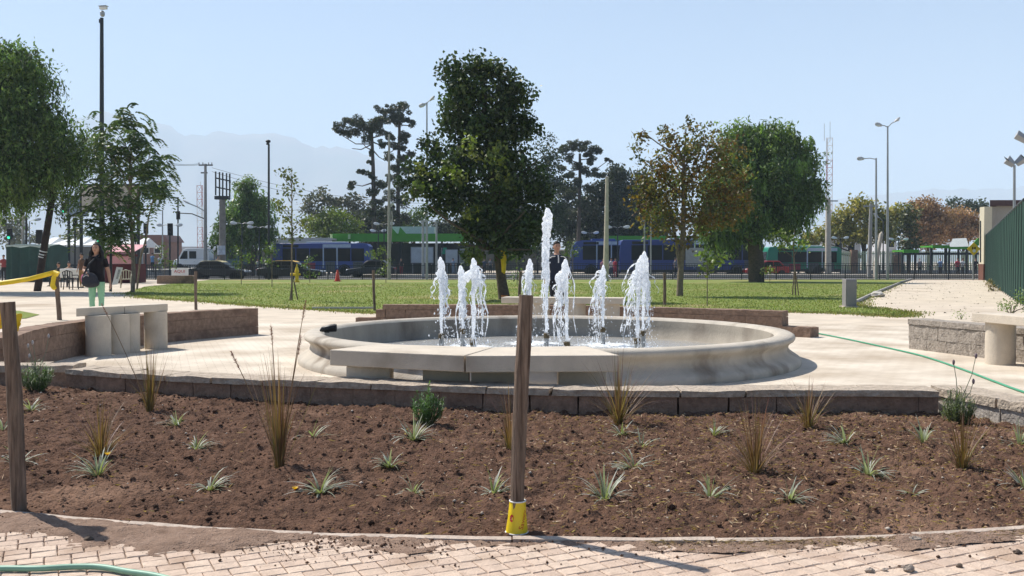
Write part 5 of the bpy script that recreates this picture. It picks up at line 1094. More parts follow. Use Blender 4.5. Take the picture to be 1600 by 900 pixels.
def lattice(label, px, top, base_y, d, wd, reds, seg=14, antennas=()):
    r_ = E('radio_mast', label, 'radio mast', foot(px, d)); zt, zb_ = P(px, top, d).z, gz(d); X0 = P(px, 400, d).x; legs = [(-1, -1), (1, -1), (0, 1)]
    for s_ in range(seg):
        a, b = zb_ + (zt - zb_) * s_ / seg, zb_ + (zt - zb_) * (s_ + 1) / seg; mb = MB(); pa = [Vector((X0 + l[0] * wd / 2, d + l[1] * wd / 2, a)) for l in legs]; pb_ = [Vector((p.x, p.y, b)) for p in pa]
        for i in range(3): mb.tube([pa[i], pb_[i]], .045, 5); mb.tube([pa[i], pb_[(i + 1) % 3]], .022, 4); mb.tube([pb_[i], pb_[(i + 1) % 3]], .022, 4)
        mb.build('lattice_section', M('mast_red', (.30, .09, .08), .6) if (s_ // 3) % 2 == reds else M('mast_white', (.5, .48, .47), .6), r_, fixn=False)
    for dx, y in antennas: MB().tube([P(px + dx, top + 4, d), P(px + dx, y, d)], .035, 5).build('antenna', STEEL, r_)
lattice('red and white radio mast rising above the yellowing tree', 1293, 216, 410, 150, .95, 0, 18, [(-5, 193), (4, 190)])
lattice('small red and white radio mast behind the power pole', 314.5, 290, 410, 170, 1.0, 1, 12, [(-1, 284)])
def billboard(label, x0, x1, y0, y1, d, posts, mat):
    r_ = E('billboard', label, 'billboard', foot((x0 + x1) / 2, d)); a, b = P(x0, y1, d), P(x1, y0, d); MB().span((a.x, d - .08, a.z), (b.x, d + .08, b.z)).build('panel', mat, r_)
    for z_ in (a.z, b.z): MB().span((a.x - .06, d - .13, z_ - .06), (b.x + .06, d + .13, z_ + .06)).build('frame_rail', DARKM, r_)
    for x in posts: shaft(r_, x, y0 - 2, d, .11, .11, DARKM, 'post')
billboard('large blank cream billboard behind the feathery tree', 127, 216, 289, 330, 64, (127, 216), M('board_cream', (.46, .42, .36), .8, .08, 2))
billboard('smaller blue grey billboard beside the green traffic light', 108, 136, 307, 337, 75, (107.5,), M('board_blue', (.30, .36, .43), .7, .15, 2))
# traffic signals
GL = bpy.data.materials.new('green_light'); GL.use_nodes = True; bs = GL.node_tree.nodes['Principled BSDF']; bs.inputs['Base Color'].default_value = (.02, .5, .25, 1); bs.inputs['Emission Color'].default_value = (.05, 1, .5, 1); bs.inputs['Emission Strength'].default_value = 1.2
def signal(root, px, y0, y1, d, lit=True, dep=.22, back=False):
    a, b = P(px, y1, d), P(px, y0, d); h = b.z - a.z; wd = h * .40; body = MB().box(((a + b) / 2), (wd, dep, h)).build('signal_head', BLACK, root, bevel=.02)
    if back: return
    for k_ in range(3):
        z_ = b.z - h * (k_ + .5) / 3; MB().lathe([(wd * .30, 0), (wd * .30, .02)], 12, (a.x, d - dep / 2 - .025, z_), axis='Y').build('lamp_lens', GL if (k_ == 2 and lit) else GLASS, body)
        MB().tube([(a.x - wd * .34, d - dep / 2 - .08, z_ + .01), (a.x, d - dep / 2 - .1, z_ + wd * .38), (a.x + wd * .34, d - dep / 2 - .08, z_ + .01)], .015, 5).build('visor', BLACK, body)
d = 66; r_ = pole_root('traffic_signal', 'traffic signal on a curved arm showing green', 'traffic light', 41, d); shaft(r_, 41, 335, d, .09, .07, DARKM)
MB().tube([P(41, 336, d), P(43, 327, d), P(50, 322, d), P(70, 320.5, d), P(97, 320, d)], .05, 7).build('arm', DARKM, r_, smooth=True); signal(r_, 100.5, 316, 333, d)
for px, y0, y1, d, lab, lit, bk, top in ((15, 357, 374, 62, 'pedestrian signal showing green beside the green stall', True, False, 357), (61.5, 359, 381, 64, 'black signal seen from behind by the leaning pole', False, True, 359), (117.5, 340, 355, 70, 'traffic signal under the blue grey billboard', False, False, 340), (228, 349, 365, 72, 'black signal beside the bent sapling stem', False, True, 349), (207.5, 346, 361, 74, 'traffic signal partly hidden by the feathery tree', False, False, 346), (212, 365, 378, 70, 'low signal seen from behind near the pink stall', False, True, 365), (266, 349, 368, 78, 'three lamp traffic signal near the two vans', False, False, 349), (278.5, 330, 343, 80, 'dark signal hanging on a grey post near the vans', False, True, 308), (154, 370, 378, 70, 'small green pedestrian signal above the woman', True, False, 370)):
    r_ = pole_root('traffic_signal', lab, 'traffic light', px, d); shaft(r_, px - .4, top, d + .2, .07, .06, DARKM); signal(r_, px, y0, y1, d, lit, .22, bk)
d = 62; r_ = pole_root('poster_pole', 'grey pole wrapped in torn white posters', 'pole', 36, d); shaft(r_, 36, 325, d, .10, .09, CONC_G); MB().tube([P(35.6, 386, d), P(36, 398, d), P(35.8, 410, d)], [.125, .12, .125], 10).build('posters', M('poster_white', (.6, .62, .66), .8, .3, 4), r_)
# street railing along the kerb: posts, rails, bars
d = 66.9; x0, x1 = P(-80, 430, d).x, P(1536, 430, d).x; r_ = E('street_railing', 'dark street railing along the kerb beyond the lawn', 'railing', (0, d, 0)); nb = int((x1 - x0) / .15); mb = MB(); RH = .92
for i in range(nb): mb.box((x0 + (x1 - x0) * i / nb, d, RH / 2 + .05), (.022, .022, RH))
o = mb.build('bars', DARKM, r_, fixn=False); o['kind'] = 'stuff'
for z_ in (.16, RH + .07): MB().span((x0, d - .025, z_ - .02), (x1, d + .025, z_ + .02)).build('rail', DARKM, r_)
np_ = int((x1 - x0) / 2.4)
pm = MB().box((0, 0, .52), (.07, .07, 1.04)).build('post', DARKM, r_); OFF[pm.name] = Vector((0, 0, 0)); pm.data.transform(Matrix.Translation((0, d, 0))); pm.location = (x0, 0, 0)
for i in range(1, np_ + 1): c = pm.copy(); col.objects.link(c); c.parent = r_; c.location = (x0 + (x1 - x0) * i / np_, 0, 0)
d = 85.1; x0, x1 = -14, 60; r_ = E('median_railing', 'black railing on the pale median strip before the buses', 'railing', (0, d, 0)); mb = MB()
for i in range(300): mb.box((x0 + (x1 - x0) * i / 299, d, .6), (.03, .03, .9))
o = mb.build('bars', DARKM, r_, fixn=False); o['kind'] = 'stuff'
for z_ in (.2, 1.08): MB().span((x0, d - .03, z_ - .02), (x1, d + .03, z_ + .02)).build('rail', DARKM, r_)
d = 79; x0, x1 = P(-80, 430, d).x, P(440, 430, d).x; r_ = E('median_railing', 'dark railing before the vans and the white market roofs', 'railing', (x0, d, ROADZ)); mb = MB()
for i in range(150): mb.box((x0 + (x1 - x0) * i / 149, d, .45), (.03, .03, 1.1))
o = mb.build('bars', DARKM, r_, fixn=False); o['kind'] = 'stuff'
for z_ in (.05, .5, 1.0): MB().span((x0, d - .03, z_ - .025), (x1, d + .03, z_ + .025)).build('rail', DARKM, r_)
# green corrugated fence and beige building
a, b = at(1577, 462), at(1541, 435.5); dr = (b - a); near = a - dr.normalized() * 9; far_ = Vector((P(1540, 430, 66.5).x, 66.5, 0)); H = 3.05
GF = M('fence_green', (.05, .105, .085), .6, .12, .6); r_ = E('metal_fence', 'tall green metal panel fence along the dirt path', 'fence', a); seg = far_ - near; n_ = 30; u_ = seg.normalized(); nn = Vector((-u_.y, u_.x, 0))
for i in range(n_):
    p0, p1 = near + seg * (i / n_), near + seg * ((i + 1) / n_); q = MB(); w_ = (p1 - p0).length; nrm = nn
    ring = [p0 + nrm * .0, p0 + u_ * w_ * .06 + nrm * .06, p0 + u_ * w_ * .14 + nrm * .06, p0 + u_ * w_ * .2, p0 + u_ * w_ * .995, p0 + u_ * w_ * .995 - nrm * .03, p0 - nrm * .03]
    q.prism([(p.x, p.y) for p in ring], .04, H, 'XY').build('fence_panel', GF, r_); MB().box(p0 + nn * .065 + Vector((0, 0, H / 2)), (.05, .02, H - .02), math.atan2(u_.y, u_.x)).build('rib', M('rib_dark', (.015, .03, .025), .6), r_)
MB().tube([near + Vector((0, 0, H + .03)), far_ + Vector((0, 0, H + .03))], .06, 6).build('top_rail', DARKM, r_)
d0 = 66; r_ = E('beige_building', 'beige building with dark brown roof band behind the green fence', 'building', foot(1560, d0)); X0 = P(1535, 430, d0).x; zt, z2 = P(1550, 322, d0).z, P(1550, 313, d0).z
BW = M('beige_wall', (.34, .31, .27), .9, .06, 1); sh_ = lambda x, y: (x + (y - d0) * .53, y)
MB().prism([sh_(X0 + .9, d0), sh_(X0 + 14, d0), sh_(X0 + 14, d0 + 12), sh_(X0 + .9, d0 + 12)], 0, zt, 'XY').build('wall', BW, r_); PIL = M('cream_pillar', (.62, .56, .42), .85, .05, 2)
MB().span((X0 - .05, d0 - .25, 1.1), (X0 + .48, d0 + .4, zt - .06)).build('corner_pillar', PIL, r_); MB().prism([sh_(X0 + .48, d0), sh_(X0 + .89, d0), sh_(X0 + .89, d0 + 6), sh_(X0 + .48, d0 + 6)], 0.02, zt - .03, 'XY').build('side_strip', BW, r_); MB().span((X0 - .08, d0 - .28, 0), (X0 + .5, d0 + .42, 1.1)).build('pillar_base', M('base_brown', (.16, .07, .05), .8), r_)
rf = MB().prism([sh_(X0 + .45, d0 - .3), sh_(X0 + 14.3, d0 - .3), sh_(X0 + 14.3, d0 + 12.3), sh_(X0 + .45, d0 + 12.3)], zt, z2, 'XY').build('roof_band', M('roof_brown', (.075, .04, .04), .7), r_); MB().box((X0 + .35, d0 - .29, P(1540, 384, d0).z), (.3, .08, .3)).build('wall_plate', RED, r_)
MB().tube([P(1532, 410, 65.7), P(1532, 345, 65.7)], .05, 6).build('drain_pipe', DARKM, r_)
r_ = E('floodlight_pole', 'grey pole with two tilted floodlights over the green fence', 'floodlight', foot(1585, 40)); shaft(r_, 1585, 258, 40, .07, .05, STEEL)
for a, b in (((1584, 258), (1573, 249)), ((1588, 256), (1600, 247))):
    q = MB().tube([P(*a, 40), P(*b, 40)], [.10, .16], 4, sx=1.3, sy=.5).build('floodlight', STEEL, r_); MB().tube([P(*b, 39.95), P(b[0] + .3, b[1] - .3, 39.95)], [.14, .13], 4, sx=1.2, sy=.5).build('lens', GLASS, q)
r_ = E('floodlight_pole', 'floodlight pole with a single tilted lamp overhanging the green fence', 'floodlight', foot(1618, 28)); shaft(r_, 1618, 232, 28, .06, .05, STEEL); MB().tube([P(1608, 222, 28), P(1588, 210, 28)], [.08, .11], 4, sx=1.3, sy=.5).build('floodlight', STEEL, r_); MB().tube([P(1618, 234, 28), P(1606, 221, 28)], .04, 6).build('arm', STEEL, r_)
# warning sign, cabinet, hydrant, cone, concrete block
d = 65.5; r_ = pole_root('warning_sign', 'yellow diamond warning sign before the bus station', 'road sign', 1520.5, d); shaft(r_, 1520.5, 382, d, .045, .045, STEEL)
c = P(1520.8, 389, d); s_ = .46; sg = MB().prism([(c.x - s_, c.z), (c.x, c.z - s_), (c.x + s_, c.z), (c.x, c.z + s_)], d - .07, d - .05).build('sign_plate', YEL, r_)
MB().prism([(c.x - s_ + .07, c.z), (c.x, c.z - s_ + .07), (c.x + s_ - .07, c.z), (c.x, c.z + s_ - .07)], d - .076, d - .072).build('sign_face', YEL, sg)
mk = MB(); mk.span((c.x - .12, d - .084, c.z - .02), (c.x - .03, d - .078, c.z + .14)); mk.span((c.x + .03, d - .084, c.z - .02), (c.x + .12, d - .078, c.z + .14)); mk.build('bus_symbol', BLACK, sg); MB().lathe([(.11, 0), (.11, .006)], 14, (c.x + .02, d - .086, c.z - .13), axis='Y').build('white_dot', WHITE, sg)
b = at(1330, 481); r_ = E('metal_cabinet', 'upright grey metal utility cabinet on the lawn corner', 'cabinet', b); w_, hgt = S(17, b.y), S(45, b.y); cm = M('cabinet_grey', (.27, .25, .25), .55, .06, 4)
MB().span((b.x - w_ / 2, b.y, .04), (b.x + w_ / 2, b.y + .32, hgt)).build('body', cm, r_, bevel=.01); MB().span((b.x - w_ / 2 + .02, b.y - .014, .08), (b.x + w_ / 2 - .02, b.y - .003, hgt - .05)).build('door', cm, r_, bevel=.004); MB().span((b.x - w_ / 2 - .06, b.y - .06, 0), (b.x + w_ / 2 + .06, b.y + .38, .045)).build('plinth', CONC, r_)
MB().box((b.x + w_ / 2 + .012, b.y + .08, hgt * .7), (.03, .06, .08)).build('lock', BLACK, r_)
b = at(464, 441.5); r_ = E('fire_hydrant', 'yellow fire hydrant beside the second taxi', 'hydrant', b); k_ = S(26, b.y) / 26
MB().lathe([(.17, 0), (.17, .08), (.11, .1), (.11, .62), (.14, .64), (.14, .70), (.11, .78), (.08, .9), (.04, 1.0), (.04, 1.08)], 14, b).build('barrel', YEL, r_, smooth=True)
MB().lathe([(.09, -.34), (.09, -.15), (.07, .15), (.07, .26)], 10, b + Vector((-.05, 0, .5)), axis='X').build('outlet', YEL, r_); MB().box(b + Vector((0, 0, 1.1)), (.07, .07, .07)).build('nut', YEL, r_)
b = at(527, 440); r_ = E('traffic_cone', 'red traffic cone standing behind the street railing', 'cone', b); MB().box(b + Vector((0, .1, .03)), (.42, .42, .05)).build('base', RED, r_); MB().lathe([(.17, .05), (.05, .72), (.03, .74)], 14, b + Vector((0, .1, 0))).build('cone_body', M('cone_red', (.6, .06, .03), .5), r_, smooth=True); MB().lathe([(.118, .3), (.092, .45)], 14, b + Vector((0, .1, 0)), closed=True).build('white_band', WHITE, r_)
a, b = at(245, 443.5), at(302, 443.5); T(MB().prism([(a.x, 0), (b.x, 0), (b.x, .40), (b.x - .06, .47), (a.x + .08, .47), (a.x, .40)], a.y, a.y + .7).build('concrete_barrier', BLOCK, bevel=.02), 'long brown concrete block lying by the lawn corner', 'concrete block')
a, b = P(268, 432, 66), P(294, 418.5, 66); r_ = E('notice_board', 'white board with red lettering fixed to the railing', 'sign', (a.x, 66, 0)); bd = MB().span((a.x, 66, a.z), (b.x, 66.05, b.z)).build('board', WHITE, r_); me = text_mesh('AQUI'); w_ = max(v.co.x for v in me.vertices); lx = P(272, 425, 66).x; lx2 = P(289, 425, 66).x
link_mesh('lettering', wrap(me, lambda x, y: Vector((lx + x / w_ * (lx2 - lx), 65.985, a.z + .26 + y * .28))), RED, bd)
for x in (a.x + .1, b.x - .1): MB().span((x - .03, 66.06, 0), (x + .03, 66.1, b.z - .02)).build('leg', DARKM, r_)
# ================================================================== STATION, SHELTERS, STALLS
def canopy(label, x0, x1, y0, y1, d, depth, mat, posts, ends=None, cat='shelter', pm=DARKM, name='station_canopy'):
    r_ = E(name, label, cat, foot((x0 + x1) / 2, d)); a, b = P(x0, y1, d), P(x1, y0, d); MB().span((a.x, d, a.z), (b.x, d + .25, b.z)).build('fascia', mat, r_)
    MB().span((a.x, d + .26, b.z - .22), (b.x, d + depth, b.z - .04)).build('roof', mat, r_)
    for x in posts: p = P(x, 400, d); MB().span((p.x - .11, d + .5, ROADZ), (p.x + .11, d + .72, b.z - .23)).build('post', pm, r_)
    if ends:
        for x in ends: p = P(x, (y0 + y1) / 2, d); MB().box((p.x, d - .1, p.z + .1), (.25, .2, .5)).build('end_light', M('pale_green', (.45, .62, .32), .5), r_)
    return r_
d = 104
r_ = canopy('long green bus station canopy with white peaked roof behind', 519, 742, 365, 377.5, d, 5, GREENP, (545, 600, 625, 690, 720), (518, 546))
for x0, x1, yy in ((605, 678, 354),): a, b = P(x0, 368, d + 3), P(x1, yy, d + 3); MB().span((a.x, d + 3, a.z), (b.x, d + 6, b.z)).build('roof_shed', M('shed_white', (.55, .56, .60), .6), r_)
for x in (608, 622): c = P(x, 366, d - .3); MB().prism([(c.x, c.z), (c.x + .9, c.z), (c.x + .2, c.z + .8)], d - .2, d - .1).build('green_fin', GREENP, r_)
a, b = P(560, 425, d + 5), P(742, 380, d + 5); MB().span((a.x, d + 5, ROADZ), (b.x, d + 5.2, b.z)).build('back_wall', M('station_dark', (.05, .055, .06), .6, .3, .8), r_)
for x0, x1, y0, y1, lab in ((643, 676, 387, 410, 'wide white ad board in the bus station'), (697, 714, 391, 410, 'narrow white poster board in the bus station'), (719, 738, 390, 410, 'grey framed poster board beside the tall tree trunk')):
    q = E('ad_board', lab, 'ad board', foot((x0 + x1) / 2, d - 1)); a, b = P(x0, y1, d - 1), P(x1, y0, d - 1); MB().span((a.x - .08, d - 1, a.z - .08), (b.x + .08, d - .9, b.z + .08)).build('frame', STEEL, q); MB().span((a.x, d - 1.03, a.z), (b.x, d - 1.004, b.z)).build('poster', M('poster_%d' % x0, (.45, .48, .50) if x0 < 715 else (.16, .18, .15), .4, .15, 1), q)
    for x in (a.x + .1, b.x - .1): MB().span((x - .05, d - .89, ROADZ), (x + .05, d - .8, a.z + .2)).build('leg', STEEL, q)
a, b = P(690, 397, d - .6), P(698, 387, d - .6); q = E('green_banner', 'small bright green banner in the bus station', 'banner', foot(694, d - .6)); MB().prism([(a.x, a.z), (b.x, a.z), (b.x, b.z), (a.x + .2, b.z)], d - .6, d - .55).build('cloth', M('banner_green', (.03, .30, .18), .6), q); MB().span((a.x - .02, d - .54, ROADZ), (a.x + .05, d - .48, b.z)).build('pole', STEEL, q)
canopy('cream roofed bus shelter beside the long green canopy', 386, 518, 371.5, 381.5, 101, 4, M('roof_cream', (.62, .57, .50), .7, .05, 1), (405, 440, 480, 512), name='bus_shelter')
canopy('short pale flat roof shelter behind the leafy saplings', 371, 400, 376, 380, 98, 3, M('roof_pale', (.5, .5, .5), .7), (373, 398), name='bus_shelter')
canopy('green canopy over the second blue bus', 951, 1112, 368.5, 379, 106, 5, GREENP, (960, 1000, 1050, 1100))
r_ = canopy('far green canopy end with pale sloping roof by the autumn trunk', 1113, 1160, 372, 379, 110, 5, GREENP, (1120, 1155)); MB().prism([(P(1105, 372, 112).x, P(1105, 374, 112).z), (P(1150, 365, 112).x, P(1150, 366, 112).z), (P(1150, 365, 112).x, P(1150, 369, 112).z), (P(1105, 372, 112).x, P(1105, 378, 112).z)], 111, 115).build('sloping_roof', WHITE, r_)
canopy('small green sign roof above the green bus', 1247, 1265, 373, 381, 112, 2, GREENP, (1250, 1262))
canopy('teal shelter roof behind the man', 808, 845, 386, 390, 100, 3, M('teal', (.03, .24, .16), .6), (812, 840), name='bus_shelter')
d = 98
canopy('short green canopy before the striped fence', 1412, 1436, 390, 395, d, 3, GREENP, (1414, 1434)); canopy('middle green canopy beside the peaked shelter', 1457, 1484, 383, 388, d, 3, GREENP, (1459, 1482))
r_ = E('peaked_shelter', 'green bus shelter with a pale slanted roof beside the beige building', 'shelter', foot(1508, d)); q = [P(1483, 386, d), P(1506, 372, d), P(1528, 371, d), P(1514, 385, d)]
mb = MB(); V = [(p.x, d + (2.5 if i in (1, 2) else 0), p.z) for i, p in enumerate(q)]; V2 = [(v[0], v[1], v[2] - .18) for v in V]; mb._add(V + V2, [(0, 1, 2, 3), (7, 6, 5, 4), (0, 3, 7, 4), (1, 0, 4, 5), (2, 1, 5, 6), (3, 2, 6, 7)]); mb.build('slanted_roof', M('roof_grey', (.42, .44, .42), .6), r_)
MB().span((P(1483, 390, d).x, d - .1, P(1483, 389.5, d).z), (P(1516, 386, d).x, d + .1, P(1516, 385.6, d).z)).build('fascia', GREENP, r_); c0, c1 = P(1514, 388, d), P(1530, 372, d); MB().prism([(c0.x, c0.z), (c1.x, c0.z + .3), (c1.x, c1.z), (c1.x - .15, c1.z)], d - .05, d + .1).build('gable', GREENP, r_)
for x in (1486, 1500, 1513, 1528): p = P(x, 400, d); MB().span((p.x - .08, d + .3, ROADZ), (p.x + .08, d + .45, P(x, 388, d).z)).build('post', DARKM, r_)
MB().span((P(1412, 398, d + 3).x, d + 2.9, P(1412, 398, d + 3).z), (P(1532, 395, d + 3).x, d + 6, P(1532, 394.5, d + 3).z)).build('dark_roof', DARKM, r_)
# striped fence with brick pillars
d = 108; r_ = E('striped_fence', 'pale green slatted fence with brick pillars below the autumn trees', 'fence', foot(1420, d)); x0, x1 = P(1313, 400, d).x, P(1530, 400, d).x; z0, z1 = .3, P(1400, 392.5, d).z; n_ = 74; sm = M('slat_pale', (.36, .42, .28), .7, .1, 2)
for i in range(n_): x = x0 + (x1 - x0) * (i + .5) / n_; MB().span((x - .055, d, z0), (x + .055, d + .06, z1)).build('slat', sm, r_)
for z_ in (.5, z1 - .3): MB().span((x0, d + .07, z_), (x1, d + .12, z_ + .1)).build('rail', sm, r_)
for px in (1334, 1401): p = P(px, 400, d); MB().span((p.x - .35, d - .3, ROADZ), (p.x + .35, d + .3, z1 + .15)).build('brick_pillar', M('brick_dull', (.26, .16, .11), .9, .25, 4), r_)
MB().span((x0, d - .05, ROADZ), (x1, d + .2, .3)).build('base_wall', CONC_G, r_)
# houses behind the fence
def house(label, x0, x1, y0, d, mat, roof, wins=()):
    r_ = E('house', label, 'building', foot((x0 + x1) / 2, d)); a, b = P(x0, 420, d), P(x1, y0, d); MB().span((a.x, d, ROADZ), (b.x, d + 6, b.z)).build('wall', mat, r_); e = (b.z) * .25
    MB().prism([(a.x - .3, b.z + .01), (b.x + .3, b.z + .01), (b.x - .4, b.z + e), (a.x + .4, b.z + e)], d - .3, d + 6.3).build('roof', roof, r_)
    for wx, wy in wins: c = P(wx, wy, d); q = MB().span((c.x - .5, d - .05, c.z - .6), (c.x + .5, d - .004, c.z + .6)).build('window', WHITE, r_); MB().span((c.x - .42, d - .07, c.z - .52), (c.x + .42, d - .052, c.z + .52)).build('pane', GLASS, q)
W1 = M('house_white', (.5, .5, .52), .8, .1, .5); TR = M('tin_roof', (.40, .42, .46), .6, .1, .6)
house('low white house behind the yellowing tree', 1296, 1345, 376, 122, W1, TR, ((1310, 386), (1330, 386))); house('tall narrow white building between the yellow and green trees', 1384, 1401, 352, 126, W1, TR, ((1392, 366), (1392, 380)))
house('brick red warehouse with sloping roof near the pedestrians', 215, 262, 378, 140, M('brick_red', (.17, .10, .085), .9, .2, 1), M('roof_red', (.16, .09, .08), .8), ((228, 390), (246, 390)))
house('grey low building beside the small radio mast', 262, 335, 392, 190, M('house_grey', (.30, .29, .28), .9), TR, ((280, 398), (300, 398)))
# distant office row behind the buses hides the open horizon
for i, (a, b, y, lab) in enumerate(((330, 560, 392, 'long grey depot wall behind the cream shelter'), (560, 830, 388, 'dark long depot wall behind the green canopy'), (830, 1215, 392, 'long dark depot wall behind the two blue buses'), (1190, 1330, 396, 'low depot wall behind the green bus'))):
    r_ = E('depot_wall', lab, 'wall', foot((a + b) / 2, 142 + i)); p, q = P(a, 420, 142 + i), P(b, y, 142 + i); MB().span((p.x, 142 + i, ROADZ), (q.x, 142.3 + i, q.z)).build('wall_face', M('depot_%d' % (i % 2), ((.10, .10, .095), (.06, .065, .06))[i % 2], .9, .3, .3), r_); MB().span((p.x, 141.9 + i, q.z), (q.x, 142.5 + i, q.z + .2)).build('coping', CONC_G, r_)
# market roofs at the crossing
def market(label, x0, x1, y0, y1, d):
    r_ = E('market_roof', label, 'market tent', foot((x0 + x1) / 2, d)); n_ = max(2, int((x1 - x0) / 22)); mb = None
    for i in range(n_):
        a, b = P(x0 + (x1 - x0) * i / n_, y1, d), P(x0 + (x1 - x0) * (i + 1) / n_ - .5, y1, d); h = P(x0, y0 + (i % 2) * 2, d).z; m_ = (a.x + b.x) / 2
        mb = MB(); mb._add([(a.x, d, a.z), (b.x, d, a.z), (b.x, d + 6, a.z), (a.x, d + 6, a.z), (a.x + .8, d + 3, h), (b.x - .2, d + 3, h)], [(0, 1, 5, 4), (1, 2, 5), (2, 3, 4, 5), (3, 0, 4), (3, 2, 1, 0)]); mb.build('roof_sheet', M('tent_white', (.72, .72, .71), .7, .06, .5), r_)
    for x in np.linspace(x0, x1, n_ + 1): p = P(x, 410, d); MB().span((p.x - .06, d + .1, ROADZ), (p.x + .06, d + .22, a.z - .02)).build('post', STEEL, r_)
    p, q = P(x0, 400, d + 6.2), P(x1, y1 + 2, d + 6.2); MB().span((p.x, d + 6.2, ROADZ), (q.x, d + 6.4, q.z)).build('back_wall', M('wall_grey', (.20, .2, .2), .9, .2, .4), r_)
market('row of white market roofs across the crossing', 52, 152, 370, 383, 105); market('white market roof behind the globe lamp post', 153, 222, 371, 386, 112)
# dark green stall and the pink awning stall
d = 60; r_ = E('green_stall', 'stall wrapped in dark green tarpaulin beside the poster pole', 'stall', foot(45, d)); a, b = P(10, 438, d), P(77, 386, d); GT = M('tarp_green', (.018, .055, .045), .6, .25, 1.5, .6, 4)
mb = MB(); n_ = 14; V = []
for i in range(n_ + 1):
    x = a.x + (b.x - a.x) * i / n_; y = d + .07 * math.sin(i * 2.1)
    V += [(x, y - .06, .02), (x, y, b.z * .5), (x, y + .02, b.z + .04 * math.sin(i)), (x, y + 1.4, b.z + .2), (x, y + 2.6, b.z), (x, y + 2.6, .02)]
mb._add(V, [(6 * i + k_, 6 * i + k_ + 1, 6 * i + 7 + k_, 6 * i + 6 + k_) for i in range(n_) for k_ in range(5)] + [tuple(range(6)), tuple(range(6 * n_ + 5, 6 * n_ - 1, -1))]); mb.build('tarpaulin', GT, r_, smooth=True)
MB().tube([P(10, 384.5, d - .08), P(30, 383, d - .08), P(56, 384, d - .08), P(77, 386, d - .08)], .06, 6).build('pale_hem', M('hem', (.32, .4, .38), .7), r_); MB().span((a.x + .1, d - .2, .05), (b.x - .1, d - .1, .12)).build('base_rail', DARKM, r_)
d = 57; r_ = E('pink_stall', 'stall with a pink awning and dark red cloth sides', 'stall', foot(188, d)); a, b = P(160, 412, d), P(215, 384, d); PK = M('awning_pink', (.62, .30, .32), .7, .12, 1.5)
mb = MB(); mb._add([(a.x, d - .5, b.z - .35), (b.x, d - .5, b.z - .35), (b.x, d + 1.4, b.z + .1), (a.x, d + 1.4, b.z + .1), (a.x, d - .5, a.z), (b.x, d - .5, a.z)], [(0, 1, 2, 3), (4, 5, 1, 0)]); q = mb.build('awning', PK, r_, fixn=False); q.modifiers.new('s', 'SOLIDIFY').thickness = .03
pts = [P(x, 398 + 1.6 * math.sin(x * .3), d - .56) for x in np.linspace(160, 215, 10)]; MB().tube(pts, .07, 6).build('dark_trim', M('maroon', (.09, .015, .02), .8), q)
MB().span((a.x + .05, d - .3, .02), (b.x - .02, d + 1.3, a.z - .02)).build('cloth_side', M('maroon', (.09, .015, .02), .8, .2, 3), r_)
for x in (a.x + .03, b.x - .03): MB().span((x - .03, d - .55, 0), (x + .03, d - .49, b.z - .36)).build('post', STEEL, r_)
# table, chairs, leaning panel near the seated people
d = 47; r_ = E('white_table', 'white cloth covered table by the seated people', 'table', foot(107, d)); a, b = P(93, 434, d), P(122, 420, d); MB().span((a.x, d, a.z), (b.x, d + .7, b.z)).build('cloth', WHITE, r_, bevel=.03)
for x in (a.x + .05, b.x - .05):
    for y in (d + .05, d + .65): MB().span((x - .02, y - .02, 0), (x + .02, y + .02, a.z + .05)).build('leg', DARKM, r_)
def chair(label, px, py, mat, rz):
    b = at(px, py); r_ = E('plastic_chair', label, 'chair', b, rz); s_ = MB().box((0, 0, .43), (.46, .44, .04)).build('seat', mat, r_, bevel=.015)
    MB().tube([(-.2, .2, .45), (-.24, .26, .8), (0, .3, .88), (.24, .26, .8), (.2, .2, .45)], .025, 6).build('back_frame', mat, r_); 
    for x in (-.12, 0, .12): MB().box((x, .25, .65), (.05, .02, .42)).build('back_slat', mat, r_)
    for sx in (-1, 1):
        MB().tube([(sx * .23, .24, .66), (sx * .27, -.12, .66), (sx * .26, -.2, .6), (sx * .23, -.2, .02)], .022, 6).build('armrest', mat, r_)
        for y in (-.19, .19): MB().tube([(sx * .2, y, .42), (sx * .24, y * 1.15, .005)], .022, 6).build('leg', mat, r_)
chair('black plastic armchair facing the white table', 111, 452.5, BLACK, R(170)); chair('cream plastic armchair beside the leaning panel', 197, 450, M('plastic_cream', (.48, .44, .34), .5), R(20))
d = 44; r_ = E('leaning_sign', 'white printed panel leaning beside the cream chair', 'panel', at(182, 446)); V = [P(175, 445, d), P(183, 444, d), P(191.5, 418, d + .25), P(182, 417, d + .25)]; mb = MB(); mb.poly(V); q = mb.build('board', WHITE, r_, fixn=False); q.modifiers.new('s', 'SOLIDIFY').thickness = .05
V = [P(181, 436, d - .02), P(184, 436, d - .02), P(188.5, 421, d + .15), P(185, 421, d + .15)]; MB().poly(V).build('print', M('print_grey', (.35, .36, .33), .8, .5, 14), q, fixn=False)
MB().tube([P(187, 420, d + .3), P(190, 444, d + .9)], .025, 6).build('prop', WOOD, r_)
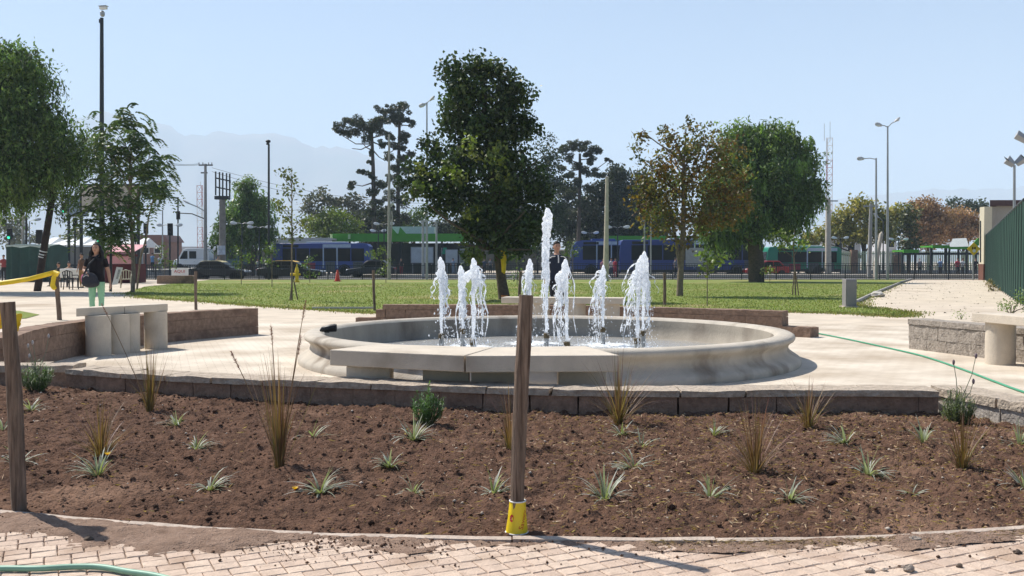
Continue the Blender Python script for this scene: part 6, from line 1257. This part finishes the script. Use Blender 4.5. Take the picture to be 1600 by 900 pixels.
# ================================================================== VEHICLES
def wheel(root, x, y, r, wd=.24):
    t = MB().lathe([(r * .55, -wd / 2), (r * .93, -wd / 2), (r, -wd / 3), (r, wd / 3), (r * .93, wd / 2), (r * .55, wd / 2)], 20, (x, y, r), axis='Y', closed=False).build('wheel', TYRE, root, smooth=True)
    MB().lathe([(r * .56, -.02), (r * .5, .02), (r * .12, .04)], 12, (x, y - math.copysign(wd / 2 + .01, 1) if y < 0 else y + wd / 2 - .01, r), axis='Y').build('rim', STEEL, t)
def bus(label, px0, px1, d, H, colr, z0=ROADZ, front=-1, curved=False, stripe=None, grey=None, W=2.5, red=False):
    a, b = P(px0, 420, d), P(px1, 420, d); L = b.x - a.x; r_ = E('city_bus', label, 'bus', (a.x, d, z0), world=False); paint = M('bus_' + colr[0], colr[1], .35, .06, .7, spec=.5)
    c = .35 if curved else .12; rr_ = .3
    prof = [(0 if front > 0 else .05, .35), (L, .35), (L, H - rr_), (L - .25, H - .06), (L - .6, H), (c * 3, H), (c * 1.5, H - .1), (c * .6, H - .45), (.0, H - 1.2)]
    mb = MB(); mb.prism(prof, 0, W); mb.build('body', paint, r_, bevel=.05, smooth=True)
    n_ = max(3, int(L / 1.55)); x = 1.05; ww = (L - 1.5) / n_
    for i in range(n_): MB().span((x + i * ww + .05, -.02, H * .45), (x + (i + 1) * ww - .05, -.004, H - .5)).build('window', GLASS, r_, bevel=.01)
    for i in (0, n_ // 2, n_ - 1):
        if n_ > 3: dr_ = MB().span((x + i * ww + .2, -.035, .42), (x + i * ww + 1.15, -.022, H * .45 - .04)).build('door', M('door_grey', (.10, .11, .12), .4), r_); MB().span((x + i * ww + .66, -.045, .5), (x + i * ww + .69, -.036, H * .44 - .05)).build('door_gap', BLACK, dr_)
    for wx in (1.9, L - 2.4):
        if 0 < wx < L: wheel(r_, wx, .1, .48, .28); wheel(r_, wx, W - .1, .48, .28)
    if stripe: MB().span((.7, -.03, H * .28), (L - .1, -.006, H * .33)).build('stripe', stripe, r_)
    if grey: MB().span((grey[0] * L, -.05, .9), (grey[1] * L, -.026, H - .75)).build('ad_panel', M('bus_panel', (.34, .35, .33), .6), r_)
    MB().span((L * .35, .3, H), (L * .75, W - .3, H + .16)).build('roof_unit', M('roof_unit', (.55, .58, .6), .5) if not curved else paint, r_, bevel=.05)
    wsx = -.02; ws = MB(); ws.prism([(wsx, H * .42), (wsx - .015, H * .42), (c * .6 - .05, H - .5), (c * .6, H - .48)], .15, W - .15); ws.build('windscreen', GLASS, r_)
    for y in (.35, W - .35): MB().lathe([(.13, -.05), (.11, -.02), (.03, -.01)], 10, (0.02, y, .75), axis='X').build('headlight', M('lens_white', (.7, .72, .74), .3), r_, smooth=True)
    MB().span((-.04, .05, .3), (.1, W - .05, .55)).build('bumper', DARKM, r_)
    for i in (n_ // 2, n_ // 2 + 1): MB().span((x + i * ww - .06, -.03, .75), (x + i * ww + .06, -.006, H - .12)).build('pale_pillar', M('bus_pale', (.45, .52, .62), .45), r_)
    MB().span((x + n_ // 2 * ww - .05, -.012, H - .42), (x + (n_ // 2 + 2) * ww, .02, H - .1)).build('pale_roof_band', M('bus_pale', (.45, .52, .62), .45), r_)
    for wx in (1.9, L - 2.4):
        if 0 < wx < L: MB().lathe([(.62, -.012), (.5, -.016)], 20, (wx, 0, .5), axis='Y', closed=True).build('wheel_arch', BLACK, r_)
    MB().span((x + .1, -.03, H - .4), (x + 1.6, -.008, H - .16)).build('route_sign', BLACK, r_); MB().span((.1, -.02, .36), (L - .05, -.006, .62)).build('skirt', DARKM, r_)
    if red: MB().span((L * .15, -.03, .55), (L * .45, -.006, H * .4)).build('red_panel', M('bus_red', (.32, .05, .08), .5), r_)
    return r_
BLUE = ('blue', (.03, .065, .26)); GRN = ('green', (.012, .22, .13))
bus('blue city bus with pale roof stripe at the cream shelter', 424, 577, 93, 3.15, BLUE, red=True)
bus('blue city bus with a rounded nose behind the man', 893, 985, 94, 3.45, BLUE, curved=True)
bus('longer dark blue city bus with a grey side panel by the autumn tree', 968, 1192, 89, 3.4, ('darkblue', (.018, .04, .19)), grey=(.46, .66))
bus('green city bus with white roof section by the weeping tree', 1198, 1315, 96, 2.85, GRN, red=True)
def car(label, px0, d, L, body, roof, H=1.45, W=1.7, z0=ROADZ, kind='sedan', face=1, name='car', cat='car'):
    a = P(px0, 425, d); r_ = E(name, label, cat, (a.x, d, z0), world=False); f = (lambda x: x) if face > 0 else (lambda x: L - x)
    if kind == 'sedan':
        low = [(0, .35), (L, .32), (L, .62), (L - .12, .74), (L * .70, .88), (L * .16, .95), (.05, .9), (0, .7)]
        cab = [(L * .10, .92), (L * .22, H - .06), (L * .30, H - .01), (L * .52, H - .01), (L * .58, H - .06), (L * .74, .88)]
        rf = [(L * .21, H - .09), (L * .25, H - .01), (L * .32, H + .02), (L * .5, H + .02), (L * .56, H - .02), (L * .6, H - .1), (L * .55, H - .06), (L * .3, H - .05)]
        win = [[(L * .155, .95), (L * .24, H - .12), (L * .37, H - .1), (L * .37, .94)], [(L * .39, .94), (L * .39, H - .1), (L * .54, H - .1), (L * .68, .91)]]
    else:
        low = [(0, .4), (L, .35), (L, .8), (L - .15, 1.0), (L * .86, 1.1), (0, 1.15)]; cab = [(0, 1.14), (0.03, H - .1), (.15, H), (L * .62, H), (L * .72, H - .1), (L * .88, 1.08)]
        rf = [(.05, H - .02), (.15, H + .02), (L * .62, H + .02), (L * .7, H - .05)]; win = [[(L * .36, 1.15), (L * .36, H - .3), (L * .55, H - .3), (L * .55, 1.15)], [(L * .60, 1.12), (L * .60, H - .28), (L * .70, H - .28), (L * .82, 1.1)]]
    fx = lambda pl: [(f(p[0]), p[1]) for p in pl]
    MB().prism(fx(low), 0, W).build('body', body, r_, bevel=.06, smooth=True)
    mb = MB(); mb.prism(fx(cab), .09, W - .09); mb.build('cabin', body, r_, bevel=.05, smooth=True); MB().prism(fx(rf), .12, W - .12).build('roof', roof, r_, bevel=.02)
    for q in win:
        MB().prism(fx(q), .065, .085).build('side_window', GLASS, r_)
    MB().prism(fx([(L * .585, H - .1), (L * .60, H - .1), (L * .755, .9), (L * .735, .9)]), .2, W - .2).build('windscreen', GLASS, r_)
    for wx in (L * .19, L * .80):
        for y in (.06, W - .06): wheel(r_, f(wx), y, .31, .2)
    for y in (.2, W - .2): MB().ball((f(L - .04), y, .66), (.09, .15, .08), 8, 6).build('headlight', M('lens_white', (.7, .72, .74), .3), r_, smooth='all'); MB().ball((f(.04), y, .76), (.07, .16, .1), 8, 6).build('tail_light', RED, r_, smooth='all')
    for x in (L * .40, L * .2): MB().box((f(x), -.012, .84), (.14, .02, .03)).build('door_handle', STEEL, r_)
    MB().box((f(L * .64), -.06, .95), (.1, .14, .1)).build('mirror', body, r_)
    return r_
NAVY = M('taxi_black', (.012, .016, .022), .3, .1, 1, spec=.5); TY = M('taxi_yellow', (.62, .36, .02), .4, .08, 2); VW = M('van_white', (.66, .68, .7), .4, .05, 1, spec=.5)
car('black taxi with a pale yellow roof beside the concrete block', 292, 70, 4.25, NAVY, M('taxi_pale', (.50, .44, .22), .4, .08, 2), 1.44, name='taxi', cat='taxi')
car('black taxi with an orange yellow roof behind the hydrant', 400, 69.5, 4.75, NAVY, TY, 1.45, name='taxi', cat='taxi')
car('dark parked car beyond the railing near the red cone', 541, 82, 4.1, M('car_dark', (.03, .034, .038), .35), M('car_dark', (.03, .034, .038), .35), 1.5, face=-1)
car('red car half hidden beside the green bus', 1166, 87, 4.0, M('car_red', (.35, .02, .02), .35, spec=.5), M('car_red', (.35, .02, .02), .35), 1.45, face=-1)
car('white delivery van in front of the power pole', 270, 99, 3.75, VW, VW, 2.2, z0=.42, kind='van', face=-1, name='van', cat='van')
car('blue grey van parked behind the steel billboard post', 327, 99, 4.2, M('van_blue', (.07, .12, .17), .4), VW, 2.15, z0=.42, kind='van', face=-1, name='van', cat='van')
car('silver car on the far carriageway beyond the railing', 8, 76, 4.2, M('car_silver', (.4, .41, .42), .35, metal=.4), M('car_silver', (.4, .41, .42), .35), 1.45)
# ================================================================== PEOPLE
SKIN = M('skin', (.42, .24, .165), .6, .06, 30); HAIR = M('hair_black', (.012, .009, .008), .5, .3, 60); SHOE = M('shoe', (.03, .028, .027), .6)
def person(label, loc, rz, H, mats, pose='stand', voxel=.014, arms=None, hair='short', fine=False, cap=None, long_=False):
    """one continuous body; mats: shirt, sleeve, trousers"""
    k = H / 1.72; prim = []; mb = MB(); shirt, forearm, pants = mats
    def seg(pts, rad, tag, sx=1, sy=1, n=10, up=None):
        mb.tube([Vector(p) * k for p in pts], [r * k for r in rad], n, sx=sx, sy=sy, up=up)
        for a, b, r0, r1 in zip(pts, pts[1:], rad, rad[1:]): prim.append((Vector(a) * k, Vector(b) * k, max(r0, r1) * k * max(sx, sy) * .9, tag))
    hz = 0 if pose == 'stand' else -.45
    seg([(0, 0, .86 + hz), (0, .005, .95 + hz), (0, 0, 1.08 + hz), (0, -.005, 1.22 + hz), (0, 0, 1.34 + hz), (0, .005, 1.42 + hz), (0, .01, 1.465 + hz)], [.135, .15, .128, .142, .155, .14, .065], 0, 1.12, .78, 14, (1, 0, 0))
    seg([(0, .012, 1.44 + hz), (0, .0, 1.53 + hz)], [.055, .05], 2)
    c = Vector((0, -.01, 1.62 + hz)); mb.ball(c * k, (.076 * k, .092 * k, .108 * k), 14, 10); mb.ball((c + Vector((0, -.025, -.06))) * k, (.052 * k, .06 * k, .05 * k), 10, 8); prim.append((c * k, (c + Vector((0, 0, -.06))) * k, .09 * k, 2))
    seg([c + Vector((0, -.088, .02)), c + Vector((0, -.108, -.018)), c + Vector((0, -.09, -.026))], [.008, .015, .010], 2)
    for s in (-1, 1): mb.ball((c + Vector((s * .077, .01, -.005))) * k, (.012 * k, .02 * k, .03 * k), 8, 6)
    arms = arms or {}
    for s in (-1, 1):
        el, wr = arms.get(s, ((s * .235, .02, 1.14), (s * .25, -.04, .90))); sh = Vector((s * .165, .005, 1.395 + hz)); el = Vector(el) + Vector((0, 0, hz)); wr = Vector(wr) + Vector((0, 0, hz))
        seg([sh, sh.lerp(el, .5), el], [.058, .05, .041], 0) if long_ else (seg([sh, sh.lerp(el, .55)], [.06, .052], 0), seg([sh.lerp(el, .5), el], [.047, .041], 1)); seg([el, el.lerp(wr, .4), wr], [.041, .038, .026], 1)
        dr = (wr - el).normalized(); inn = Vector((-s, 0, 0)); inn = (inn - dr * inn.dot(dr)).normalized(); fw_ = dr.cross(inn).normalized()
        if fw_.y > 0: fw_ = -fw_
        seg([wr, wr + dr * .04, wr + dr * .085], [.026, .036, .034], 2, .62, 1.1, 8, inn)
        if fine:
            for i, (o_, ln) in enumerate(((-.028, .062), (-.010, .075), (.009, .078), (.027, .070))):
                p0 = wr + dr * .08 + fw_ * o_; p1 = p0 + dr * ln * .5 + inn * .006; p2 = p0 + dr * ln * .9 + inn * .024; seg([p0, p1, p2], [.0095, .009, .0075], 2, n=7)
            p0 = wr + dr * .03 + fw_ * .03; seg([p0, p0 + fw_ * .025 + dr * .03, p0 + fw_ * .03 + dr * .06 + inn * .01], [.012, .0105, .0085], 2, n=7)
        else: seg([wr + dr * .08, wr + dr * .15 + inn * .02], [.03, .018], 2, .6, 1.1, 8, inn)
        if pose == 'stand': hip, kn, an = Vector((s * .085, 0, .89)), Vector((s * .095, -.02 if s < 0 else .0, .48)), Vector((s * .095, .03 if s < 0 else -.04, .085))
        else: hip, kn, an = Vector((s * .09, 0, .45)), Vector((s * .12, -.42, .46)), Vector((s * .12, -.44, .085))
        seg([hip, hip.lerp(kn, .5), kn], [.09, .078, .058], 3); seg([kn, kn.lerp(an, .35), an], [.058, .058, .036], 3)
        seg([an + Vector((0, .05, -.045)), an + Vector((0, -.03, -.04)), an + Vector((0, -.13, -.055)), an + Vector((0, -.17, -.06))], [.036, .042, .036, .022], 4, 1.1, .8, 10, (1, 0, 0))
    r_ = E('person', label, 'person', loc, rz, world=False)
    tmp = mb.build('tmp', SKIN, None); md = tmp.modifiers.new('r', 'REMESH'); md.mode = 'VOXEL'; md.voxel_size = voxel; md.use_smooth_shade = True; s_ = tmp.modifiers.new('s', 'SMOOTH'); s_.iterations = 3; s_.factor = .5
    dg = bpy.context.evaluated_depsgraph_get(); me = bpy.data.meshes.new_from_object(tmp.evaluated_get(dg)); bpy.data.objects.remove(tmp)
    C = np.empty(len(me.polygons) * 3, 'f'); me.polygons.foreach_get('center', C); C = C.reshape(-1, 3); best = np.full(len(C), 1e9); tag = np.zeros(len(C), 'i')
    for a, b, r, t in prim:
        a, b = np.array(a), np.array(b); ab = b - a; u = np.clip(((C - a) @ ab) / max(ab @ ab, 1e-9), 0, 1); q = np.linalg.norm(C - a - u[:, None] * ab, axis=1) - r; m_ = q < best; best[m_] = q[m_]; tag[m_] = t
    hem = (.90 + hz) * k; tag[(tag == 0) & (C[:, 2] < hem) & (np.abs(C[:, 0]) < .19 * k)] = 3
    tag[(tag == 0) & (C[:, 2] > (1.448 + hz) * k) & (np.abs(C[:, 0]) < .075 * k)] = 2
    if pose == 'stand': tag[(tag == 3) & (C[:, 2] > hem)] = 0
    me.materials.clear()
    for m_ in (shirt, forearm, SKIN, pants, SHOE): me.materials.append(m_)
    me.polygons.foreach_set('material_index', tag); me.polygons.foreach_set('use_smooth', [True] * len(me.polygons)); me.name = 'body'; body = link_mesh('body', me, [], r_)
    ck = c * k
    for s in (-1, 1): MB().ball(ck + Vector((s * .03, -.082, .012)) * k, (.013 * k, .008 * k, .008 * k), 8, 6).build('eye', M('eye_dark', (.02, .015, .012), .2), r_, smooth='all')
    MB().ball(ck + Vector((0, -.088, -.052)) * k, (.022 * k, .008 * k, .007 * k), 8, 5).build('mouth', M('lips', (.30, .11, .09), .5), r_, smooth='all')
    h = MB()
    def hb(o_, rad): h.ball(ck + Vector(o_) * k, tuple(x * k for x in rad), 14, 10)
    if hair == 'short': hb((0, .02, .035), (.084, .092, .092)); hb((0, -.045, .085), (.06, .04, .03))
    elif hair == 'long':
        hb((0, .03, .035), (.088, .088, .092)); hb((0, -.02, .095), (.06, .04, .026))
        for s in (-1, 1):
            for o_, rad in (((s * .092, .02, -.03), (.026, .055, .09)), ((s * .115, .015, -.13), (.045, .055, .10)), ((s * .125, .0, -.23), (.05, .05, .09)), ((s * .115, -.04, -.30), (.04, .035, .07))): hb(o_, rad)
        hb((0, .075, -.12), (.10, .045, .17))
    if hair: remeshed(h, 'hair', HAIR, .012 if fine else .02, r_, 2)
    if cap: MB().lathe([(.09 * k, .03 * k), (.088 * k, .07 * k), (.06 * k, .115 * k), (.01, .125 * k)], 14, ck).build('hat', cap, r_, smooth=True)
    return r_, k
def cloth(n, c, var=.15): return M('cloth_' + n, c, .9, var, 25, .3, 90)
# woman with the long dark hair
d = 20.0; wx = P(151, 440, d); TEE = cloth('black', (.012, .011, .014)); TRO = cloth('mint', (.30, .56, .36), .06)
person('woman with long dark hair, black top and mint trousers carrying a bag', (wx.x, d, 0), R(6), 1.66, (TEE, SKIN, TRO), voxel=.0075, hair='long', fine=True,
       arms={-1: ((-.265, .02, 1.16), (-.145, -.20, 1.07)), 1: ((.24, .02, 1.13), (.285, -.02, .88))})
bx = Vector((wx.x - .04, d - .24, .94)); bg_ = E('shoulder_bag', 'dark grey shoulder bag hanging in front of the woman', 'bag', bx); mb = MB(); mb.ball(bx + Vector((0, 0, -.02)), (.17, .075, .15), 14, 10); mb.ball(bx + Vector((.02, 0, -.09)), (.19, .085, .10), 14, 10); remeshed(mb, 'bag_body', cloth('bag', (.035, .036, .045)), .014, bg_, 3)
MB().tube([bx + Vector((-.12, 0, .08)), bx + Vector((-.03, .06, .3)), bx + Vector((.12, .17, .49)), bx + Vector((.13, .26, .50))], .014, 6, sx=1.6, sy=.5).build('strap', BLACK, bg_); MB().tube([bx + Vector((-.10, -.07, .03)), bx + Vector((-.04, -.085, .07)), bx + Vector((.02, -.085, .05))], .008, 6).build('zip', STEEL, bg_)
pk = Vector((wx.x - .20, d - .15, .93)); q = E('pink_pouch', 'small pink pouch tucked behind the dark bag', 'bag', pk); mb = MB(); mb.ball(pk, (.06, .05, .11), 12, 8); remeshed(mb, 'pouch', cloth('pink', (.55, .16, .26)), .012, q, 2)
# man behind the fountain
d = 20.6; mx_ = P(870, 440, d); NV = cloth('navy', (.022, .03, .05))
r_, k = person('man in a dark work shirt with pale shoulder stripe behind the far bench', (mx_.x, d, 0), R(12), 1.71, (NV, SKIN, cloth('charcoal', (.02, .022, .028))), voxel=.0075, hair='short', fine=True,
       arms={-1: ((-.25, .03, 1.14), (-.265, -.06, .89)), 1: ((.25, .03, 1.14), (.19, -.19, 1.0))})
for s in (-1, 1): MB().tube([(s * .06 * k, -.10 * k, 1.41 * k), (s * .13 * k, -.085 * k, 1.405 * k), (s * .20 * k, -.05 * k, 1.36 * k)], .010, 6).build('shoulder_stripe', WHITE, r_)
MB().tube([(0, -.112 * k, 1.44 * k), (.005 * k, -.124 * k, 1.36 * k), (.004 * k, -.128 * k, 1.27 * k)], .013, 6, sy=.5).build('collar_placket', WHITE, r_)
# small figures in the street and station
def extra(label, px, d, rz, H, shirt, pants, pose='stand', hair='short', z=None, fa=None, cap=None):
    p = P(px, 430, d); person(label, (p.x, d, gz(d) if z is None else z), rz, H, (shirt, fa or SKIN, pants), pose, .024, None, hair, cap=cap)
JE = cloth('denim', (.05, .07, .12)); DK = cloth('dark', (.03, .03, .035)); WH = cloth('white', (.62, .62, .62)); RD = cloth('red', (.42, .04, .07)); BS = cloth('sky', (.20, .32, .5)); PKC = cloth('rose', (.55, .25, .28)); GRY = cloth('grey', (.2, .2, .21)); TAN = cloth('tan', (.45, .30, .20))
extra('seated person in a tan top at the white table', 108, 48.5, R(30), 1.7, TAN, DK, 'sit', fa=SKIN); extra('dark clothed seated person beyond the white table', 92, 49.5, R(-40), 1.65, DK, DK, 'sit'); extra('standing person in brown top half hidden behind the woman', 128, 46, R(-20), 1.66, cloth('brown', (.12, .07, .05)), cloth('ochre', (.30, .18, .08)))
extra('person in a dull red top behind the green stall', 6, 63, R(10), 1.7, cloth('brick', (.28, .06, .06)), DK); extra('pedestrian in a light blue shirt at the crossing', 238.5, 86, R(160), 1.74, BS, DK, z=.3); extra('pedestrian in white with a pale hat at the crossing', 250, 86, R(170), 1.6, WH, GRY, z=.25, cap=WHITE)
extra('person seated by the railing beside the steel billboard post', 341, 83, R(20), 1.65, TAN, cloth('ochre', (.30, .18, .08)), z=.1); extra('person in rose waiting at the pale flat shelter', 394, 95, R(10), 1.65, PKC, DK); extra('person in white waiting at the pale flat shelter', 403, 95, R(-10), 1.65, WH, DK)
extra('person in pale blue overalls before the narrow poster board', 708, 100, R(20), 1.7, cloth('paleblue', (.25, .31, .4)), cloth('paleblue', (.25, .31, .4))); extra('person in dark clothes seated in the bus station', 627, 99, R(0), 1.7, DK, cloth('wine', (.2, .03, .04)))
extra('passenger in blue under the tall dark tree', 757, 101, R(0), 1.68, JE, DK); extra('passenger in grey under the tall dark tree', 766, 101.5, R(20), 1.7, GRY, DK); extra('passenger in red under the tall dark tree', 748, 102, R(-10), 1.6, RD, DK)
extra('pedestrian in white between the two blue buses', 955, 84, R(30), 1.68, WH, JE); extra('pedestrian in a red jacket between the two blue buses', 961.5, 83.5, R(-30), 1.66, RD, RD); extra('pedestrian in pink beside the slanted concrete pole', 942, 84, R(10), 1.62, PKC, DK); extra('pedestrian in grey checked shirt before the dark blue bus', 1055, 83, R(60), 1.7, GRY, DK)
extra('waiting person in red at the peaked shelter', 1496, 90, R(0), 1.7, RD, DK); extra('waiting person in white at the peaked shelter', 1504, 90, R(15), 1.7, WH, DK); extra('waiting person in black at the peaked shelter', 1524, 91, R(-15), 1.7, DK, DK); extra('waiting person in grey at the peaked shelter', 1437, 93, R(-15), 1.68, GRY, DK); extra('waiting person in blue at the peaked shelter', 1469, 93, R(-5), 1.68, BS, DK)
# ================================================================== HAZE
hz = MB(); hz.span((-7100, -80, -1.5), (7100, 7150, 830))
o = hz.build('haze', [], None); o['kind'] = 'stuff'; o['label'] = 'thin pale haze over the whole city and mountains'; o['category'] = 'haze'
hm = bpy.data.materials.new('haze_air'); hm.use_nodes = True; n = hm.node_tree; n.nodes.clear()
ho = n.nodes.new('ShaderNodeOutputMaterial'); pv = n.nodes.new('ShaderNodeVolumePrincipled')
pv.inputs['Color'].default_value = (.66, .82, 1, 1); pv.inputs['Density'].default_value = HAZE; pv.inputs['Anisotropy'].default_value = .0
n.links.new(pv.outputs[0], ho.inputs['Volume']); o.data.materials.append(hm)
